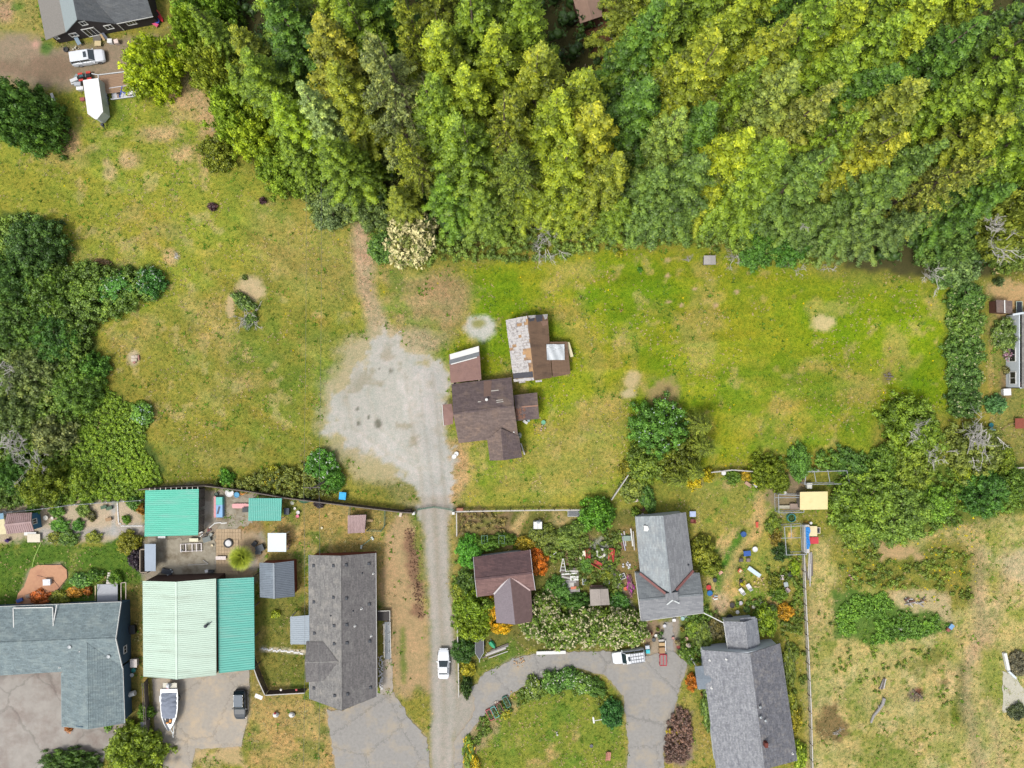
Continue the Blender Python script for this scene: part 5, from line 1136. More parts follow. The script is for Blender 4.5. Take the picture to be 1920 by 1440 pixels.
for px, py, h_, r_, col, k, lab in (
 (62,462,5.0,4.6, FC(87,122,55), 'X', 'dark domed bush at the north end of the bramble thicket'),
 (14,520,4.5,4.0, FC(85,122,51), 'X', 'dark bush on the west edge just south of the domed bush'),
 (90,545,3.8,3.6, FC(107,140,51), 'L', 'mid green bush where the bright laurel arm joins the thicket'),
 (30,610,4.2,4.2, FC(98,133,53), 'X', 'bushy dark tree midway down the west edge of the thicket'),
 (98,640,3.8,4.0, FC(83,127,49), 'X', 'dark bush bulging into the meadow near the little stone heap'),
 (60,705,4.4,4.4, FC(124,142,76), 'X', 'greyish olive tree in the middle of the thicket'),
 (140,730,4.0,3.8, FC(111,147,55), 'X', 'fresh green tree on the meadow side of the thicket, above the weeds'),
 (20,775,4.2,4.0, FC(111,133,68), 'X', 'grey-green tree on the west edge above the silvery dead bush'),
 (95,815,3.6,3.4, FC(129,140,80), 'L', 'dusty olive shrub beside the silvery dead bush'),
 (172,690,2.6,2.4, FC(94,140,49), 'L', 'small rounded shrub at the waist of the thicket edge')):
    bush(px, py, h_, r_, lab, col, 'tree' if k == 'X' else 'shrub', k)
bush(280,530,2.6,2.3, 'glossy bright laurel at the tip of the thicket arm', FC(92,150,66), kind='L', flowers=(214,226,214), nfl=160)
bush(215,540,2.4,3.2, 'glossy laurel next inwards from the tip of the thicket arm', FC(102,160,66), kind='L', flowers=(206,220,206), nfl=160, ry=2.6)
bush(150,545,2.4,2.6, 'yellow-green bush at the root of the thicket arm', FC(118,152,50), kind='L')
bush(265,775,1.8,1.8, 'compact laurel standing out from the thicket into the lawn', FC(120,166,70), kind='M', flowers=(200,220,210), nfl=60)
bush(78,905,4.5,3.6, 'golden green pine-like tree by the small blue shed', FC(128,146,44), 'tree', 'X')
bush(28,890,4.0,3.2, 'dark green tree behind the small blue shed', FC(83,125,45), 'tree', 'X')
bush(150,905,2.2,2.2, 'yellow-green bush by the wire fence above the garden strip', FC(133,160,47), kind='L')
for px, py, z, s_, lab, sd_ in ((18,825,2.5,4.6, 'silvery dead bush on the west edge of the thicket', 3),(70,870,2.5,4.2, 'silvery dead bush above the golden green tree', 4),(15,700,3.0,3.4, 'pale dead twigs poking through the thicket on the west edge', 5)): dead_branches(px, py, z, s_, lab, sd_, 16)
# north-west
bush(18,205,9,4.6, 'big dark green tree on the west edge below the dirt yard', FC(92,132,54), 'tree', 'X', i=0)
bush(66,228,7,4.0, 'lower dark green tree against the east side of the big one by the dirt yard', FC(96,136,52), 'tree', 'X', i=2)
bush(280,122,6.5,4.5, 'bright lime tree standing alone beside the parked trailers', FC(172,194,40), 'tree', 'X', i=1)
bush(405,285,3.0,2.9, 'olive shrub at the woods edge beside a bare twig', FC(128,140,40), kind='L')
dead_branches(412,243,.6,2.2, 'bare grey twig beside the olive shrub', 9,5)
for px, py, r_, lab in ((397,387,.85, 'round purple-leaved young shrub in the meadow, the larger one'),(492,377,.7, 'small purple-leaved young shrub close to the woods')): bush(px, py, .9, r_, lab, FC(92,64,70), kind='S')
bush(458,520,.6,.5, 'small dark weed clump above the meadow brush heap', FC(105,125,55), 'weed', 'S', name='weed_clump')
bush(454,565,1.4,2.3, 'weedy green clump of the meadow brush heap', FC(113,142,66), kind='M', ry=1.2)
bush(468,600,.9,1.6, 'low green tuft south of the meadow brush heap', FC(111,140,63), kind='M', ry=1.0)
dead_branches(465,598,.3,2.8, 'heap of grey branches in the middle of the meadow', 12,18, 'branch_heap')
dead_branches(328,484,.1,1.9, 'fan of dry grey sticks lying in the meadow', 13,6, spread=.3, lean=.9)
bush(190,493,.7,1.5, 'reddish brown weed patch on the north side of the thicket arm', FC(120,100,70), 'weed', 'M', name='weed_clump', ry=.7)
# woods edge
bush(770,447,4.4,4.3, 'shrub covered in cream flower heads at the end of the worn track', FC(150,160,84), kind='L', i=0, flowers=(255,244,176), nfl=1500, ry=3.8, sz=.34)
bush(720,462,2.6,2.6, 'grassy green bush on the track side of the cream flowered shrub', FC(111,149,66), kind='L')
bush(700,400,3.2,2.8, 'dusty green bush behind the head of the worn track', FC(124,147,78), kind='L')
bush(620,388,3.0,3.4, 'grey-green bush at the woods edge west of the worn track', FC(122,144,84), kind='L')
bush(1420,470,2.6,2.8, 'dark green bush east of the grey plank shed', FC(94,140,53), kind='L')
bush(1480,450,3.4,3.8, 'broad dark green bush under the conifers with dead branches below', FC(89,138,51), kind='X')
bush(1530,440,3.2,2.8, 'deep green bush beside the broad sweeping sage conifer', FC(98,136,59), kind='L')
for px, py, z, s_, lab, sd_ in ((1022,462,1.2,4.4, 'big pile of bleached dead brush at the woods edge', 21),(1380,477,.3,2.6, 'brush pile beside the grey plank shed', 22),(1010,425,1.2,2.6, 'bare branches just behind the bleached brush pile', 23),(1515,415,12,2.4, 'bare forked branch in a dark gap of the woods', 24),(1485,500,.2,2.2, 'long bare branch lying out of the woods onto the grass', 25),(1548,500,.3,2.2, 'white brushy twigs at the foot of the sage conifers', 26),(1752,520,2.0,3.2, 'spray of grey twigs at the north end of the hedgerow', 27),(1862,428,9., 3.2, 'upper spray of silver branches above the sandy yard', 28),(1868,466,7., 3.6, 'lower spray of silver branches above the sandy yard', 29),(835,432,.6,2.0, 'grey twigs on the right of the cream flowered shrub', 30),(1500,505,.2,1.6, 'short bare stick beside the long bare branch', 31)): dead_branches(px, py, z, s_, lab, sd_, 12 if s_ > 2.5 else 6)
bush(1778,512,2.0,2.2, 'low green bush filling the gap between woods and hedgerow', FC(104,142,62), kind='L')
bush(1765,498,1.2,1.0, 'bright lime shrub between the twigs at the hedgerow end', FC(190,210,30), kind='M')
bush(1828,445,3., 1.6, 'yellow-green shrub among the silver branches', FC(170,182,50), kind='M')
bush(1890,470,4., 3.2, 'green tree at the east edge above the sandy yard', FC(120,144,59), 'tree', 'X')
bush(1800,500,3., 3.4, 'grey-green bush where the woods meet the hedgerow', FC(120,149,82), kind='L')
bush(1160,476,.8,.7, 'yellow flowering weed on the woods edge', FC(170,170,40), 'weed', 'S', name='weed_clump')
bush(1200,505,.6,.5, 'small dark green plant alone in the grass below the woods', FC(83,136,45), 'plant', 'S', name='plant')
# east hedgerow, joined of several plants
for k, (px, py, h_, r_, ry_, lab) in enumerate(((1815,560,2.8,3.0,2.6, 'north end of the hedgerow, dark with long pale shoots'),(1815,605,2.8,2.7,2.8, 'hedgerow shrub with cream flower spikes next to the brown shed'),(1812,655,2.8,3.2,2.8, 'widest hedgerow shrub opposite the white house'),(1812,705,2.8,3.0,2.7, 'hedgerow shrub with white flecks opposite the west windows'),(1812,752,2.8,2.7,2.6, 'south end of the hedgerow beside the round garden bush'))):
    bush(px, py, h_, r_, lab, (FC(98,136,59), FC(124,158,68), FC(107,144,63), FC(105,142,66), FC(94,129,59))[k], 'hedge shrub', 'L', ry=ry_, flowers=(214,216,160), nfl=70, sz=.14, group='hedgerow along the east side of the field')
bush(1870,758,1.8,1.7, 'round grey-green bush below the white house', FC(100,147,82), kind='M')
bush(1895,625,2.6,2.4, 'bush with pale flowers against the white house wall', FC(129,155,78), kind='L', ry=2.8, flowers=(226,226,200), nfl=120)
bush(1893,665,1.2,.9, 'pink flowering shrub under the west window of the white house', FC(133,136,97), kind='S', flowers=(220,170,190), nfl=40, sz=.2)
bush(1890,695,1.0,.8, 'small brownish shrub by the steps of the white house', FC(120,120,70), kind='S')
bush(1873,528,1.4,.9, 'narrow dark shrub on the sandy yard', FC(94,114,66), kind='S')
# clump in the middle of the south side
bush(1238,802,5,4.4, 'large glossy green bush at the south edge of the field', FC(104,152,60), 'tree', 'X', flowers=(220,236,230), nfl=160)
bush(1215,868,3.2,3.2, 'bush between the glossy dark bush and the leaning fence rail', FC(120,144,51), kind='L')
bush(1268,858,4., 3.8, 'bronze green bush in the heart of the south clump', FC(120,133,42), 'tree', 'X')
for px, py, h_, lab in ((1330,800,10, 'thin dark cypress on the north-east of the south clump'),(1338,846,10, 'thin dark cypress on the east of the south clump'),(1318,892,9, 'thin dark cypress at the south-east of the south clump'),(1285,905,8, 'short dark cypress on the south side of the clump')): conifer(px, py, h_, lab, FC(133,151,51), 'feather', 0,1.5, 'dark cypresses of the south clump')
bush(1300,905,1.6,1.3, 'yellow flowering shrub under the dark cypresses', FC(190,180,40), kind='M', flowers=(250,220,40), nfl=120)
bush(1328,892,1.6,1.1, 'yellow shrub by the white fence rail', FC(186,180,40), kind='M', flowers=(250,220,50), nfl=100)
bush(1175,880,1.6,1.4, 'olive shrub at the top of the leaning fence rail', FC(140,140,44), kind='M')
bush(1185,920,1.8,2.0, 'bramble bush below the leaning fence rail', FC(135,151,66), kind='M')
bush(1120,965,3.4,2.7, 'fresh green leafy tree at the end of the white fence', FC(104,156,48), 'tree', 'L')
bush(1215,935,1.4,2.4, 'low dark shrub north of the pale grey house', FC(89,127,51), kind='M', ry=1.2)
bush(1190,960,1.4,.8, 'spiky plant at the north-west corner of the pale grey house', FC(130,160,60), 'plant', 'S', name='plant')
# east trees
bush(1715,805,4.6,5.2, 'wide green tree with pale bare twigs at the field corner', FC(126,155,49), 'tree', 'X', ry=4.2)
bush(1720,860,3.8,5.0, 'wide green tree directly south of the one with pale twigs', FC(136,158,53), 'tree', 'X', ry=3.6)
bush(1835,845,4., 4.2, 'tree full of bare silver branches at the field corner', FC(138,153,68), 'tree', 'X')
dead_branches(1835,828,3.4,5.4, 'crown of bare silver branches over the corner tree', 41,18, 'bare_crown')
dead_branches(1715,805,3.8,3.6, 'bare pale twigs over the wide green tree', 42,10)
dead_branches(1755,850,3.4,3.6, 'bare pale twigs between the two corner trees', 43,9)
bush(1600,872,2.2,3.4, 'dark hedge bush on the field edge behind the wire pens', FC(94,133,55), kind='L', ry=1.8)
bush(1660,868,2.4,2.8, 'green hedge bush next east along the field edge', FC(109,142,51), kind='L', ry=2.0)
bush(1500,868,2.0,3.0, 'leafy weeds and bush on the field edge beside the clipped cypress', FC(107,153,61), kind='L', ry=1.6)
bush(1620,945,4.4,5.2, 'spreading green tree beside the hen house', FC(134,165,57), 'tree', 'X')
bush(1680,965,4.0,5.0, 'grey-green spreading tree east of the one by the hen house', FC(129,160,63), 'tree', 'X')
bush(1610,1000,2., 2.6, 'pale green shrub south of the hen house tree', FC(142,166,61), kind='L')
bush(1760,945,2.6,2.8, 'fresh green shrub beside the strip of yellow flowers', FC(122,164,53), kind='L')
bush(1850,925,3.6,3.6, 'dark green tree east of the strip of yellow flowers', FC(87,133,51), 'tree', 'X')
bush(1880,860,2.4,2.2, 'yellow-green bush at the east edge by the white fence', FC(126,146,44), kind='L')
bush(1812,890,2., 2.4, 'lime shrub under the bare silver crown', FC(160,180,52), kind='L', ry=1.4)
bush(1905,910,2.6,2.6, 'green bush cut by the east edge beside the dark tree', FC(111,144,49), kind='L')
bush(1440,884,3.2,2.6, 'round clipped golden cypress by the wire pens', FC(129,149,40), 'cypress', 'X', name='cypress', flowers=None)
bush(1462,905,2., 1.7, 'lower lobe of golden cypress beside the round clipped one', FC(120,140,40), 'cypress', 'L', name='cypress')
# gardens west of the lane
bush(240,1018,1.6,1.9, 'round golden green clipped bush on the small lawn', FC(150,152,44), kind='L')
bush(257,1050,1.8,1.5, 'dark purple shrub at the lawn end beside the pale blue shed', FC(62,50,60), kind='M', ry=2.2)
for px, py, r_, h_, col, lab in ((60,960,1.1,1., FC(104,150,46), 'leafy plant beside the small blue shed roof'),(105,958,1.4,1., FC(108,150,56), 'leafy potato plants along the wire fence, west clump'),(155,955,1.2,.9, FC(130,156,66), 'pale leafy plants along the wire fence, middle clump'),(172,968,.9,.8, FC(110,110,60), 'mounded compost plant with rusty leaves'),(112,985,1.6,.9, FC(96,147,49), 'dark leafy row in the garden strip'),(146,985,1.0,.9, FC(87,140,51), 'short leafy row beside the dark leafy row'),(105,1008,1.5,1., FC(127,136,55), 'mixed flower border along the lawn, west part'),(128,1010,1.8,1.1, FC(98,131,51), 'dark flower border along the lawn, middle part'),(175,1008,1.4,.9, FC(140,152,56), 'yellow tinted flower border along the lawn, east part'),(236,975,.8,.9, FC(105,147,45), 'small round shrub in the white edged bed'),(250,945,1.2,1.1, FC(98,142,55), 'leafy shrub at the corner of the white edged bed'),(266,955,.9,1.6, FC(176,132,50), 'amber shrub against the pole shed wall'),(150,1090,1.9,1.2, FC(111,158,72), 'leafy shrub beside the terracotta deck'),(175,1080,1.5,1.3, FC(102,144,51), 'green shrub by the wooden steps'),(215,1085,1.2,1.3, FC(113,153,49), 'green shrub on the house side of the wooden steps'),(75,1120,1.8,.9, FC(180,100,40), 'orange red flower border against the blue house'),(110,1122,1.8,.9, FC(138,147,49), 'green and orange border against the blue house'),(140,1110,1.4,.9, FC(186,140,50), 'amber flower border beside the terracotta deck'),(165,1108,.8,.9, FC(190,120,50), 'small orange shrub by the cream post')):
    bush(px, py, h_, r_, lab, col, 'garden plants' if r_ > 1 else 'shrub', 'M' if r_ > .95 else 'S', ry=r_ * .7 if r_ > 1.3 else r_, rz=0)
bush(250,1412,4.2,4.4, 'big golden green round bush at the end of the board fence', FC(142,166,49), 'bush', 'X')
bush(130,1436,2.4,4.6, 'clipped dark green oval hedge on the concrete driveway', FC(83,118,40), 'hedge', 'X', ry=2.2, rz=0)
bush(272,1336,1.6,1.4, 'strappy green plant between blue house and board fence', FC(107,144,47), 'plant', 'M')
bush(128,1366,.5,.8, 'orange flowers at the corner of the blue house garage', FC(190,120,50), 'flowers', 'S', name='flower_clump')
bush(202,1364,.5,.8, 'green weeds at the garage wall of the blue house', FC(116,158,49), 'weed', 'S', name='weed_clump')
mass('hedge_brambles', [(390,905),(450,898),(500,880),(570,870),(630,890),(632,925),(560,938),(480,925),(392,912)], 'stuff', .7, lambda x, y: .6 + 1.1 * fnoise(x, y, 30,97),30,.20,.42, FC(129,140,61),97,8)
bush(600,872,2.2,2.5, 'glossy green bush with white flecks beside the utility pole', FC(102,160,57), kind='L', flowers=(220,228,214), nfl=130)
bush(620,900,2.2,2.0, 'green bush at the foot of the utility pole', FC(94,147,49), kind='L')
bush(515,895,1.4,1.9, 'yellow flowering shrub in the hedge above the small turquoise canopy', FC(150,156,44), kind='M', flowers=(240,214,50), nfl=60)
bush(425,900,1.6,1.9, 'bright green shrub behind the fence corner above the white tub', FC(102,158,49), kind='M', ry=1.2)
bush(598,945,.9,.9, 'dark purple shrub by the board fence', FC(66,58,64), kind='S')
bush(517,1152,.8,.8, 'yellow-green shrub on the grass by the corrugated shed', FC(160,176,50), kind='S')
# gardens east of the lane
for px, py, r_, ry_, h_, col, lab in ((880,1035,2.0,2.6,2., FC(98,164,51), 'leafy green bush at the north-west corner of the red-brown house'),(912,1020,2.2,1.2,1.6, FC(107,149,49), 'green bush along the north wall of the red-brown house'),(945,1012,2.0,1.1,1.5, FC(105,138,47), 'dark bush at the middle of the north wall of the red-brown house'),(985,1020,1.8,1.2,1.7, FC(186,166,54), 'yellow leaved bush at the north-east corner of the red-brown house'),(1003,1035,1.3,1.0,1.5, FC(210,120,44), 'orange leaved bush touching the yellow leaved one'),(1012,1058,1.5,1.9,1.9, FC(206,124,40), 'flaming orange bush east of the red-brown house'),(1020,1010,2.6,2.2,1.5, FC(120,136,53), 'mixed shrub bed north of the orange bushes'),(1065,1010,2.2,1.8,1.3, FC(122,147,59), 'weedy shrub bed north of the scrap lumber'),(1085,990,1.6,1.2,1.1, FC(111,142,53), 'shrub next to the fresh green leafy tree'),(872,1090,1.6,2.0,1.7, FC(98,127,51), 'dark shrub on the lane side of the red-brown house'),(862,1110,1.3,1.6,1.4, FC(138,153,55), 'olive shrub at the lane edge'),(1045,1110,2.0,2.4,1.9, FC(102,149,61), 'dense green shrub between house and scrap lumber'),(1085,1130,2.2,1.5,1.6, FC(85,127,49), 'dark shrub in front of the scrap lumber'),(1160,1128,1.8,1.6,1.3, FC(85,133,53), 'dark shrub beside the small tin roofed shed'),(1135,1080,1.3,1.0,.7, FC(140,152,46), 'low yellow-green plants below the red benches'),(1100,1060,1.2,1.3,1.0, FC(98,140,55), 'shrub on the west of the red benches'),(1320,1035,2.0,2.4,2.6, FC(146,154,52), 'yellow-green tree leaning on the east wall of the pale grey house'),(1333,1062,1.9,1.6,2.2, FC(134,148,50), 'olive shrub south of the yellow-green tree at the grey wall'),(1438,1165,1.8,2.6,2.4, FC(124,150,40), 'light green bush at the corner of the slate grey house'),(1474,1147,1.4,1.3,1.5, FC(208,160,46), 'amber bush by the long white fence'),(1460,1115,1.6,1.2,1.3, FC(113,144,47), 'green bush next north of the amber bush'),(1452,1092,1.2,1.3,1.1, FC(129,138,45), 'olive bush beside the long white fence'),(1492,1065,.9,1.3,1.2, FC(140,168,42), 'lime bush against the long white fence'),(1465,1035,1.4,1.5,1.4, FC(67,96,40), 'dark round bush below the pipe frame garden'),(1452,985,1.3,1.6,1.2, FC(116,138,45), 'olive bush between the wire pens'),(1455,1005,1.0,1.6,1.1, FC(140,124,44), 'golden brown bush west of the pipe frame garden'),(1375,895,1.3,1.2,1.2, FC(111,144,49), 'green shrub by the white round table'),(1400,892,1.0,.9,1.2, FC(190,166,50), 'yellow shrub beside the clipped golden cypress'),(1320,1190,1.6,2.4,1.3, FC(107,127,51), 'rough dark shrub bed west of the slate house wing'),(1300,1180,1.2,1.5,1.1, FC(124,152,52), 'light green shrub by the potted plants'),(1345,1178,1.5,2.0,1.2, FC(100,96,56), 'brownish shrub against the slate house wing'),(1285,1225,1.2,1.2,1., FC(105,136,45), 'green plants round the white pot ring'),(1298,1280,1.0,1.4,1.3, FC(206,130,44), 'orange shrub beside the entry of the slate house'),(1328,1330,1.2,3.6,1.2, FC(111,140,57), 'row of green shrubs along the west wall of the slate house'),(1480,1330,1.3,3.6,1.5, FC(142,153,47), 'long green hedge between slate house and white fence'),(1492,1350,1.1,2.4,1.6, FC(168,160,46), 'yellow-orange hedge shrubs south-east of the slate house'),(1500,1420,1.2,2.6,1.5, FC(150,176,46), 'lime hedge shrub at the bottom of the white fence'),(1480,1250,1.2,3.4,1.3, FC(111,127,49), 'dark hedge shrubs along the fence, behind the slate roof')):
    bush(px, py, h_, r_, lab, col, 'shrub', 'M' if r_ < 1.9 else 'L', ry=ry_, rz=0)
bush(890,1140,3.2,2.8, 'yellow-green leafy tree beside the lane at the red-brown house', FC(130,160,42), 'tree', 'L', ry=3.2)
bush(885,1175,3.0,2.8, 'fresh lime tree over the small black trailer', FC(146,170,44), 'tree', 'L', ry=2.4)
bush(918,1140,1.8,1.3, 'golden yellow flowering shrub against the house wing', FC(226,180,40), kind='M', ry=2.6, rz=0, flowers=(255,196,40), nfl=200)
bush(940,1178,1.5,1.7, 'golden yellow shrub under the gable of the house wing', FC(230,190,40), kind='M', ry=1.0, rz=0, flowers=(255,206,30), nfl=200)
CF = dict(flowers=(236,226,180), nfl=520, sz=.20)
for px, py, r_, ry_, lab in ((1010,1165,3.2,3.2, 'cream flowered shrub against the house wing, west end of the long shrubbery'),(1055,1180,3.4,3.2, 'cream flowered shrub second from the west in the long shrubbery'),(1105,1175,3.2,3.3, 'cream flowered shrub below the small tin roofed shed'),(1150,1178,3.2,3.2, 'cream flowered shrub above the parked white wagon'),(1185,1180,2.6,2.8, 'cream flowered shrub at the east end of the long shrubbery'),(1025,1135,2.4,2.2, 'cream flowered shrub beside the scrap lumber')): bush(px, py, 3.2, r_, lab, FC(124,153,59), 'shrub', 'L', ry=ry_, group='cream flowered shrubbery', **CF)
bush(868,1222,1.8,1.9, 'dark palm-like shrub at the lane edge beside the white car', FC(78,118,45), 'shrub', 'L', ry=2.0)
bush(877,1255,1.2,1.3, 'yellow tinted shrub at the lane fence', FC(170,166,44), 'shrub', 'M')
bush(874,1290,2.0,.9, 'dark clipped column hedge at the drive corner', FC(67,96,36), 'hedge', 'M', ry=2.1, rz=0)
for px, py, r_, ry_, col, lab in ((1000,1292,2.0,1.4, FC(122,146,62), 'weedy flowering clump at the west end of the bank above the loop lawn'),(1032,1280,2.0,1.7, FC(104,146,56), 'green flowering clump second along the bank above the loop lawn'),(1062,1274,2.0,1.8, FC(92,136,54), 'dark flowering clump at the top of the bank above the loop lawn'),(1092,1282,1.9,1.7, FC(110,146,58), 'green flowering clump at the east end of the bank above the loop lawn')): bush(px, py, 1.4, r_, lab, col, 'flowering plants', 'M', ry=ry_, flowers=(240,238,222), nfl=60, sz=.12)
bush(1115,1290,1.4,2.2, 'dark bank shrub at the east of the drive loop', FC(98,136,51), 'shrub', 'L', ry=1.4, rz=-.6)
bush(1148,1340,2.2,1.8, 'dark green oval bush beside the white weather vane', FC(76,131,61), 'shrub', 'L', ry=2.3, rz=0)
bush(1128,1312,.9,1.2, 'yellow-green shrub north of the dark oval bush', FC(132,144,46), 'shrub', 'M')
bush(878,1410,1.0,1.0, 'green flower border at the bottom west of the loop lawn', FC(127,158,49), 'flowers', 'M', name='flower_border', ry=2.6, rz=0, flowers=(240,204,40), nfl=80)
bush(890,1435,.9,.9, 'yellow flower border at the bottom of the loop lawn', FC(190,180,40), 'flowers', 'M', name='flower_border', ry=1.4, rz=0, flowers=(250,210,30), nfl=120)
bush(948,1338,.7,.9, 'yellow flowers below the raised planters', FC(160,166,50), 'flowers', 'S', name='flower_clump', flowers=(240,220,60), nfl=40)
mass('heather_bed', [(1268,1322),(1292,1335),(1298,1380),(1288,1425),(1250,1432),(1246,1400),(1252,1350)], 'stuff', .5, lambda x, y: .5 + .6 * fnoise(x, y, 20,98),24,.16,.32, FC(140,112,100),98,8,.5)
for px, py, lab in ((1255,1371, 'yellow tuft at the west side of the heather bed'),(1275,1374, 'yellow tuft at the east side of the heather bed'),(1270,1390, 'lower yellow tuft in the heather bed')): bush(px, py, .7,.55, lab, FC(216,196,50), 'flowers', 'S', name='flower_clump')
mass('bean_patch', [(1570,1118),(1650,1112),(1690,1145),(1765,1142),(1778,1178),(1690,1200),(1620,1206),(1572,1192)], 'stuff', .48, lambda x, y: .15 + .45 * fnoise(x, y, 18,99),22,.19,.32, FC(116,160,56),99,16,.45, thin=.38, ragged=16)
mass('vegetable_bed', [(862,962),(955,962),(945,1000),(862,1002)], 'stuff', .8, lambda x, y: .15 + .3 * fnoise(x, y, 16,100),20,.18,.30, FC(150,138,80),100,6,.45)
mass('weed_bed', [(1570,1060),(1640,1055),(1700,1085),(1740,1110),(1680,1108),(1590,1100)], 'stuff', 1.2, lambda x, y: .3 + .5 * fnoise(x, y, 18,101),22,.2,.4, FC(129,155,57),101,8)
# low garden growth between and around the yards
GROW = dict(thin=.44, ragged=10)
mass('garden_growth', [(1000,985),(1100,985),(1160,1000),(1165,1120),(1090,1130),(1050,1070),(1015,1040)], 'stuff', .62, lambda x, y: .15 + .5 * fnoise(x, y, 18,102),22,.2,.36, FC(118,140,56),102,8, **GROW)
mass('garden_growth', [(1275,1150),(1430,1120),(1430,1160),(1330,1170),(1310,1250),(1285,1245),(1268,1200)], 'stuff', .55, lambda x, y: .15 + .5 * fnoise(x, y, 16,103),22,.18,.34, FC(104,136,52),103,8, **GROW)
mass('garden_growth', [(1440,1030),(1500,1040),(1505,1140),(1440,1120)], 'stuff', .6, lambda x, y: .15 + .5 * fnoise(x, y, 16,104),22,.19,.34, FC(120,144,50),104,8, **GROW)
mass('garden_growth', [(1460,1160),(1506,1150),(1512,1300),(1490,1300)], 'stuff', .6, lambda x, y: .15 + .5 * fnoise(x, y, 16,105),22,.19,.34, FC(116,136,50),105,8, **GROW)
mass('garden_growth', [(905,1345),(980,1290),(1080,1258),(1140,1285),(1165,1330),(1110,1300),(1040,1300),(960,1330),(890,1400)], 'stuff', .6, lambda x, y: .1 + .4 * fnoise(x, y, 16,106),20,.18,.32, FC(116,142,54),106,8, **GROW)
mass('garden_growth', [(850,1010),(900,1000),(880,1100),(866,1180),(850,1180)], 'stuff', .6, lambda x, y: .15 + .5 * fnoise(x, y, 16,107),22,.19,.34, FC(112,142,52),107,8, **GROW)
mass('weed_bed', [(1520,1150),(1570,1150),(1700,1215),(1800,1220),(1790,1330),(1640,1300),(1540,1310)], 'stuff', .8, lambda x, y: .05 + .2 * fnoise(x, y, 12,108),14,.2,.24, FC(124,148,56),108,10, thin=.60)
mass('bramble_edge', [(1440,858),(1500,846),(1580,848),(1680,842),(1700,888),(1600,884),(1500,880),(1450,880)], 'stuff', .8, lambda x, y: .5 + 1.1 * fnoise(x, y, 30,109),28,.2,.46, FC(106,144,54),109,10, ragged=8)
mass('weed_bed', [(1570,905),(1700,880),(1900,870),(1915,950),(1790,985),(1700,1010),(1580,1005)], 'stuff', .9, lambda x, y: .2 + .7 * fnoise(x, y, 26,110),22,.22,.46, FC(116,148,52),110,10, thin=.36, ragged=10)
mass('weed_bed', [(1570,1020),(1640,1022),(1660,1050),(1735,1052),(1760,1020),(1820,1040),(1820,1130),(1740,1105),(1600,1105)], 'stuff', .8, lambda x, y: .12 + .4 * fnoise(x, y, 18,112),20,.2,.36, FC(126,146,52),112,10, thin=.46, ragged=10)
# fan palm by the fire ring
pm = thing('palm_tree', 'bright yellow-green fan palm beside the ringed white fire pit', 'palm', V2(at(452,1046,2.)))
MB().tube([(0,0,0),(.05,0,1.2),(0,0,2.0)], .2,9,.16).build('trunk', BARK, pm)
fr = []
rngp = np.random.default_rng(3)
pv_, pt_, pk_ = [], [], []
def frond(a, el, L):
    base = np.array([0,0,2.0]); k0 = len(pv_)
    for k in range(9):
        aa = a + (k - 4) * .13; e = el - .03 * abs(k - 4)
        d = np.array([math.cos(aa) * math.cos(e), math.sin(aa) * math.cos(e), math.sin(e)]); s_ = np.array([-math.sin(aa), math.cos(aa),0]) * .11
        m_ = base + d * L * .45; t_ = base + d * L * (1 - .04 * abs(k - 4)) + np.array([0,0,-.25 * L * (1 - el)]) * .4
        j = len(pv_); pv_.extend([m_ - s_, m_ + s_, t_, base]); pt_.extend([(j, j + 1, j + 2),(j + 3, j + 1, j)]); pk_.extend([.3 + .4 * rngp.random()] * 4)
PALM_M = []
for k in range(34):
    pv_, pt_, pk_ = [], [], []; frond(k * 2.4,.05 + 1.2 * (k / 34),2.4 - .5 * (k / 34))
    me = tri_mesh('frond', np.array(pv_), np.array(pt_), np.array(pk_), LEAF); link('frond', me, pm, color=FC(164,178,62))
# ------------------------------------------------------------------ vehicles
RUBBER = mat('rubber', (.03,.03,.032),.85,.2,8); CHROME = mat('wheel_metal', C(180,182,186),.35,.08,5, metal=.6)
CARGLASS = mat('car_glass', C(42,58,64),.08,.1,1, spec=.8); LAMP_R = paint(190,40,36, rough=.3); LAMP_W = paint(236,238,240, rough=.2); BLACKP = paint(46,46,50)
def wheel(root, x, y, r=.33, w_=.22, name='wheel'):
    o = link(name, _wheel(r, w_), root, (x, y, r)); link('rim', _rim(r, w_), o, (0,0,0)); return o
_W = {}
def _wheel(r, w_):
    k = ('t', r, w_)
    if k not in _W:
        n = 16; pr = [(r * .62,-w_ / 2),(r * .9,-w_ / 2),(r, -w_ * .3),(r, w_ * .3),(r * .9, w_ / 2),(r * .62, w_ / 2)]
        m = MB(); P_ = [(q * math.cos(2 * math.pi * i / n), y, q * math.sin(2 * math.pi * i / n)) for q, y in pr for i in range(n)]; c = len(pr)
        m.add(P_, [(j * n + i, ((j + 1) % c) * n + i, ((j + 1) % c) * n + (i + 1) % n, j * n + (i + 1) % n) for j in range(c) for i in range(n)]); _W[k] = m.mesh('wheel', RUBBER, True)
    return _W[k]
def _rim(r, w_):
    k = ('r', r, w_)
    if k not in _W:
        n = 16; m = MB(); P_ = [(q * math.cos(2 * math.pi * i / n), y, q * math.sin(2 * math.pi * i / n)) for q, y in ((r * .63,-w_ * .4),(r * .63, w_ * .4)) for i in range(n)]
        m.add(P_, [tuple(range(n)), tuple(range(n, 2 * n))[::-1]] + [(i, n + i, n + (i + 1) % n, (i + 1) % n) for i in range(n)]); _W[k] = m.mesh('rim', CHROME)
    return _W[k]
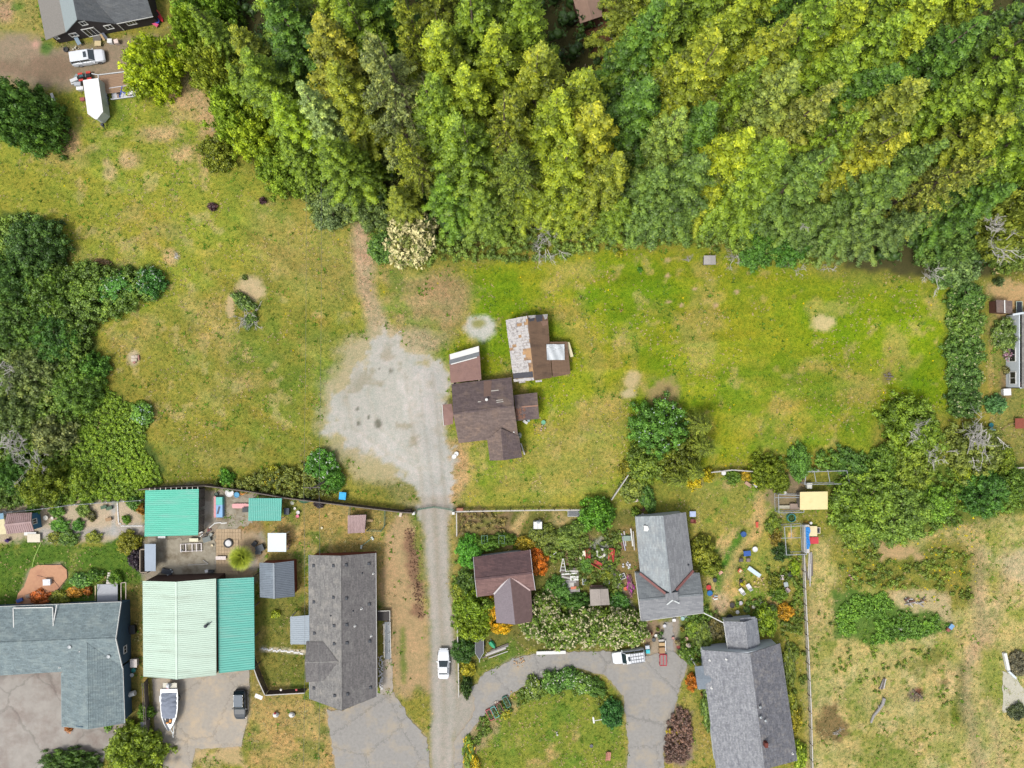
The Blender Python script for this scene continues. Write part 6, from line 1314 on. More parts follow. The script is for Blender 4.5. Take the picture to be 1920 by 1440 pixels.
def vehicle(name, label, cat, px, py, ang, L, W_, Hh, body, roofm, kind):
    "front towards local +x"
    t = thing(name, label, cat, at(px, py, .5).to_2d().to_3d(), ang); h = L / 2; w_ = W_ / 2
    if kind == 'sedan': st = [(-h, .50,.60,.68),(-h + .07,.72,.52,.80),(-h + .25,.88,.42,.92),(-h + .7,.97,.30,.96),(-.5,1., .24,.96),(.4,1., .24,.94),(h - 1.0,.97,.26,.86),(h - .45,.88,.30,.76),(h - .18,.74,.38,.67),(h - .05,.56,.44,.60),(h, .38,.48,.55)]; gl = [(-h + .80,.84,.95),(-h + 1.30,.70, Hh),(-h + 2.10,.70, Hh),(-h + 3.0,.85,.92)]
    elif kind == 'hatch': st = [(-h, .52,.55,.76),(-h + .06,.74,.46,.90),(-h + .2,.90,.40,.98),(-h + .5,.97,.28,1.0),(0,1., .24,.98),(h - .9,.97,.26,.90),(h - .4,.88,.30,.80),(h - .14,.72,.38,.70),(h - .03,.54,.44,.62),(h, .38,.46,.58)]; gl = [(-h + .10,.84,.98),(-h + .5,.72, Hh),(-h + 2.25,.72, Hh),(-h + 3.0,.86,.92)]
    else: st = [(-h, .90,.55,.95),(-h + .08,.96,.45,1.08),(-h + .5,1., .32,1.10),(.3,1., .30,1.08),(h - 1.0,.98,.32,1.02),(h - .25,.92,.36,.92),(h - .04,.78,.46,.76),(h, .66,.50,.68)]; gl = [(-h + .08,.88,1.08),(-h + .30,.80, Hh),(h - 2.15,.80, Hh),(h - 1.45,.90,1.04)]
    rings = [[(x, -w_ * f, zl),(x, -w_ * f, (zl + zt) / 2 + .05),(x, -w_ * f * .94, zt - .03),(x, -w_ * f * .78, zt),(x, w_ * f * .78, zt),(x, w_ * f * .94, zt - .03),(x, w_ * f, (zl + zt) / 2 + .05),(x, w_ * f, zl)] for x, f, zl, zt in st]
    o = MB().loft(rings).build('body', body, t, smooth=False)
    gr = [[(x, -w_ * f, z - (.02 if i in (0,3) else 0)),(x, -w_ * f * .96, z),(x, w_ * f * .96, z),(x, w_ * f, z - (.02 if i in (0,3) else 0)),(x, w_ * .8,.8),(x, -w_ * .8,.8)] for i, (x, f, z) in enumerate(gl)]
    MB().loft(gr).build('window_glass', CARGLASS, t)
    (x1, f1, z1),(x2, f2, z2) = gl[1], gl[2]; m = MB()
    m.loft([[(x1 - .06,-w_ * f1 * .94, z1 - .02),(x1 - .06, w_ * f1 * .94, z1 - .02),(x1 - .06, w_ * f1 * .88, z1 + .02),(x1 - .06,-w_ * f1 * .88, z1 + .02)], [(x1 + .1,-w_ * f1 * 1.02, z1 - .02),(x1 + .1, w_ * f1 * 1.02, z1 - .02),(x1 + .1, w_ * f1 * .92, z1 + .05),(x1 + .1,-w_ * f1 * .92, z1 + .05)], [(x2 - .1,-w_ * f2 * 1.02, z2 - .02),(x2 - .1, w_ * f2 * 1.02, z2 - .02),(x2 - .1, w_ * f2 * .92, z2 + .05),(x2 - .1,-w_ * f2 * .92, z2 + .05)], [(x2 + .08,-w_ * f2 * .94, z2 - .03),(x2 + .08, w_ * f2 * .94, z2 - .03),(x2 + .08, w_ * f2 * .9, z2 + .01),(x2 + .08,-w_ * f2 * .9, z2 + .01)]]); m.build('roof', roofm, t)
    m = MB()
    for s in (-1,1):
        for i, j in ((0,1),(2,3)): m.beam((gl[i][0], s * w_ * gl[i][1] * .98, gl[i][2]),(gl[j][0], s * w_ * gl[j][1] * .98, gl[j][2]),.07,.07)
        xm = (gl[1][0] + gl[2][0]) / 2; m.beam((xm, s * w_ * .9,.95),(xm, s * w_ * gl[1][1] * .99, z1),.08,.05)
    m.build('pillars', body, t)
    wb = L * .29
    for s in (-1,1):
        for x in (-wb, wb * 1.05): wheel(t, x, s * (w_ - .10),.34 if kind != 'suv' else .38)
        m = MB().box((gl[3][0] - .15, s * (w_ + .08),1.0),(.12,.2,.14)); m.build('wing_mirror', body, t)
        MB().box((h - .36, s * w_ * .66, st[-2][3] - .03),(.22,.34,.10)).build('headlight', LAMP_W, t)
        MB().box((-h + .16, s * w_ * .66, st[1][3] - .08),(.12,.28,.14)).build('tail_light', LAMP_R, t)
    [MB().box((s * (h - .02),0,.46),(.1, W_ * .7,.16)).build('bumper', body if kind != 'suv' else BLACKP, t) for s in (-1,1)]
    return t, gl
CARWHITE = mat('white_car_paint', C(238,242,248),.25,.02,1, spec=.6)
t, _ = vehicle('parked_car', 'white sedan parked facing north on the gravel lane', 'car', 832,1244, math.pi / 2,4.75,1.86,1.42, CARWHITE, CARWHITE, 'sedan')

t, _ = vehicle('parked_suv', 'white SUV with a sunroof on the dirt yard beside the dark house', 'SUV', 167,109, math.radians(9),5.2,2.0,1.75, CARWHITE, CARWHITE, 'suv'); MB().box((.05,0,1.80),(.5,.9,.03)).build('sunroof', CARGLASS, t)
DB = mat('dark_blue_car_paint', C(44,54,64),.45,.04,1, spec=.4); DBR = mat('roof_paint_sky_sheen', C(104,116,128),.55,.05,1, spec=.3)  # hatchback roof colour lightened, sky reflection painted in
vehicle('parked_hatchback', 'dark blue hatchback parked on the concrete pad south of the turquoise lean-to', 'car', 451,1320,-math.pi / 2,4.65,1.96,1.56, DB, DBR, 'hatch')
t, gl = vehicle('parked_wagon', 'white four-wheel-drive wagon with a roof rack beneath the cream flowered shrubs', 'SUV', 1178,1229, math.radians(188),5.1,1.95,1.9, CARWHITE, CARWHITE, 'suv')
m = MB()
for y in (-.75,-.25,.25,.75): m.beam((gl[1][0] + .1, y, 2.02),(gl[2][0] - .6, y, 2.02),.05,.05)
for k in range(6): x = gl[1][0] + .1 + k * (gl[2][0] - .7 - gl[1][0]) / 5; m.beam((x, -.78,2.03),(x, .78,2.03),.05,.05); m.beam((x, -.75,1.92),(x, -.75,2.03),.05,.05); m.beam((x, .75,1.92),(x, .75,2.03),.05,.05)
m.build('roof_rack', paint(120,122,126), t); MB().box((gl[2][0] - .32,0,1.97),(.36,.7,.04)).build('roof_hatch', CARGLASS, t)
# boat on its trailer
bt = thing('boat_trailer', 'galvanised trailer carrying the covered white motor boat', 'trailer', V2(at(321,1325)),-math.pi / 2)
m = MB()
for s in (-1,1): m.beam((-2.6, s * .7,.45),(1.6, s * .7,.45),.09,.12); m.beam((1.6, s * .7,.45),(3.6, s * .05 + .5,.45),.09,.12)
m.beam((3.4,.5,.45),(4.2,.5,.45),.10,.10); m.beam((-2.4,-.9,.45),(-2.4,.9,.45),.1,.1); m.build('frame', GALV, bt)
for s in (-1,1): wheel(bt, -1.4, s * 1.28,.33,.22); MB().box((-1.4, s * 1.28,.72),(.9,.3,.05)).build('fender', GALV, bt)
MB().tube([(3.9,.5,0),(3.9,.5,.6)], .05,6).build('jack', GALV, bt)
bo = thing('motor_boat', 'white motor boat under a wrinkled grey cover, bow towards the street', 'boat', V2(at(320,1325,1.)) + Vector((0,0,.55)),-math.pi / 2)
HULL = mat('white_gelcoat', C(238,240,242),.3,.03,2, spec=.5); COVER = mat('grey_boat_cover', C(140,148,164),.85,.12,2)
rg = []
for x, hw, zk in ((-2.7,1.22,0),(-1.5,1.28,0),(0,1.26,0),(1.2,1.10,.05),(2.1,.75,.18),(2.7,.38,.34),(3.15,.05,.55)): rg.append([(x, -hw, .95 + .05 * max(0, x)),(x, -hw * .8,.35 + zk * .7),(x, 0, zk),(x, hw * .8,.35 + zk * .7),(x, hw, .95 + .05 * max(0, x)),(x, hw * .84,.97 + .05 * max(0, x)),(x, hw * .82,.78),(x, -hw * .82,.78),(x, -hw * .84,.97 + .05 * max(0, x))])
MB().loft(rg).build('hull', HULL, bo)
vs_ = []; nx, ny = 22,12
for i in range(nx + 1):
    x = -2.2 + i * 3.6 / nx; hw = np.interp(x, (-2.7,0,1.2,2.1),(1.1,1.12,.98,.66))
    for j in range(ny + 1):
        y = (j / ny - .5) * 2; wr = .07 * math.sin(9 * x + 2.2 * math.sin(2.5 * y)) * (1 if x < -.4 else .25); vs_.append((x, y * hw, 1.0 + .38 * (1 - y * y) * np.interp(x, (-2.2,-1,.6,1.4),(.3,1,.8,.2)) + wr))
MB().add(vs_, [(i * (ny + 1) + j, (i + 1) * (ny + 1) + j, (i + 1) * (ny + 1) + j + 1, i * (ny + 1) + j + 1) for i in range(nx) for j in range(ny)]).build('cover', COVER, bo)
MB().box((-2.45,0,1.0),(.5,2.3,.10)).build('transom_deck', HULL, bo); MB().box((-3.1,.05,.75),(.7,2.0,.08)).build('swim_platform', paint(226,222,206), bo)
mo = MB().loft([[(x, -.22 * f, z0),(x, .22 * f, z0),(x, .18 * f, z1),(x, -.18 * f, z1)] for x, f, z0, z1 in ((-3.55,.5,.9,1.25),(-3.35,1,.8,1.42),(-3.0,1,.8,1.40),(-2.85,.6,.9,1.2))]).build('outboard_motor', paint(222,226,232), bo)
MB().box((-3.2,0,.35),(.18,.1,.9)).build('motor_leg', BLACKP, mo)
MB().lathe((-2.95,-.15,.8), [(.2,0),(.22,.25),(.12,.34),(.03,.36)], 10).build('fuel_can', paint(220,50,70), bo)
m = MB().box((1.75,.2,.92),(.4,.3,.25)).box((2.0,-.25,.9),(.3,.3,.2)); m.build('bow_gear', paint(224,150,60), bo)
m = MB().box((1.7,-.3,.9),(.5,.35,.2)).box((2.1,.15,.9),(.25,.3,.18)); m.build('bow_gear', BLACKP, bo)
bo.scale = (1.12,1.08,1.05); bt.scale = (1.1,1.06,1.0)
# trailers in the north-west yard
bx = thing('box_trailer', 'white enclosed box trailer with a wedge nose on the meadow', 'trailer', V2(at(183,186,1.2)), math.radians(-82))
L_, Wd = 5.2,2.35
MB().prism([(-L_ / 2,-Wd / 2),(L_ / 2,-Wd / 2),(L_ / 2 + .95,-.15),(L_ / 2 + .95,.15),(L_ / 2, Wd / 2),(-L_ / 2, Wd / 2)], .45,2.35).build('body', mat('dull_white_metal', C(214,220,214),.5,.06,2), bx)
MB().prism([(-L_ / 2 - .03,-Wd / 2 - .03),(L_ / 2,-Wd / 2 - .03),(L_ / 2 + 1.0,-.16),(L_ / 2 + 1.0,.16),(L_ / 2, Wd / 2 + .03),(-L_ / 2 - .03, Wd / 2 + .03)], 2.36,2.43).build('roof', paint(252,252,252, var=.02), bx)
for s in (-1,1):
    for x in (-.5,.35): wheel(bx, x, s * (Wd / 2 - .08),.33,.2)
    MB().box((-.07, s * (Wd / 2 + .02),.72),(1.9,.12,.08)).build('fender', GALV, bx)
MB().box((.9, Wd / 2 + .01,1.45),(.8,.03,1.6)).build('side_door', paint(196,204,196), bx); MB().beam((L_ / 2 + .9,0,.5),(L_ / 2 + 1.8,0,.5),.12,.12).build('drawbar', BLACKP, bx); MB().box((L_ / 2 + 1.3,0,.8),(.35,.35,.5)).build('gas_bottle_box', paint(70,74,92), bx)
PLK = mat('trailer_planks', C(168,138,112),.9,.16,2.5, stretch=(1,5,1)); ut = thing('deck_trailer', 'flat trailer with a plank deck and white rails under the lime tree', 'trailer', V2(at(218,156,.7)), math.radians(7))
PL1 = MB().box((0,0,0),(1,1,.05)).mesh('plank', PLK)
for k in range(12): link('plank', PL1, ut, (0,-1.35 + k * .245,.72 + RND.uniform(0,.015)), None, (5.2,.22,1))
m = MB().beam((-2.6,1.6,.75),(2.6,1.6,.75),.12,.14).beam((-2.62,-1.5,.75),(-2.62,1.6,.75),.12,.14); m.beam((-2.6,1.6,.75),(-3.7,2.0,.6),.12,.1); m.build('frame', paint(226,228,230), ut)
for s in (-1,1): wheel(ut, 0, s * 1.55,.33,.2)
ob = thing('white_punt', 'open white flat-bottomed boat with blue strap lying below the plank trailer', 'boat', V2(at(240,173,.4)), math.radians(8))
m = MB().loft([[(x, -hw, .75),(x, -hw * .8,.12),(x, hw * .8,.12),(x, hw, .75),(x, hw - .1,.76),(x, hw * .8 - .1,.2),(x, -hw * .8 + .1,.2),(x, -hw + .1,.76)] for x, hw in ((-2.7,.85),(-2.6,.95),(1.5,.95),(2.5,.8),(2.9,.5))]); m.build('hull', paint(226,228,236), ob)
for x in (-1.6,.2,1.6): MB().box((x, 0,.5),(.3,1.6,.06)).build('thwart', paint(170,150,140), ob)
m = MB().beam((-1.2,-.8,.8),(-.6,.9,.8),.1,.03).beam((-1.0,.2,.78),(-.3,-.3,.78),.12,.03); m.build('strap', paint(60,100,200), ob); MB().box((.9,-.2,.55),(1.8,.5,.2),.1).build('white_bag', WHITE, ob)
# four-wheeler behind the trailer
q4 = thing('quad_bike', 'red and black quad bike parked behind the white box trailer', 'quad bike', V2(at(163,146)), math.radians(10))
MB().loft([[(x, -w_, z0),(x, w_, z0),(x, w_ * .8, z1),(x, -w_ * .8, z1)] for x, w_, z0, z1 in ((-.95,.3,.5,.75),(-.5,.35,.45,.85),(0,.22,.45,.8),(.5,.3,.45,.85),(.95,.28,.5,.7))]).build('body', BLACKP, q4)
for x in (-.65,.65):
    for s in (-1,1): wheel(q4, x, s * .5,.28,.24); MB().box((x, s * .5,.62),(.7,.32,.05)).build('fender', paint(216,70,56), q4)
MB().tube([(.35,-.4,1.0),(.4,0,1.02),(.35,.4,1.0)], .03,6).build('handlebar', GALV, q4); MB().box((-.35,0,.88),(.6,.3,.1)).build('seat', paint(60,110,116), q4)
# small trailers south
kt = thing('small_trailer', 'small black V-nosed trailer under the fresh lime tree', 'trailer', V2(at(899,1215,.6)),-math.pi / 2)
MB().prism([(-1.6,-.62),(.7,-.62),(1.6,-.08),(1.6,.08),(.7,.62),(-1.6,.62)], .4,.75).build('tub', paint(84,84,92), kt); m = MB()
for a_, b_ in (((-1.6,-.64),(.7,-.64)),((.7,-.64),(1.65,-.05)),((1.65,.05),(.7,.64)),((.7,.64),(-1.6,.64))): m.beam((*a_, .8),(*b_, .8),.06,.06)
m.beam((1.55,0,.5),(2.3,0,.5),.1,.1); m.build('frame', paint(190,194,200), kt)
for s in (-1,1): wheel(kt, -.4, s * .75,.26,.16)
rt = thing('red_cart', 'flat red framed cart beside the roof-racked wagon', 'cart', V2(at(1242.5,1236)),-math.pi / 2)
m = MB()
for y in (-.52,0,.52): m.beam((-.85, y, .42),(.85, y, .42),.09,.09)
for x in (-.85,.85): m.beam((x, -.55,.42),(x, .55,.42),.09,.09)
m.build('frame', paint(206,50,70), rt); MB().box((0,0,.38),(1.6,1.0,.04)).build('deck', paint(150,132,128), rt)
for x in (-.5,.6):
    for s in (-1,1): wheel(rt, x, s * .5,.2,.14)

# ------------------------------------------------------------------ fences, pole, wires
def fence(name, label, pts, h, style, m, post=None, group=None):
    P_ = [V2(at(*p)) for p in pts]; t = thing(name, label, 'fence', sum(P_, Vector()) / len(P_), group=group); post = post or m
    sec = 2.4; o = t.location
    for a, b in zip(P_, P_[1:]):
        n = max(1, round((b - a).length / sec)); d = (b - a).normalized(); nrm = Vector((-d.y, d.x, 0))
        for k in range(n + 1):
            if k == 0 and a is not P_[0]: continue
            q = a.lerp(b, k / n); MB(o).box(q + Vector((0,0, h / 2 + .05)),(.11,.11, h + .1), math.atan2(d.y, d.x)).build('post', post, t)
        for k in range(n):
            p0, p1 = a.lerp(b, k / n), a.lerp(b, (k + 1) / n); L = (p1 - p0).length
            if style == 'board':
                B = MB(o); nb = int(L / .15)
                for i in range(nb):
                    c = p0.lerp(p1,(i + .5) / nb) + nrm * .07; hh = h + RND.gauss(0,.03); B.box(c + Vector((0,0, hh / 2)),(.135,.025, hh), math.atan2(d.y, d.x))
                g = B.build('panel', m, t); g['kind'] = 'stuff'
                MB(o).beam(p0 + Vector((0,0, h - .25)), p1 + Vector((0,0, h - .25)),.05,.09).build('rail', m, t); MB(o).beam(p0 + Vector((0,0,.4)), p1 + Vector((0,0,.4)),.05,.09).build('rail', m, t)
                MB(o).beam(p0 + Vector((0,0, h + .06)), p1 + Vector((0,0, h + .06)),.14,.04).build('cap_rail', post, t)
            elif style == 'rail':
                for z in (h, h * .5): MB(o).beam(p0 + Vector((0,0, z)), p1 + Vector((0,0, z)),.16 if z == h else .05,.06).build('rail', m, t)
                B = MB(o)
                for i in range(12): c = p0.lerp(p1,(i + .5) / 12); B.beam(c + Vector((0,0,.05)), c + Vector((0,0, h)),.05,.02)
                B.build('pickets', m, t)['kind'] = 'stuff'
            else:
                for z in (h, .12): MB(o).tube([p0 + Vector((0,0, z)), p1 + Vector((0,0, z))], .035,5).build('rail', m, t)
                B = MB(o)
                for i in range(int(L / .3)): c = p0 + d * .3 * i; B.beam(c + Vector((0,0,.1)), c + d * .3 + Vector((0,0, h)),.012,.012); B.beam(c + d * .3 + Vector((0,0,.1)), c + Vector((0,0, h)),.012,.012)
                B.build('wire_mesh', m, t)['kind'] = 'stuff'
    return t
FW = mat('grey_fence_wood', C(128,118,110),.9,.2,3, stretch=(3,3,.6)); FWD = mat('dark_fence_wood', C(92,78,72),.9,.2,3); FPALE = mat('pale_fence_wood', C(206,202,196),.85,.1,3); FWHITE = paint(204,199,192, var=.2); GMESH = paint(92,130,112); TUBE = mat('steel_tube', C(190,196,200),.4,.08,4, metal=.3)
fence('board_fence', 'tall dark board fence between the meadow and the turquoise roofed yard', [(272,915),(330,911),(392,908),(470,918),(545,931),(650,944),(757,957),(776,958)], 1.8, 'board', FWD, FW)
fence('wire_fence', 'light wire fence along the top of the garden strip', [(-20,962),(60,955),(150,944),(210,940),(271,936)], 1.3, 'wire', TUBE)
fence('white_fence', 'white picket topped fence north of the vegetable bed', [(856,957),(930,955.5),(1010,954.5),(1097,954)], 1.2, 'rail', FWHITE)
fence('white_fence', 'short white fence leg running south beside the lane by the vegetable bed', [(857,960),(857.5,1002)], 1.2, 'rail', FWHITE)
fence('lane_fence', 'low pale fence on the lane edge below the lime tree', [(858,1164),(860,1230),(861,1302)], 1.1, 'rail', FPALE)
fence('leaning_rail', 'slanting pale fence rail at the west side of the south clump', [(1145,935),(1176,889)], 1.2, 'rail', FPALE)
fence('field_fence', 'pale bent fence rail along the field by the white round table', [(1330,884),(1350,882),(1370,879.5),(1414,883)], 1.2, 'rail', FPALE)
fence('long_white_fence', 'long white fence dividing the east gardens from the dry field', [(1502,1036),(1504,1100),(1507,1160),(1511,1240),(1515,1330),(1518,1450)], 1.3, 'rail', FWHITE, FWD)
fence('wooden_fence', 'brown board fence along the lower edge of the small lawn', [(505,1295),(540,1293),(576,1291)], 1.6, 'board', FWD, FPALE)
fence('wooden_fence', 'slanting brown board fence on the west of the small lawn', [(478,1232),(490,1265),(503,1294)], 1.6, 'board', FWD, FPALE)
fence('east_fence', 'white rail fence stub at the east edge', [(1900,876),(1940,874)], 1.1, 'rail', FWHITE)
fence('mesh_run', 'green mesh run round the chicken coop', [(658,945),(656,966)], 1.0, 'wire', GMESH); fence('mesh_run', 'green mesh fence turning the corner east of the chicken coop', [(723,956),(722,985),(716,994),(690,993)], 1.0, 'wire', GMESH)
# tall shingled fence wall between blue house and boat
t = thing('fence_wall', 'thick grey weathered board fence between the blue house and the boat', 'fence', V2(at(281,1330)))
for k in range(46):
    y = 1272 + k * 2.55; q = V2(at(279.5 + k * .13, y)); MB(t.location).box(q + Vector((0,0,1.0 + RND.gauss(0,.02))),(.05,.2,2.0), RND.gauss(0,.08),0,.18).build('board', FW, t)
for z in (.5,1.7): MB(t.location).beam(V2(at(277,1272)) + Vector((0,0, z)), V2(at(283,1388)) + Vector((0,0, z)),.08,.1).build('rail', FW, t)
MB(t.location).ring(V2(at(287,1340)) + Vector((0,0,1.3)),.10,.22,0,.12).build('hose_coil', BLACKP, t)
# gate across the lane
t = thing('mesh_gate', 'green mesh double gate across the gravel lane', 'gate', V2(at(815,951)))
for a_, b_ in (((783,954),(815,949)),((815,949),(852,955))):
    p0, p1 = V2(at(*a_)), V2(at(*b_)); B = MB(t.location)
    for z in (.15,.7,1.25): B.tube([p0 + Vector((0,0, z)), p1 + Vector((0,0, z))], .035,6)
    for k in range(9): c = p0.lerp(p1, k / 8); B.tube([c + Vector((0,0,.15)), c + Vector((0,0,1.25))], .02,4)
    B.build('gate_leaf', GMESH, t)
for px, py, m_, w_ in ((766,956, FWD, 1.1),(777,960.5, WHITE, .4),(851,960, WHITE, .4),(863,953, paint(170,110,84),1.0)): MB(t.location).box(V2(at(px, py)) + Vector((0,0,.6)),(w_, .4,1.2)).build('gate_post', m_, t)
# utility pole and its wires
up = thing('utility_pole', 'tall wooden utility pole with one crossarm at the board fence', 'utility pole', V2(at(616,899)))
pb0 = V2(at(616,899)); MB(pb0).tube([pb0, pb0 + Vector((0,0,10.2))], .17,10,.11).build('pole', WOOD_OLD, up)
MB(pb0).box(pb0 + Vector((.1,.14,9.7)),(2.4,.1,.13)).build('crossarm', WOOD_OLD, up)
for dx in (-1.0,-.3,.5,1.2): MB(pb0).lathe(pb0 + Vector((dx, .14,9.77)), [(.05,0),(.06,.1),(.03,.16)], 8).build('insulator', paint(190,186,180), up)
WIRE = mat('wire', C(120,124,126),.5)
for k, dx in enumerate((-1.0,1.2)):
    t = thing('power_wire', ('western' if k == 0 else 'eastern') + ' thin wire running north-south over the crossarm', 'wire', pb0, group='wires over the crossarm'); s0 = pb0 + Vector((dx, .14,9.93))
    for d_, L_ in ((1,60),(-1,48)): MB(pb0).tube([s0 + Vector((.2 * d_ * u_, d_ * L_ * u_, -1.4 * 4 * u_ * (1 - u_) * .6)) for u_ in np.linspace(0,1,13)], .018,4).build('wire', WIRE, t)
# ------------------------------------------------------------------ yard things
def chair(px, py, rz, col, label, group=None, lounge=False, name='garden_chair', cat='chair'):
    t = thing(name, label, cat, V2(at(px, py, .4)), rz, group); m = paint(*col)
    MB().box((0,0,.40),(.52,.52,.05)).build('seat', m, t)
    MB().box((-.33,0,.68),(.06,.54,.62),0,0,-.28).build('backrest', m, t)
    for x in (-.22,.22):
        for y in (-.23,.23): MB().box((x, y, .19),(.05,.05,.38)).build('leg', m, t)
    for y in (-.29,.29): MB().box((0, y, .60),(.5,.07,.04)).box((.22, y, .48),(.05,.06,.22)).build('armrest', m, t)
    return t
def pot(px, py, r, h, col, label, plant=None, name='plant_pot', cat='pot', group=None, lid=None):
    t = thing(name, label, cat, V2(at(px, py, h)), group=group)
    MB().lathe((0,0,0), [(r * .72,0),(r, h),(r * 1.06, h),(r * .9, h + .01),(r * .85, h - .06)], 14).build('pot_body', paint(*col), t)
    if plant: link('leaves', proto('S', RND.randrange(3)), t, (0,0, h * .8), None, (r * 1.15, r * 1.15, r * 1.5), FC(*plant))
    else: MB().lathe((0,0,0), [(r * .84, h - .08),(.01, h - .075)], 12).build('contents' if not lid else 'lid', paint(*(lid or (70,60,50))), t)
    return t
def bin_(px, py, sx, sy, h, col, label, rz=0., name='bin', cat='bin', lid=None, group=None):
    t = thing(name, label, cat, V2(at(px, py, h)), rz, group)
    MB().loft([[(-sx / 2 * f, -sy / 2 * f, z),(sx / 2 * f, -sy / 2 * f, z),(sx / 2 * f, sy / 2 * f, z),(-sx / 2 * f, sy / 2 * f, z)] for f, z in ((.86,0),(1, h * .92))]).build('box_body', paint(*col), t)
    MB().box((0,0, h * .95),(sx * 1.06, sy * 1.06, h * .08)).box((0,0, h * 1.0),(sx * .7, sy * .7, h * .05)).build('lid', paint(*(lid or tuple(min(255, int(c * 1.12)) for c in col))), t); return t
def table(px, py, sx, sy, h, col, label, rz=0., name='table', cat='table', round_=False):
    t = thing(name, label, cat, V2(at(px, py, h)), rz); m = paint(*col)
    if round_: MB().lathe((0,0,0), [(sx / 2, h - .05),(sx / 2, h)], 18).build('tabletop', m, t)
    else: MB().box((0,0, h - .03),(sx, sy, .05)).build('tabletop', m, t)
    for x in (-1,1):
        for y in (-1,1): MB().box((x * sx * .36, y * sy * .36, h / 2 - .03),(.06,.06, h - .06)).build('leg', m, t)
    return t
_UB = MB().box((0,0,0),(1,1,1))
_BOXM = {}
def ubox(m, name):
    if (m.name, name) not in _BOXM: _BOXM[(m.name, name)] = _UB.mesh(name, m)
    return _BOXM[(m.name, name)]
def pile(px, py, items, label, m, rz=0., name='lumber_pile', cat='lumber', piece='plank', group=None):
    "items: (x, y, z, length, width, thick, angle)"
    t = thing(name, label, cat, V2(at(px, py)), rz, group)
    for k, (x, y, z, L, w_, th, a) in enumerate(items): link(piece, ubox(m[k % len(m)] if isinstance(m, (list, tuple)) else m, piece), t, (x, y, z),(0, RND.gauss(0,.01), a),(L, w_, th))
    return t
def frame_(px, py, sx, sy, label, col=(220,220,214), rz=0., z=.12, mull=1, name='window_frame', cat='window frame'):
    t = thing(name, label, cat, V2(at(px, py)), rz); m = MB()
    for s in (-1,1): m.box((s * sx / 2,0, z),(.08, sy + .08,.06)).box((0, s * sy / 2, z + .001),(sx - .08,.08,.06))
    for k in range(mull): m.box((0, sy * ((k + 1) / (mull + 1) - .5), z),(sx - .1,.05,.05))
    m.build('frame', paint(*col), t); MB().box((0,0, z - .02),(sx - .06, sy - .06,.015)).build('pane', GLASS, t)
    MB().box((0,0,(z - .04) / 2),(sx * .5,.1, z - .04)).build('support', WOOD_OLD, t); return t
def tyre(px, py, r, label, name='tyre'):
    t = thing(name, label, 'tyre', V2(at(px, py)) + Vector((0,0,.02))); MB().lathe((0,0,0), [(r * .6,0),(r * .95,0),(r, .07),(r, .15),(r * .95,.22),(r * .6,.22),(r * .55,.1)], 16).build('tread', RUBBER, t); MB().lathe((0,0,0), [(r * .56,.05),(.02,.06)], 14).build('soil', paint(90,84,76), t); return t
def stones(px, py, n, rad, label, col, seed, name='stone_pile', cat='stone pile', size=.3):
    rng = random.Random(seed); t = thing(name, label, cat, V2(at(px, py))); m = paint(*col, var=.2, rough=.95)
    key = ('st', m.name)
    if key not in _BOXM: _BOXM[key] = MB().lathe((0,0,0), [(.25,-.35),(.5,-.15),(.46,.2),(.2,.38)], 7).mesh('stone', m)
    for k in range(n): a = rng.random() * 6.28; d = rad * rng.random() ** .5; s = size * rng.uniform(.6,1.3); link('stone', _BOXM[key], t, (d * math.cos(a), d * math.sin(a), s * .3 + .12 * (1 - d / rad)),(rng.gauss(0,.3), rng.gauss(0,.3), a),(s, s * rng.uniform(.7,1), s * .7))
    return t
FIRE = paint(176,140,104); OLDW = [WOOD_OLD, FPALE, mat('silver_wood', C(170,166,164),.9,.15,4)]
def jumble(n, sx, sy, seed, lmin=.6, lmax=2., z=.08):
    r = random.Random(seed); return [(r.uniform(-sx, sx), r.uniform(-sy, sy), z * (1 + k % 4), r.uniform(lmin, lmax), r.uniform(.1,.25),.05, r.gauss(0,.5)) for k in range(n)]

# north-west yard
tyre(124.5,93.5,.42, 'dark tyre lying on the dirt north-west of the white SUV')
pot(301,77,.42,.9,(150,196,214), 'pale blue barrel under the trees east of the dark house', lid=(176,210,224), name='barrel', cat='barrel')
kk = thing('kayak', 'red kayak standing beside the east wall of the dark house', 'kayak', V2(at(297,28)),-.95); MB().loft([[(x, -w_, .25),(x, 0,.05),(x, w_, .25),(x, w_ * .7,.36),(x, -w_ * .7,.36)] for x, w_ in ((-1.5,.05),(-1.1,.28),(0,.36),(1.1,.28),(1.5,.05))]).build('hull', paint(222,50,66), kk); MB().box((0,0,.36),(.7,.4,.03)).build('cockpit', BLACKP, kk)
pot(294,39,.38,.6,(60,90,190), 'round blue tub between the red kayak and the pink box', lid=(70,110,210), name='tub', cat='tub')
bin_(291,45,.9,.5,.4,(222,90,130), 'pink box at the corner of the dark house', -.6, 'box', 'box')
bin_(205,76,.7,.6,.8,(230,226,226), 'white drum bin by the plants at the dark house', 0); bin_(217,77,.6,.6,.8,(226,206,196), 'pinkish bin east of the white drum bin by the dark house', .3)
pile(192,68, [(0,0,.3,1.9,.3,.08,-1.0),(.5,0,.5,1.6,.4,.05,-.9),(-.3,.2,.15,1.4,.3,.08,-1.1)], 'planks leaning in a stack beside the patio door of the dark house', [WOOD, paint(110,116,130), WOOD_OLD])
table(183,81,1.0,.8,.5,(226,206,160), 'low cream table outside the patio door of the dark house'); table(145,76,.6,1.4,.7,(150,172,190), 'pale blue bench table at the dark house wall', .5); stones(143,92,5,.5, 'few white stones beside the white SUV', (226,222,204),3)
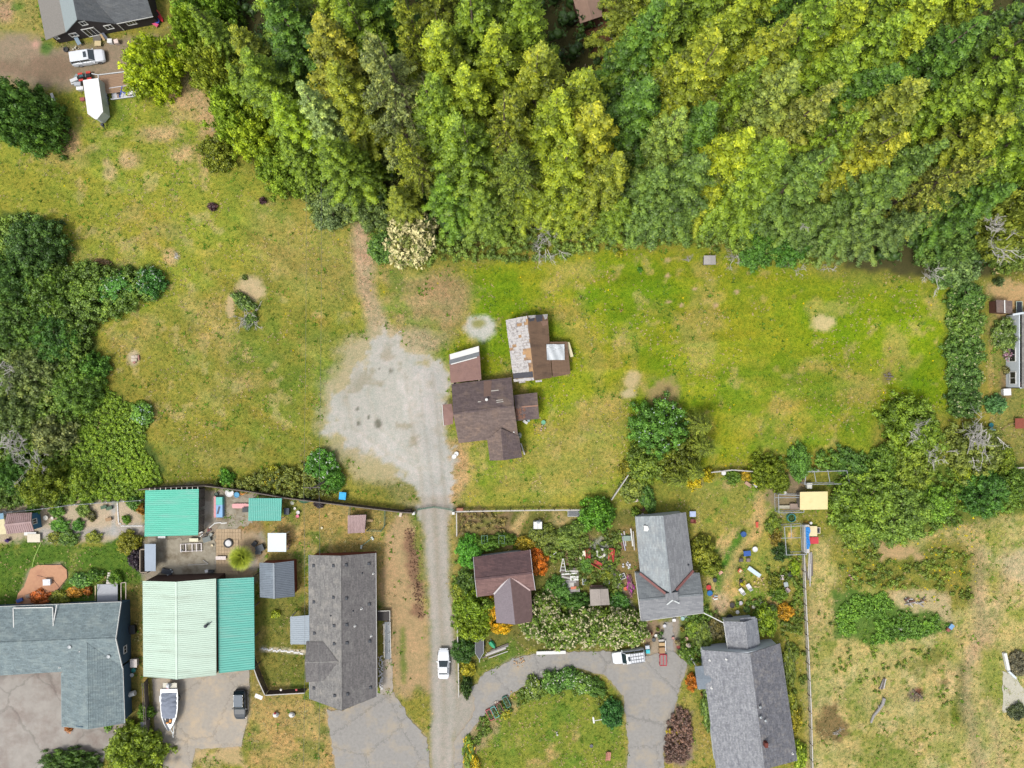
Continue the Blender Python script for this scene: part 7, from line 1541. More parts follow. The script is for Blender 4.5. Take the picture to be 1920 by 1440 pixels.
pile(142,152, [(0,0,.3,1.2,.5,.5,.4),(.5,-.6,.25,1.0,.6,.4,0),(.2,.6,.2,.8,.4,.3,1.),(-.3,-.4,.15,.6,.3,.2,.4)], 'heap of white household junk behind the box trailer', [paint(226,228,230), paint(190,196,204), paint(150,160,160)], name='junk_heap', cat='junk', piece='box')
bin_(149,165,1.0,.5,.7,(240,240,238), 'white cabinet on the west side of the box trailer', .1, 'cabinet', 'cabinet')
pile(99.5,183, [(0,0,.06,1.4,.42,.1,0)], 'white board lying on the dirt by the dark conifers', paint(240,240,238),-1.2, 'board', 'board'); frame_(88,184,.8,.8, 'dark square frame next to the white board', (110,96,92),.1, mull=0, name='frame', cat='frame')
pile(156,187, [(0,0,.15,.7,.5,.3,.1)], 'faded red crate against the west side of the box trailer', paint(176,96,90),0, 'crate', 'crate', 'box')
# middle of the field
t = thing('lawn_chair', 'white reclined garden chair on the dry grass by the brown house', 'chair', V2(at(854,853)),.9)
MB().lathe((.22,0,.3), [(.2,0),(.36,.05),(.36,.1),(.22,.06)], 14,1.1).build('seat', WHITE, t); MB().lathe((-.3,0,.4), [(.2,0),(.34,.05),(.34,.1),(.2,.06)], 14,1.2).build('backrest', WHITE, t)
for x in (-.3,.3):
    for y in (-.2,.2): MB().box((x, y, .17),(.05,.05,.34)).build('leg', WHITE, t)
pot(1019,792,.34,.35,(120,190,150), 'mint green tub beside the low east lean-to', lid=(130,196,160), name='tub', cat='tub'); pile(985,791, [(0,0,.2,.8,.4,.3,-.6),(.5,.2,.15,.4,.3,.2,0)], 'white scrap at the south end of the low lean-to', [WHITE, paint(170,200,200)], name='scrap', cat='scrap', piece='box'); stones(1018,803,4,.5, 'pale rubble beyond the mint green tub', (206,180,160),5)
t = thing('water_tank', 'upright grey-green tank against the east wall of the brown house', 'tank', V2(at(974,816,.8))); MB().lathe((0,0,0), [(.36,0),(.36,1.5),(.3,1.6),(.05,1.65)], 14,.9,1.25).build('shell', paint(166,174,160), t); MB().lathe((0,0,1.6), [(.1,0),(.1,.12)], 8).build('cap', paint(120,126,116), t)
pile(980,841, [(0,0,.5,1.9,.2,.9,-1.25),(-.1,.1,.45,1.6,.1,.8,-1.2)], 'pale boards leaning at the corner of the south wing', [FPALE, WOOD], name='leaning_boards', cat='boards')
pile(255,673, [(-.4,.3,.1,.5,.45,.2,.1),(.1,.35,.1,.45,.45,.2,0),(.5,.2,.1,.2,.8,.25,.1),(-.45,-.2,.1,.45,.45,.2,.2),(0,-.15,.12,.45,.45,.2,-.1),(-.2,-.55,.1,.4,.3,.2,.5)], 'small heap of pale concrete blocks in the west lawn', [paint(210,196,176), paint(196,180,158), paint(176,124,110)], name='block_heap', cat='block heap', piece='block')
pile(1664,706, jumble(7,.5,.5,3,.3,.8), 'little brown stick heap in the bright east grass', WOOD_OLD, name='stick_heap', cat='stick heap', piece='stick'); dead_branches(1292,490,.1,1.9, 'bleached forked branch lying near the grey plank shed', 51,4, spread=.3, lean=2.5); stones(1165,580,3,.5, 'little brown molehill stones in the field', (170,130,96),9)
pile(750,622, [(0,0,.05,.5,.1,.06,.4)], 'short pale stick on the grass above the gravel yard', FPALE, name='stick', cat='stick', piece='stick')
# south-west yards
t = thing('bench_box', 'long box bench painted pink, turquoise and pale blue', 'bench', V2(at(412,949))); m = MB().box((-.45,0,.4),(.35,3.3,.7)); m.build('pink_panel', paint(226,160,164), t); MB().box((.25,.95,.45),(1.0,1.2,.8)).build('turquoise_panel', paint(110,206,196), t); MB().box((.25,-.65,.42),(1.0,1.95,.76)).build('blue_panel', paint(140,190,236), t); MB().box((.15,-.5,.84),(.25,1.2,.06),-.25).build('cushion', paint(80,86,108), t)
for y in (-1.9,-2.1): MB().box((.0, y, .2),(.9,.06,.08)).build('step', WOOD, t)
for k, (px, py, r, h_, col, lab) in enumerate(((430,924,.62,.7,(240,240,240), 'big round white tub by the board fence corner'),(443.5,928,.42,.6,(90,170,214), 'round blue tub next to the big white one'),(454,924,.36,.45,(232,150,50), 'orange pot next to the round blue tub'),(463,922,.3,.3,(226,150,110), 'small peach pot at the fence east of the orange pot'),(405,927,.28,.4,(70,96,86), 'dark pot at the north end of the painted box bench'),(403.5,933,.22,.35,(226,214,196), 'cream pot on the west of the painted box bench'),(403.5,962,.24,.35,(236,226,206), 'cream pot at the south end of the painted box bench'),(397,1023,.2,.3,(230,214,180), 'cream ring pot beside the white ladder'),(548,943,.3,.5,(176,180,170), 'grey tall pot along the board fence'),(552.5,953.5,.2,.3,(236,230,220), 'white pot east of the black bin by the small canopy'),(558.5,961,.28,.35,(230,226,226), 'white pot above the pink pot'),(557.5,968,.26,.3,(236,130,150), 'pink pot on the dry lawn'),(340,969 + 64,.2,.2,(200,204,206), 'small grey pan on the concrete yard'),(603,990,.18,.2,(236,226,190), 'cream lid on the dry lawn'))): pot(px, py, r, h_, col, lab, lid=tuple(min(255, c + 8) for c in col))
t = thing('surfboard', 'pink paddle board lying west of the small turquoise canopy', 'board', V2(at(452,948)) + Vector((0,0,.25)),0); MB().loft([[(x, -w_, 0),(x, w_, 0),(x, w_, .1),(x, -w_, .1)] for x, w_ in ((-1.3,.22),(-1.1,.36),(.8,.38),(1.4,.3))]).build('deck', paint(240,176,176), t); MB().box((0,0,-.12),(.3,.5,.2)).build('trestle', WOOD_OLD, t)
bin_(460.5,956,1.0,.7,.7,(58,62,66), 'dark bin under the west edge of the small turquoise canopy'); bin_(537,959,.75,.95,1.0,(58,66,80), 'dark wheeled bin east of the small turquoise canopy'); bin_(642,930,1.0,1.1,.9,(40,170,226), 'bright blue square bin on the grass behind the board fence', -.1)
t = thing('ladder', 'white ladder lying on the concrete yard', 'ladder', V2(at(360,1026)) + Vector((0,0,.25)),.04)
for y in (-.55,.6): MB().box((0, y, 0),(3.4,.07,.09)).build('rail', paint(240,232,232), t)
for x in (-1.65,-.85,.15,.85,1.6): MB().box((x, 0,.04),(.12,1.3,.07)).build('rung', paint(244,236,236), t)
for x in (-1.2,1.2): MB().box((x, 0,-.14),(.15,1.1,.16)).build('block', WOOD_OLD, t)
bin_(363,1012.5,1.3,.5,.55,(236,230,200), 'cream cooler with a yellow sticker on the concrete yard', 0, 'cooler', 'cooler', (244,238,206)); bin_(303,1007,1.1,.35,.4,(226,230,234), 'white box at the south wall of the pole shed', 0, 'box', 'box')
t = thing('fire_pit', 'black ringed fire pit with a white lid on the slab terrace', 'fire pit', V2(at(429,1018))); MB().ring((0,0,0),.52,.72,0,.35,20).build('ring', BLACKP, t); MB().lathe((0,0,0), [(.5,.2),(.5,.26),(.1,.32),(.02,.33)], 20).build('lid', paint(232,232,234), t)
t = thing('white_bench', 'white bench half under the fan palm', 'bench', V2(at(416,1045))); MB().box((0,0,.42),(1.6,.55,.06)).build('seat', paint(240,226,220), t)
for x in (-.65,.65): MB().box((x, 0,.2),(.08,.45,.4)).build('leg', paint(240,226,220), t)
pile(386,997, jumble(9,.8,.4,21,.3,.9), 'clutter of garden tools beside the pole shed wall', [paint(80,80,86), paint(130,60,56), WHITE, WOOD_OLD], .6, 'tool_heap', 'tools', 'tool'); pile(408,982, [(-.9,-.3,.04,1.4,.14,.06,.7),(.1,.15,.04,1.0,.14,.06,.1),(1.0,.1,.04,1.0,.14,.06,.1)], 'bent white edging strip on the concrete yard', WHITE, 0, 'edging_strip', 'edging', 'strip')
pile(390,1010, [(0,0,.3,1.2,.8,.5,.3),(.5,.6,.2,.8,.4,.4,.9),(-.5,.2,.2,.6,.4,.3,0)], 'grey machine parts beside the cream cooler', [paint(120,128,126), paint(160,164,156), WOOD_OLD], 0, 'machine_parts', 'machine', 'part_block'); pile(319,1072, [(0,0,.3,1.0,.6,.1,.6),(-.4,.1,.2,1.6,.8,.35,-.2)], 'white panel on dark boxes behind the mint workshop', [paint(210,220,226), paint(64,70,80)], 0, 'box_stack', 'boxes', 'box')
bin_(387,1071,.5,.4,.5,(226,226,228), 'small white canister behind the mint workshop', .2, 'canister', 'canister'); bin_(395,1072,.8,.4,.6,(54,56,60), 'black box beside the small white canister', 0, 'box', 'box'); pile(372,1058, [(0,0,.15,3.2,.08,.1,.05),(1.2,.4,.12,1., .08,.1,-.6)], 'white pipe along the edge of the concrete yard', FPALE, 0, 'pipe', 'pipe', 'pipe_length')
t = thing('firewood_stack', 'stack of split firewood beside the white canopy', 'firewood', V2(at(541,1015)))
for k in range(22): link('log', ubox(FIRE if k % 3 else paint(120,84,64), 'log'), t, (RND.uniform(-.3,.35),-1.2 + k * .11,.12 + .22 * (k % 3)),(0,0, RND.gauss(0,.25)),(.42,.12,.13))
pile(489,1027, [(0,0,.3,1.3,1.0,.5,.4),(-.9,.7,.25,.8,.6,.4,.9),(-.3,-.7,.2,.9,.5,.4,0)], 'dark tarped heap on the east side of the fan palm', [paint(76,84,92), paint(58,62,68), paint(96,104,108)], 0, 'tarped_heap', 'heap', 'tarp_fold')
t = thing('green_tarp', 'dark green tarp folded along the board fence', 'tarp', V2(at(571,938))); MB().lathe((0,0,0), [(.8,0),(.7,.25),(.3,.4),(.05,.42)], 9,1.3,.6).build('fold', paint(46,96,66), t); MB().lathe((.9,.1,0), [(.4,0),(.35,.2),(.05,.3)], 8).build('fold', paint(60,106,80), t)
pile(560,934, [(0,0,.3,1.2,.06,.5,-.15),(.9,-.15,.3,.9,.06,.5,-.15)], 'white panels leaning on the board fence', WHITE, 0, 'panel_stack', 'panels', 'panel')
t = thing('sprinkler', 'two-headed sprinkler pole lying north of the long grey house', 'sprinkler', V2(at(689,1015))); MB().tube([(-.9,-.7,.15),(.8,.6,.25)], .05,6).build('pole', paint(120,160,140), t)
for x, y in ((-.9,-.7),(-.95,-1.0),(.75,.65),(.9,.4)): MB().lathe((x, y, 0), [(.14,0),(.17,.25),(.05,.33)], 8).build('head', paint(230,240,232), t)
t = thing('garden_bench', 'small cream bench at the north end of the bark strip', 'bench', V2(at(752,963)),-.3); MB().box((0,0,.4),(.4,.9,.05)).build('seat', paint(226,210,190), t)
for y in (-.36,.36): MB().box((0, y, .19),(.34,.06,.38)).build('leg', paint(226,210,190), t)
r_ = random.Random(5); B = MB()
for k in range(260): u_ = r_.random(); c = at(768 + 22 * u_ + r_.gauss(0,5),990 + 170 * u_); B.box(Vector((c.x, c.y, .05)),(r_.uniform(.1,.3), r_.uniform(.06,.15),.08), r_.random() * 3)
B.build('bark_litter', mat('bark_litter', C(136,104,80),.95,.35,3))['kind'] = 'stuff'
# deck and things at the blue house
t = thing('patio_deck', 'terracotta coloured rounded wooden deck on the small lawn', 'deck', V2(at(85,1092)))
P_ = np.array(dk, float); y0 = P_[:, 1].min(); n = 0
for k in range(40):
    ya = y0 + 2 + k * 2.0
    if ya > P_[:, 1].max(): break
    xs = []
    for i in range(len(P_)):
        (ax, ay),(bx_, by_) = P_[i], P_[(i + 1) % len(P_)]
        if (ay > ya) != (by_ > ya): xs.append(ax + (ya - ay) / (by_ - ay) * (bx_ - ax))
    xs.sort()
    for xa, xb in zip(xs[::2], xs[1::2]): a, b = at(xa, ya), at(xb, ya); link('deck_board', ubox(PATIO_M, 'deck_board'), t, ((a.x + b.x) / 2 - t.location.x, a.y - t.location.y, .12 + RND.uniform(0,.006)), None, (b.x - a.x, .155,.05))
MB(t.location).prism([V2(at(*p)) for p in dk], .005,.09).build('base', FW, t)
bin_(87,1092,1.1,.9,.75,(226,230,234), 'white storage chest standing on the terracotta deck', .05, 'storage_chest', 'chest', (238,240,244)); t = thing('garden_hose', 'dark hose curling over the terracotta deck', 'hose', V2(at(95,1095)) + Vector((0,0,.16))); MB().tube([(-2,1.4,0),(-.8,1.1,0),(.6,.6,0),(1.4,-.4,0),(1.6,-1.6,0)], .03,5).build('hose_run', BLACKP, t)
t = thing('garden_hose', 'bright lime hose across the small lawn', 'hose', V2(at(70,1040)) + Vector((0,0,.05))); a_ = t.location
MB(a_).tube([at(77,1017,.05), at(71,1030,.05), at(66,1042,.05), at(62,1055,.05), at(60,1067,.05)], .05,5).build('hose_run', paint(190,230,110), t)
bin_(36,1126,.9,.5,.5,(70,96,160), 'blue tote at the foot of the terracotta deck', .4, 'tote', 'tote'); bin_(52,1118,.7,.5,.4,(130,112,100), 'brown tote on the lower part of the terracotta deck', .2, 'tote', 'tote')
t = thing('porch_steps', 'grey back porch with wooden steps at the blue house', 'porch', V2(at(208,1105))); MB(t.location).box(V2(at(207,1110)) + Vector((0,0,.8)),(3.2,2.9,.1)).build('deck', paint(176,180,188), t)
for k in range(5): MB(t.location).box(V2(at(214 - k * .3,1091 - k * 4)) + Vector((0,0,.7 - k * .15)),(1.7,.32,.05)).build('step', paint(222,214,206), t)
for x0_, y0_, x1_, y1_ in ((227,1093,227,1127),(227,1093,236,1092),(236,1092,236,1124)): MB(t.location).beam(at(x0_, y0_, 1.7), at(x1_, y1_, 1.7),.09,.07).build('handrail', paint(214,196,184), t); MB(t.location).beam(V2(at(x0_, y0_)), at(x0_, y0_, 1.7),.1,.1).build('post', paint(214,196,184), t)
MB(t.location).beam(V2(at(179,1128)), at(179,1098,1.8),.12,.12).build('post', paint(236,214,170), t)
bin_(250,1244,1.0,1.2,.9,(214,206,200), 'beige cooling unit outside the east wall of the blue house', 0, 'cooling_unit', 'cooling unit'); pot(250,1257,.35,.5,(40,130,126), 'teal tub south of the beige cooling unit', lid=(50,140,136), name='tub', cat='tub'); pot(247,1266,.3,.4,(200,206,206), 'coiled hose pot beside the teal tub')
t = thing('propane_tank', 'white propane tank at the wall of the blue house', 'tank', V2(at(248,1299)) + Vector((0,0,.5)),.3); MB().tube([(-.75,0,0),(-.68,0,0),(.68,0,0),(.75,0,0)], .40,14).build('tank_shell', WHITE, t); MB().lathe((0,0,.36), [(.12,0),(.12,.14),(.03,.16)], 10).build('valve_cap', WHITE, t)
for x in (-.5,.5): MB().box((x, 0,-.3),(.12,.6,.4)).build('foot', GALV, t)
bin_(269,1363,1.0,1.3,1.0,(206,208,216), 'pale bin against the thick board fence'); bin_(247,1181,.9,1.3,.8,(36,40,44), 'black grill cover on the east wall of the blue house', .1, 'grill', 'grill')
for k, py in enumerate((1396,1413)): t = thing('parking_log', ('upper' if k == 0 else 'lower') + ' short wooden stop log by the golden round bush', 'log', V2(at(308, py))); MB().box((0,0,.1),(.9,.3,.2)).build('log', paint(196,150,120), t); MB().box((0,.2,.06),(.8,.1,.12)).build('wedge', WOOD_OLD, t)
for px, py, lab in ((518,1339, 'white goose ornament with a red collar on the dry front lawn'),(548,1339, 'white seated ornament on the dry front lawn')): t = thing('lawn_ornament', lab, 'ornament', V2(at(px, py))); MB().lathe((0,0,0), [(.3,0),(.42,.25),(.3,.5),(.12,.6)], 10,1.2).build('body', WHITE, t); MB().lathe((.25,0,.5), [(.1,0),(.16,.15),(.05,.3)], 8).build('head', WHITE, t); (MB().lathe((-.05,.3,.3), [(.2,0),(.22,.2),(.05,.28)], 8).build('collar', paint(150,40,50), t) if 'red' in lab else None)
t = thing('flag', 'small purple and white flag lying at the fence end', 'flag', V2(at(491,1299))); MB().box((0,0,1.4),(1.2,.7,.03),-.4,.2).build('cloth', WHITE, t); MB().box((.15,.1,1.43),(.6,.3,.03),-.4,.2).build('stripe', paint(90,70,150), t); MB().tube([(-.5,-.2,0),(-.5,-.2,1.5)], .03,6).build('pole', WHITE, t)
for px in (527,556): t = thing('fence_light', ('western' if px == 527 else 'eastern') + ' round lantern on the brown board fence', 'lantern', at(px, 1293,1.75)); MB().lathe((0,0,-.06), [(.14,0),(.2,.1),(.16,.2),(.03,.24)], 10).build('globe', paint(236,226,216) if px == 527 else paint(200,90,90), t); MB().box((0,0,-.1),(.1,.1,.1)).build('base', FWD, t)
r_ = random.Random(6)
t = thing('rock_border', 'row of white rocks along the east wall of the long grey house', 'rock border', V2(at(714,1265)))
ST = MB().lathe((0,0,0), [(.3,-.3),(.5,-.1),(.4,.25),(.1,.35)], 7).mesh('rock', paint(236,236,234, var=.15))
for k in range(60): q = at(712 + r_.uniform(-2,6),1230 + k * 1.05); link('rock', ST, t, (q.x - t.location.x, q.y - t.location.y, .1),(0,0, r_.random() * 6),(.26,.22,.2))
t = thing('edging_stones', 'line of cream stepping stones across the small lawn', 'stepping stones', V2(at(530,1220)))
for k in range(26): q = at(492 + k * 3,1216.5 + k * .3 + r_.gauss(0,1)); link('stone', ST, t, (q.x - t.location.x, q.y - t.location.y, .02),(0,0, r_.random() * 6),(.32,.34,.1))
t = thing('stone_edging', 'white stone edging round the bed beside the pole shed', 'stone edging', V2(at(240,970)))
for k in range(56):
    u_ = k / 55; q = at(220 + 6 * u_, 940 + 40 * u_ / .45) if u_ < .45 else at(223 + (u_ - .45) * 80,982 + (4 if u_ > .5 else 0)); link('stone', ST, t, (q.x - t.location.x, q.y - t.location.y, .04),(0,0, r_.random() * 6),(.24,.2,.16))
for px, py, lab in ((194,951, 'dark green crate at the wire fence'),(204,953, 'brown pot frame beside the dark green crate'),(203,974, 'wooden planter box in the gravel of the garden strip')): bin_(px, py, .9,.5,.4,(60,90,66) if 'green' in lab else (150,120,84), lab, .2, 'crate', 'crate')
pot(85,971,.36,.5,(236,232,220), 'white urn in front of the blue shed gable', lid=(226,222,206)); pot(97,972,.24,.3,(240,230,220), 'small white lid east of the white urn'); pot(8,962,.4,.1,(220,214,210), 'bicycle-wheel like ring at the back of the blue shed')
table(63,1009,2.0,1.3,.4,(232,222,200), 'cream deck table in front of the blue shed'); pile(59,1000, [(0,0,.3,1.9,.5,.06,0)], 'white step board under the blue shed eave', WHITE, 0, 'step', 'step', 'board'); bin_(97,1013,.6,.8,.4,(236,230,226), 'white tray at the orange end of the flower border', .5, 'tray', 'tray'); pot(14,1013,.3,.4,(80,60,110), 'purple potted plant at the edge lean-to', (110,80,150))
# gardens east of the lane
frame_(1077,962,2.1,.9, 'wire glazed cold frame at the end of the white fence', (200,204,204),0,.35,4, 'cold_frame', 'cold frame')
t = thing('tank_tote', 'white draped caged water tote in the weedy garden', 'water tote', V2(at(1008,984,.6))); MB().box((0,0,.55),(1.3,1.1,1.1)).build('bladder', WHITE, t); MB().lathe((.1,.45,.9), [(.5,0),(.3,.2),(.05,.25)], 8,1,.6).build('cover', paint(176,184,190), t); m = MB()
for x in (-.66,0,.66): m.box((x, 0,.57),(.04,1.16,1.16))
m.build('cage', GALV, t)
for px, lab in ((909, 'west green trellis frame behind the red-brown house'),(941, 'east green trellis frame behind the red-brown house')):
    t = thing('trellis', lab, 'trellis', V2(at(px, 1008))); m = MB()
    for x in (-.45,.45): m.tube([(x, -.6,0),(x, -.6,1.4),(x, .6,1.4),(x, .6,0)], .03,5)
    m.tube([(-.45,-.6,1.4),(.45,-.6,1.4)], .03,5).tube([(-.45,.6,1.4),(.45,.6,1.4)], .03,5).build('frame', paint(120,160,140), t); MB().box((0,0,.8),(.04,1.1,1.1)).build('netting', paint(70,120,90), t)
pot(924,1016,.2,.3,(206,214,220), 'small grey bucket between the trellis frames')
pile(1036,1039, [(0,0,.5,1.5,.1,.05,.62),(-.8,-.6,.4,.5,.15,.05,.5)], 'white post slanting out of the orange bushes', WHITE, 0, 'slanted_post', 'post', 'post')
pile(1068,1086, [(0,1.4,.5,2.6,.3,.06,.0),(-.1,1.0,.55,2.4,.22,.05,.08),(-.6,.4,.5,1.4,.25,.05,-.2),(.7,.3,.52,1.3,.7,.05,0),(.2,-.2,.5,1.6,.6,.05,.1),(-.3,-.8,.5,1.9,.7,.05,.05),(.1,-1.6,.5,2.9,.5,.05,0),(0,-2.1,.5,2.9,.25,.06,0),(.6,-1.2,.58,.9,.4,.05,.1),(0,0,.24,2.8,3.8,.40,0)], 'grey scrap lumber heap on a frame among the shrubs', [FPALE, WHITE, FPALE, WHITE, OLDW[2], FPALE, OLDW[2], FPALE, paint(222,130,96), WOOD_OLD])
t = thing('step_ladder', 'white folded step ladder on the scrap lumber', 'ladder', V2(at(1055,1058)) + Vector((0,0,.6)))
for s in (-1,1): MB().beam((s * .45,-1.0,.15),(s * .06,1.1,.25),.09,.06).build('rail', WHITE, t)
for k in range(3): MB().box((0,-.7 + k * .5,.19 + k * .02),(.75 - .2 * k, .07,.05)).build('rung', WHITE, t)
MB().box((0,-.9,-.25),(.9,.3,.7)).build('prop', WOOD_OLD, t)
for px, py, L, lab in ((1063,1049,1.5, 'brown plank standing beside the step ladder'),(1081,1051,1.3, 'brown plank beside the small cream panel'),): pile(px, py, [(0,0,.35, L, .35,.05,-1.45),(.12,0,.42, L, .06,.06,-1.45)], lab, [paint(112,72,62), paint(150,110,90)], 0, 'plank', 'plank')
pile(1088,1048, [(0,0,.35,.3,.8,.06,0)], 'small cream panel beside the brown plank', paint(236,226,196),0, 'panel', 'panel', 'board')
frame_(1095,1090,.5,.9, 'small black paned window frame beside the scrap lumber', (200,214,206),0,.2); frame_(1136.5,1086,.9,1.3, 'white twin paned window frame above the tin roofed shed', (232,234,234),0,.3,2); frame_(1167,1080,.8,.8, 'white square window frame beside the gravel path', (232,232,226),.4,.25,1)
table(1119,1100,1.9,.5,.8,(120,96,84), 'dark workbench on the north side of the tin roofed shed')
t = thing('fire_ring', 'round white concrete fire ring between the red benches', 'fire ring', V2(at(1126,1036))); MB().ring((0,0,0),.46,.80,0,.42,22).build('ring', paint(226,224,216), t); MB().lathe((0,0,0), [(.47,.12),(.02,.16)], 16).build('ash', paint(104,84,64), t)
def bench(px, py, L, rz, label, col=(206,70,66)):
    t = thing('red_bench', label, 'bench', V2(at(px, py, .45)), rz, 'red benches round the fire ring'); m = paint(*col)
    for k in range(4): MB().box((-.27 + k * .18,0,.45),(.16, L, .05)).build('slat', m, t)
    MB().box((-.42,0,.75),(.06, L, .55),0,0,-.15).build('backrest', m, t)
    for y in (-L * .4, L * .4): MB().box((0, y, .21),(.6,.08,.42)).build('leg', m, t)
bench(1103,1038,1.5,.05, 'red slatted bench on the west side of the fire ring'); bench(1145,1040,2.0, math.pi - .1, 'red slatted bench on the east side of the fire ring'); bench(1119,1056,1.7,1.05, 'red slatted bench south-west of the fire ring')
bin_(1095,1038,.5,.8,.5,(240,234,206), 'cream box at the back of the west red bench', 0, 'box', 'box'); pile(1123,1062, [(0,0,.1,2.6,.2,.16,-.62),(-1.6,1.6,.1,2.2,.18,.14,-1.5),(1.1,-.4,.1,1., .18,.12,.2)], 'pinkish timber edging below the red benches', paint(190,150,138),0, 'timber_edging', 'timber', 'timber')
pile(1175,1012, [(-.9,0,.15,3.2,.18,.1,-1.4),(-.55,-.3,.2,2.8,.14,.1,-1.35),(-.3,.2,.12,2.4,.2,.08,-1.45),(0,.3,.25,1.2,.8,.3,0),(.7,.5,.6,2.8,.18,.08,-1.45),(1.0,0,.7,3.0,.14,.08,-1.5)], 'long scrap poles and frames along the west wall of the pale grey house', [paint(150,110,100), paint(196,190,214), FPALE, paint(150,170,160), WHITE, FPALE])
stones(1175,1062,12,.7, 'round cluster of white pebbles and bowls by the west wall', (228,226,230),8, 'pebble_cluster', 'pebbles', .35); bush(1183,1098,.5,.55, 'strip of magenta flowers along the gravel path', FC(150,110,120), 'flowers', 'S', name='flower_strip', ry=1.9, rz=.1, flowers=(206,80,176), nfl=12, sz=.12); pot(1173,1104,.3,.35,(226,120,70), 'orange planter at the lower end of the gravel path', lid=(226,130,84)); pot(1012,975,.12,.2,(220,220,210), 'white cup beside the water tote')
pot(1205,960 + 5,.22,.35,(236,232,224), 'white pot north of the pale grey house', lid=(240,236,230)); bin_(1191,937,.8,.7,.5,(226,204,206), 'pinkish box in the brambles north of the pale grey house', .2, 'box', 'box'); pile(1213,953, jumble(6,.6,.3,31,.5,1.2), 'dark brown brush heap north of the pale grey house', paint(110,72,64),0, 'brush_heap', 'brush', 'stick')
bin_(1299,964,.9,.8,.7,(176,190,220), 'pale lilac bin at the north-east corner of the pale grey house', 0); chair(1298,977,3.1,(150,76,70), 'dark red chair below the pale lilac bin')
# drive side
pile(933,1219, [(-.6,-.5,.08,4.0,.22,.06,.36),(-.3,-.2,.14,3.4,.25,.06,.36),(0,.1,.1,3.6,.22,.06,.36),(.3,.5,.12,3.0,.22,.06,.38),(.1,-.65,.18,3.2,.12,.06,.34)], 'stack of pale weathered boards by the small black trailer', OLDW)
t = thing('wheelbarrow', 'upturned green wheelbarrow next to the weathered boards', 'wheelbarrow', V2(at(923,1207)),-.9); MB().loft([[(x, -w_, .2),(x, w_, .2),(x, w_ * .5,.6),(x, -w_ * .5,.6)] for x, w_ in ((-.6,.3),(-.3,.4),(.3,.38),(.6,.2))]).build('tray', paint(40,170,120), t); wheel(t, .8,0,.18,.1)
for s in (-1,1): MB().tube([(-.9, s * .3,.3),(.7, s * .1,.18)], .03,5).build('handle', GALV, t)
pile(1033,1222, [(0,0,.4,4.6,.5,.06,.03),(0,.2,.2,4.4,.06,.36,.03)], 'long white panel lying at the foot of the cream shrubs on the drive', WHITE, 0, 'white_sheeting', 'sheeting', 'panel')
bin_(1215,1222,.6,.55,.8,(60,190,200), 'turquoise crate behind the roof-racked wagon', .05, 'crate', 'crate'); bin_(1214,1214,.6,.5,.8,(196,204,214), 'grey crate above the turquoise crate', .1, 'crate', 'crate')
pile(1240,1212, [(0,.5,.3,.9,.5,.5,0),(0,-.4,.35,.9,.9,.6,.05),(.55,.3,.3,.12,1.6,.5,0),(-.1,1.1,.3,.8,.3,.4,.1),(0,-1.0,.2,.9,.15,.3,0)], 'stack of wooden crates and slats on the cart track', [WOOD, paint(176,140,100), WHITE, FPALE, paint(150,40,60)], 0, 'crate_stack', 'crates', 'crate')
pp = [(1234,1180,.3,(206,110,90),(120,140,50), 'terracotta potted plant by the front step'),(1241,1187,.28,(226,200,190),(90,130,60), 'cream potted fern near the front step'),(1230,1192,.24,(240,240,236), None, 'white pot ring by the cream shrub end'),(1237,1193,.34,(60,64,74),(130,150,110), 'dark potted plant with silvery leaves'),(1221,1188,.22,(190,90,80),(150,80,70), 'red leaved potted plant'),(1246,1174,.26,(226,226,230), None, 'white round pot at the front wall'),(1226,1200,.3,(90,94,96), None, 'grey tub on the pot track'),(1270,1205,.42,(150,120,116),(160,150,110), 'grey barrel planter by the side bed'),(1272,1213,.3,(140,60,50), None, 'brown-red pot under the barrel planter'),(1275,1220,.26,(96,90,88), None, 'dark pot above the white ring pot'),(1275,1227,.22,(236,236,232), None, 'white ring pot beside the lawn pots'),(1287,1198,.26,(230,180,170), None, 'pink pot among the lawn pots'),(1291,1210,.34,(230,210,206),(200,190,180), 'pink and white flower pot'),(1295,1233,.42,(210,210,206), None, 'large pale ring planter on the grass'),(1280,1180,.36,(110,96,80),(150,140,60), 'brown round planter by the side bed'),(1293,1178,.3,(190,190,200), None, 'grey saucer pot by the side bed'),(1283,1216,.2,(240,236,220), None, 'tiny cream pot among the lawn pots'),(1262,1197,.22,(200,150,140), None, 'peach pot at the track edge')]
for px, py, r, col, pl, lab in pp: pot(px, py, r, .35 + r * .4, col, lab, pl, group='pots along the entrance track')
bin_(1283,1156,1.1,.6,.1,(190,206,214), 'pale glass panel under the front eave', .2, 'glass_panel', 'panel'); pot(1280,1160,.3,.4,(170,206,200), 'aqua pot under the front eave', lid=(190,220,214)); bin_(1264,1163,.5,.4,.4,(236,232,228), 'white small box at the front door', 0, 'box', 'box')
PLN = ((919,1338,(214,110,106), 'pink raised planter in the front row of beds'),(928,1333,(120,200,190), 'teal raised planter next to the pink one'),(938,1326,(150,96,76), 'brown raised planter next to the teal one'),(950,1314,(80,150,126), 'dark green raised planter at the end of the row'))
for px, py, col, lab in PLN:
    t = thing('raised_planter', lab, 'planter', V2(at(px, py)),.45, 'raised planters beside the drive'); m = paint(*col)
    for x, y, sx, sy in ((-.36,0,.07,1.7),(.36,0,.07,1.7),(0,-.85,.79,.07),(0,.85,.79,.07)): MB().box((x, y, .25),(sx, sy, .5)).build('side_board', m, t)
    MB().box((0,0,.2),(.66,1.62,.36)).build('soil', paint(80,62,52), t); link('leaves', proto('S', 0), t, (0,0,.35), None, (.3,.7,.25), FC(90,110,60))
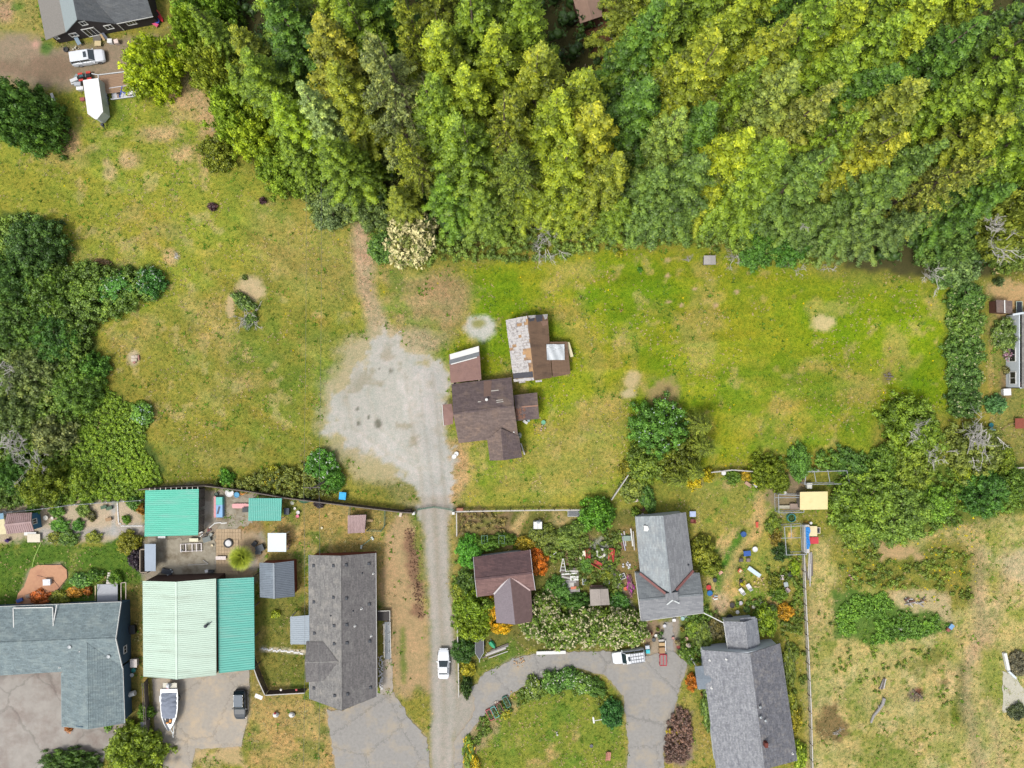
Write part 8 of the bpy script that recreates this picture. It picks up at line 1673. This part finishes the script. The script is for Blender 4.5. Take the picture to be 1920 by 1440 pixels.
stones(960,1306,10,.9, 'tan stones at the corner of the drive loop', (206,168,126),12); stones(930,1320,8,.5, 'white stones beside the pink planter', (222,206,190),13); stones(972,1240,14,1.0, 'rubble along the drive edge near the small trailer', (206,170,130),14)
t = thing('weather_vane', 'white wooden wind vane on the loop lawn', 'wind vane', V2(at(1112,1343))); MB().tube([(0,0,0),(0,0,1.5)], .05,8).build('pole', WHITE, t); MB().beam((0,0,1.5),(1.2,.2,1.5),.08,.06).build('arm', WHITE, t); MB().box((-.1,.1,1.52),(.25,.95,.06),.15).build('blade', WHITE, t)
t = thing('garden_bench', 'faded orange bench at the edge of the loop lawn', 'bench', V2(at(1141,1418,.4)),-.1); m = paint(206,140,120)
for k in range(3): MB().box((-.25 + k * .24,0,.42),(.2,1.3,.05)).build('slat', m, t)
for y in (-.5,.5): MB().box((0, y, .2),(.6,.08,.4)).build('leg', m, t)
MB().box((-.42,0,.65),(.06,1.3,.45)).build('backrest', m, t)
stones(1045,1375,4,.3, 'small pale stones on the loop lawn', (200,196,190),16); pot(1109,1399,.26,.15,(110,110,116), 'grey dish set into the loop lawn'); stones(1325,1255,10,.6, 'grey stones at the corner of the slate house entry', (190,180,176),17, size=.4)
pot(1316,1302,.22,.3,(206,150,110), 'small terracotta pot below the slate house entry', (140,110,60)); pot(1320,1310,.2,.3,(200,120,90), 'clay pot on the lawn edge of the slate house', (150,60,60)); bin_(1012,1440 - 500,.1,.1,.1,(200,200,196), 'tiny pale stake on the field north of the white fence', 0, 'stake', 'stake')
# east yard
table(1357,887,.7,.7,.7,(244,244,244), 'white round table by the pale bent fence rail', round_=True, name='round_table')
pile(1408,909, [(-.5,.1,.3,1.2,.5,.12,-.6),(.5,-.1,.3,.8,.35,.1,-.6),(1.1,-.7,.2,.7,.15,.08,-.6)], 'tan sun lounger parts below the golden cypress', [paint(196,160,136), paint(206,206,206), paint(210,190,90)], 0, 'lounger_parts', 'lounger', 'cushion'); bin_(1418,907,.7,.5,.4,(240,214,60), 'yellow tote below the golden cypress', -.4, 'tote', 'tote')
pot(1394.5,1002,.42,.85,(50,94,160), 'blue barrel at the end of the dark grass strip', lid=(60,110,184), name='barrel', cat='barrel'); pot(1416,1030,.4,.6,(240,240,240), 'white round stool in the middle of the east yard', lid=(222,220,240), name='stool', cat='stool'); pile(1418,983, [(0,0,.3,.35,.9,.2,.1),(0,.3,.4,.4,.3,.1,.1)], 'red folding stool on the tan path', paint(214,90,66),0, 'stool', 'stool', 'board')
t = thing('blue_tub', 'blue plastic garden cart near the dark wicker chairs', 'garden cart', V2(at(1398.5,1036)),.1); MB().loft([[(-.55 * f, -.4 * f, z),(.55 * f, -.4 * f, z),(.55 * f, .4 * f, z),(-.55 * f, .4 * f, z)] for f, z in ((.8,.2),(1,.65))]).build('tub', paint(50,96,176), t); MB().box((0,0,.5),(.85,.55,.05)).build('load', paint(70,120,200), t)
for s in (-1,1): wheel(t, -.35, s * .42,.18,.1)
for px, col, lab in ((1389,(64,60,62), 'dark wicker armchair, the blacker of the pair'),(1402.5,(112,96,96), 'brownish wicker armchair beside the dark one')): t = chair(px, 1050,-math.pi / 2, col, lab, 'wicker armchairs in the east yard', name='armchair'); MB().box((0,0,.50),(.5,.5,.14)).build('cushion', paint(*[min(255, c + 30) for c in col]), t)
for px, py, rz, col, lab in ((1350.5,1073.5,-.9,(240,180,170), 'pale pink chair at the foot of the dark grass strip'),(1387,1070,-.7,(226,116,76), 'orange and cream chair beside the long white table'),(1391,1109,2.2,(246,246,246), 'white reclining chair, the lower one on the tan grass'),(1404.5,1101,2.1,(244,244,246), 'white reclining chair, the upper one near the yellow flowers')):
    t = chair(px, py, rz, col, lab, name='lawn_chair')
    if 'recl' in lab: MB().box((.25,0,.42),(.6,.62,.05)).build('leg_rest', paint(*col), t)
    if 'orange' in lab: MB().box((.1,0,.44),(.3,.5,.05)).build('cushion', paint(244,226,190), t)
table(1414.5,1072.5,2.3,.62,.55,(214,232,240), 'long pale folding table set diagonally on the lawn', -.62); pot(1340.5,1088,.34,.4,(62,70,70), 'dark planter tub east of the pale grey house', lid=(120,126,120)); pot(1329,1101.5,.38,.5,(214,56,62), 'red tub at the corner of the pale grey house', lid=(226,80,84)); pot(1331,1112.5,.42,.55,(36,120,184), 'blue tub below the red tub', lid=(60,140,200)); pile(1339,1119, jumble(6,.4,.4,41,.3,.7), 'bits of white and rusty clutter below the blue tub', [WHITE, paint(176,110,70), paint(190,200,210)], 0, 'clutter', 'clutter', 'scrap')
pile(1388,1088, [(0,0,.3,.4,.4,.4,0),(-.1,-.5,.2,.2,.8,.1,0)], 'dark push mower by the yellow flowers', [BLACKP, paint(90,70,60)], 0, 'mower', 'mower', 'block'); bush(1393,1094,.5,.45, 'yellow flowers beside the push mower', FC(190,190,40), 'flowers', 'S', name='flower_clump')
stones(1422,1090,16,1.0, 'scatter of tan stones below the long folding table', (216,190,140),19)
for k, (px, py, lab, col) in enumerate(((1466,1083, 'grey sack by the olive bush', (196,180,180)),(1474,1096, 'grey drum beside the sack', (160,170,170)),(1481,1078, 'black covered barbecue at the path end', (60,62,66)),(1446,1093, 'narrow pinkish board box', (206,190,176)),(1477,1107, 'mauve crate at the path end', (170,150,150)))): bin_(px, py, .6,.7,.5, col, lab, .2 * k, 'crate' if k != 2 else 'barbecue', 'crate' if k != 2 else 'barbecue')
for k, (px, py, r, col, lab) in enumerate(((1373,1135,.4,(70,66,64), 'black kettle pot on the garden pot row'),(1383,1148,.28,(240,240,236), 'white tyre-like pot under the pot row'),(1389,1131,.3,(214,206,220), 'lilac pot on the pot row'),(1400,1142,.5,(86,120,110), 'blue-green agave pot on the pot row'),(1415,1127,.3,(200,130,90), 'clay pot at the pot row middle'),(1425,1124,.3,(200,110,80), 'clay pot next east on the pot row'),(1430,1133,.4,(120,116,120), 'grey round pot at the pot row east'),(1439,1139,.34,(200,206,206), 'pale pot left of the stone planter'),(1448,1140,.6,(150,146,144), 'big stone planter full of shells'),(1455,1126,.3,(176,80,60), 'red-brown pot above the stone planter'),(1368,1158,.5,(50,48,50), 'black tub behind the slate house wing'),(1413,1138,.25,(230,226,210), 'small cream pot on the pot row'))): pot(px, py, r, .4, col, lab, (110,140,70) if k in (3,4,5,8) else None, group='row of garden pots behind the slate house')
# wire pens
def pen(name, label, corners, h, m, cross=(), cat='pen'):
    P_ = [V2(at(*p)) for p in corners]; t = thing(name, label, cat, sum(P_, Vector()) / len(P_)); o = t.location
    for a, b in zip(P_, P_[1:] + P_[:1]):
        MB(o).tube([a + Vector((0,0, h)), b + Vector((0,0, h))], .06,6).build('top_rail', m, t); MB(o).tube([a + Vector((0,0,.1)), b + Vector((0,0,.1))], .04,6).build('base_rail', m, t); MB(o).tube([a, a + Vector((0,0, h))], .05,6).build('post', m, t); B = MB(o); d = (b - a).normalized(); L = (b - a).length
        for i in range(int(L / .35)): c = a + d * .35 * i; B.beam(c + Vector((0,0,.1)), c + d * .35 + Vector((0,0, h)),.01,.01); B.beam(c + d * .35 + Vector((0,0,.1)), c + Vector((0,0, h)),.01,.01)
        B.build('wire_mesh', m, t)['kind'] = 'stuff'
    for a, b in cross: MB(o).tube([at(*a, h), at(*b, h)], .05,6).build('cross_bar', m, t)
    return t
pen('garden_cage', 'grey pipe frame cage over the little kitchen garden', [(1462,983),(1500,981),(1503,1034),(1466,1035)], 1.9, TUBE, (((1483,982),(1484,1008)),((1464,1009),(1502,1008))), 'garden cage')
pen('hen_pen', 'wire hen pen west of the cream plywood roof', [(1452,924),(1499,926),(1499,957),(1453,958)], 1.7, TUBE, (((1453,933),(1498,933)),)); pen('hen_pen', 'wire hen pen north of the cream plywood roof', [(1503,882),(1578,880),(1583,904),(1500,905)], 1.8, TUBE, (((1526,882),(1530,904)),((1552,881),(1556,904))))
bin_(1518,911,.75,.85,.9,(206,206,196), 'pale plastic bin behind the plywood roof', 0); pile(1480,950, [(-.9,0,.2,1.8,.5,.3,0),(.8,.1,.3,1.7,.9,.4,0)], 'wooden nest boxes in the west hen pen', [paint(196,190,168), paint(168,148,134)], 0, 'nest_boxes', 'nest boxes', 'box'); pot(1472,924,.26,.2,(240,236,226), 'white dish in the west hen pen', lid=(226,220,206)); bin_(1522,883,2.0,.4,.5,(196,204,206), 'grey trough at the back of the north hen pen', .02, 'trough', 'trough')
t = thing('hoop', 'green hoop tub between hen pen and pipe frame cage', 'tub', V2(at(1482,970))); MB().ring((0,0,0),.58,.66,0,.6,20).build('rim', paint(80,160,150), t); link('leaves', proto('S', 1), t, (0,0,.1), None, (.5,.5,.4), FC(80,110,50)); dead_branches(1468,968,.2,1.0, 'grey prunings beside the green hoop tub', 61,5)
t = thing('blue_tarp_rack', 'rack with a bright blue tarp beside the pipe frame cage', 'rack', V2(at(1508,1008))); MB(t.location).box(V2(at(1508,1008)) + Vector((0,0,.5)),(.85,4.4,.9)).build('rack_body', paint(214,210,206), t); vs_ = []
for i in range(13):
    for j in range(5): vs_.append(at(1505.5 + j * 1.9 + 1.2 * math.sin(i * .9) * (j > 2),986 + i * 3.4) + Vector((0,0,1.02 + .08 * math.sin(i * 1.7 + j))))
MB(t.location).add(vs_, [(i * 5 + j, i * 5 + j + 1,(i + 1) * 5 + j + 1,(i + 1) * 5 + j) for i in range(12) for j in range(4)]).build('tarp', paint(40,140,222), t)
bin_(1524,996,1.3,1.5,.6,(244,222,170), 'cream wooden crate east of the blue tarp rack', 0, 'crate', 'crate', (244,226,180)); bin_(1526,1013.5,1.4,1.0,.6,(206,60,72), 'red topped crate below the cream crate', .03, 'crate', 'crate', (214,66,76)); frame_(1533,994,.5,.9, 'cream picture-like frame leaning on the cream crate', (240,226,200),0,.3,0, 'frame', 'frame'); pot(1521,981,.2,.7,(236,236,236), 'white canister above the cream crate', lid=(240,240,240)); dead_branches(1512,981,.3,1.2, 'orange-brown twigs above the cream crate', 63,5, material=paint(206,150,80))
pile(1516,1063, [(-.55,0,.15,4.2,.26,.06,-1.38),(.0,.2,.12,4.0,.24,.06,-1.62),(.25,.1,.2,4.6,.28,.06,-1.6),(.5,.3,.15,3.4,.26,.06,-1.55),(.15,-1.2,.25,3.6,.14,.06,-1.58)], 'stack of long weathered boards along the white fence', OLDW)
# dry field
pile(1654,1281, [(0,0,.25,1.8,.2,.3,1.4),(.2,.1,.3,1.6,.14,.3,1.45),(-.15,0,.2,1.7,.14,.2,1.3),(-.3,-.7,.15,.6,.14,.15,.6)], 'bundle of grey split wood on the dry field', OLDW, -.1, 'wood_bundle', 'wood bundle', 'split_log')
t = thing('driftwood_log', 'long curved grey log lying on the dry field', 'log', V2(at(1645,1331))); MB(t.location).tube([at(1633,1355,.15), at(1638,1342,.18), at(1648,1330,.2), at(1655,1320,.2), at(1658,1309,.2)], .16,8,.26).build('trunk', mat('silver_wood', None), t); MB(t.location).tube([at(1649,1329,.3), at(1646,1322,.5)], .07,6,.03).build('stub', mat('silver_wood', None), t)
dead_branches(1562,1376,.1,2.6, 'forked white branch on the brown bed of the dry field', 71,4, spread=.15, lean=.45, material=FPALE)
pile(1714,1127, jumble(12,1.6,.4,73,.8,2.2), 'pile of old branches and planks above the bean patch', OLDW + [paint(110,76,60)], -.1, 'branch_pile', 'branch pile', 'branch'); t = thing('garden_cart', 'blue and rust garden cart at the end of the bean patch', 'garden cart', V2(at(1780,1173)),.9); MB().loft([[(-.4 * f, -.3 * f, z),(.4 * f, -.3 * f, z),(.4 * f, .3 * f, z),(-.4 * f, .3 * f, z)] for f, z in ((.8,.2),(1,.6))]).build('tub', paint(130,176,220), t); MB().box((-.7,0,.35),(.5,.5,.3)).build('engine_box', paint(160,96,84), t)
for s in (-1,1): wheel(t, -.3, s * .36,.18,.1)
stones(1718,1303,18,1.0, 'burnt ring of ash and stones on the dry field', (130,118,104),23, 'ash_ring', 'ash ring'); stones(1597,1083,7,.6, 'reddish stones in the weed bed', (190,150,140),25); pile(1690,1180, jumble(6,.6,.3,77,.4,.9), 'pale dry vines lying on the bean patch', FPALE, 0, 'dry_vines', 'vines', 'vine'); frame_(1618,995,.6,1.0, 'white frame against the pale green shrub', (220,226,226),.1,.3,0, 'frame', 'frame')
sheet('concrete_ramp', [(1880,1258),(1902,1268),(1918,1290),(1930,1330),(1880,1336)], mat('pale_concrete', C(200,196,178),.9,.1,2),.012,.08)
t = thing('white_edging', 'white curved retaining board at the east edge of the dry field', 'retaining board', V2(at(1888,1246))); MB(t.location).beam(at(1883,1224,.3), at(1890,1256,.3),.45,.5).build('board', WHITE, t); MB(t.location).beam(at(1890,1258,.3), at(1904,1271,.3),.3,.4).build('board', paint(226,236,240), t)
bush(1912,1245,1., 2.0, 'dusty grey shrub at the east edge of the dry field', FC(120,116,90), kind='L', ry=1.6); bush(1908,1335,.9,1.5, 'dark low shrub below the concrete ramp', FC(84,96,60), kind='M')
# white house garden and forest scrap
bin_(1889,735,1.1,1.0,.8,(244,244,246), 'white chest freezer below the steps of the white house', .05, 'chest_freezer', 'freezer', (250,250,250)); pot(1861,808,.5,.5,(190,236,232), 'pale turquoise tub on the east lawn', lid=(236,246,246), name='tub', cat='tub'); pot(1859,797,.34,.45,(40,130,140), 'dark teal pot north of the pale turquoise tub', lid=(60,160,166))
table(1912,794,1.4,1.6,.7,(150,80,60), 'brown picnic table at the east edge'); t = thing('garden_seesaw', 'rusty pole with a pale seat beside the picnic table', 'seesaw', V2(at(1890,795))); MB().tube([(-1.2,-.9,.2),(0,0,.5),(1.4,.2,.5)], .05,6).build('pole', paint(150,116,96), t); MB().box((1.3,.2,.52),(.4,.5,.06)).build('seat', paint(236,190,190), t); MB().tube([(0,0,0),(0,0,.5)], .06,6).build('post', WOOD_OLD, t)
pile(1864,503, [(0,0,.6,.9,1.9,.08,0),(0,-.9,.5,1.3,.12,.1,0)], 'cream table top showing through the trees above the sandy yard', [paint(240,216,160), paint(222,140,100)], 0, 'old_table', 'table', 'board'); frame_(1906,577,.9,1.8, 'glass greenhouse panel beside the small brown shed', (190,206,190),0,.6,0, 'greenhouse_panel', 'panel')
pile(1152,70, [(0,0,.3,1.4,1.0,.6,-.6),(-1.2,.6,.2,.9,.6,.4,-.5)], 'white boxes on the bare ground east of the forest cabin', WHITE, 0, 'white_boxes', 'boxes', 'box'); pile(1162,92, [(0,0,.4,1.8,.12,.1,-.7),(.2,.1,.4,1.8,.12,.1,-.7),(-.6,-.2,.3,1., .8,.4,-.7),(.1,-1., .2,1.6,.2,.1,-.8),(-.3,-1.2,.2,1.6,.2,.1,-.8)], 'white frame and boards on the bare ground in the woods', [WHITE, WHITE, paint(226,232,240), WOOD, paint(196,110,70)], 0, 'scrap_heap', 'scrap', 'board'); stones(1152,24,20,2.2, 'red-brown rubble beside the forest cabin', (150,100,76),31, size=.5)
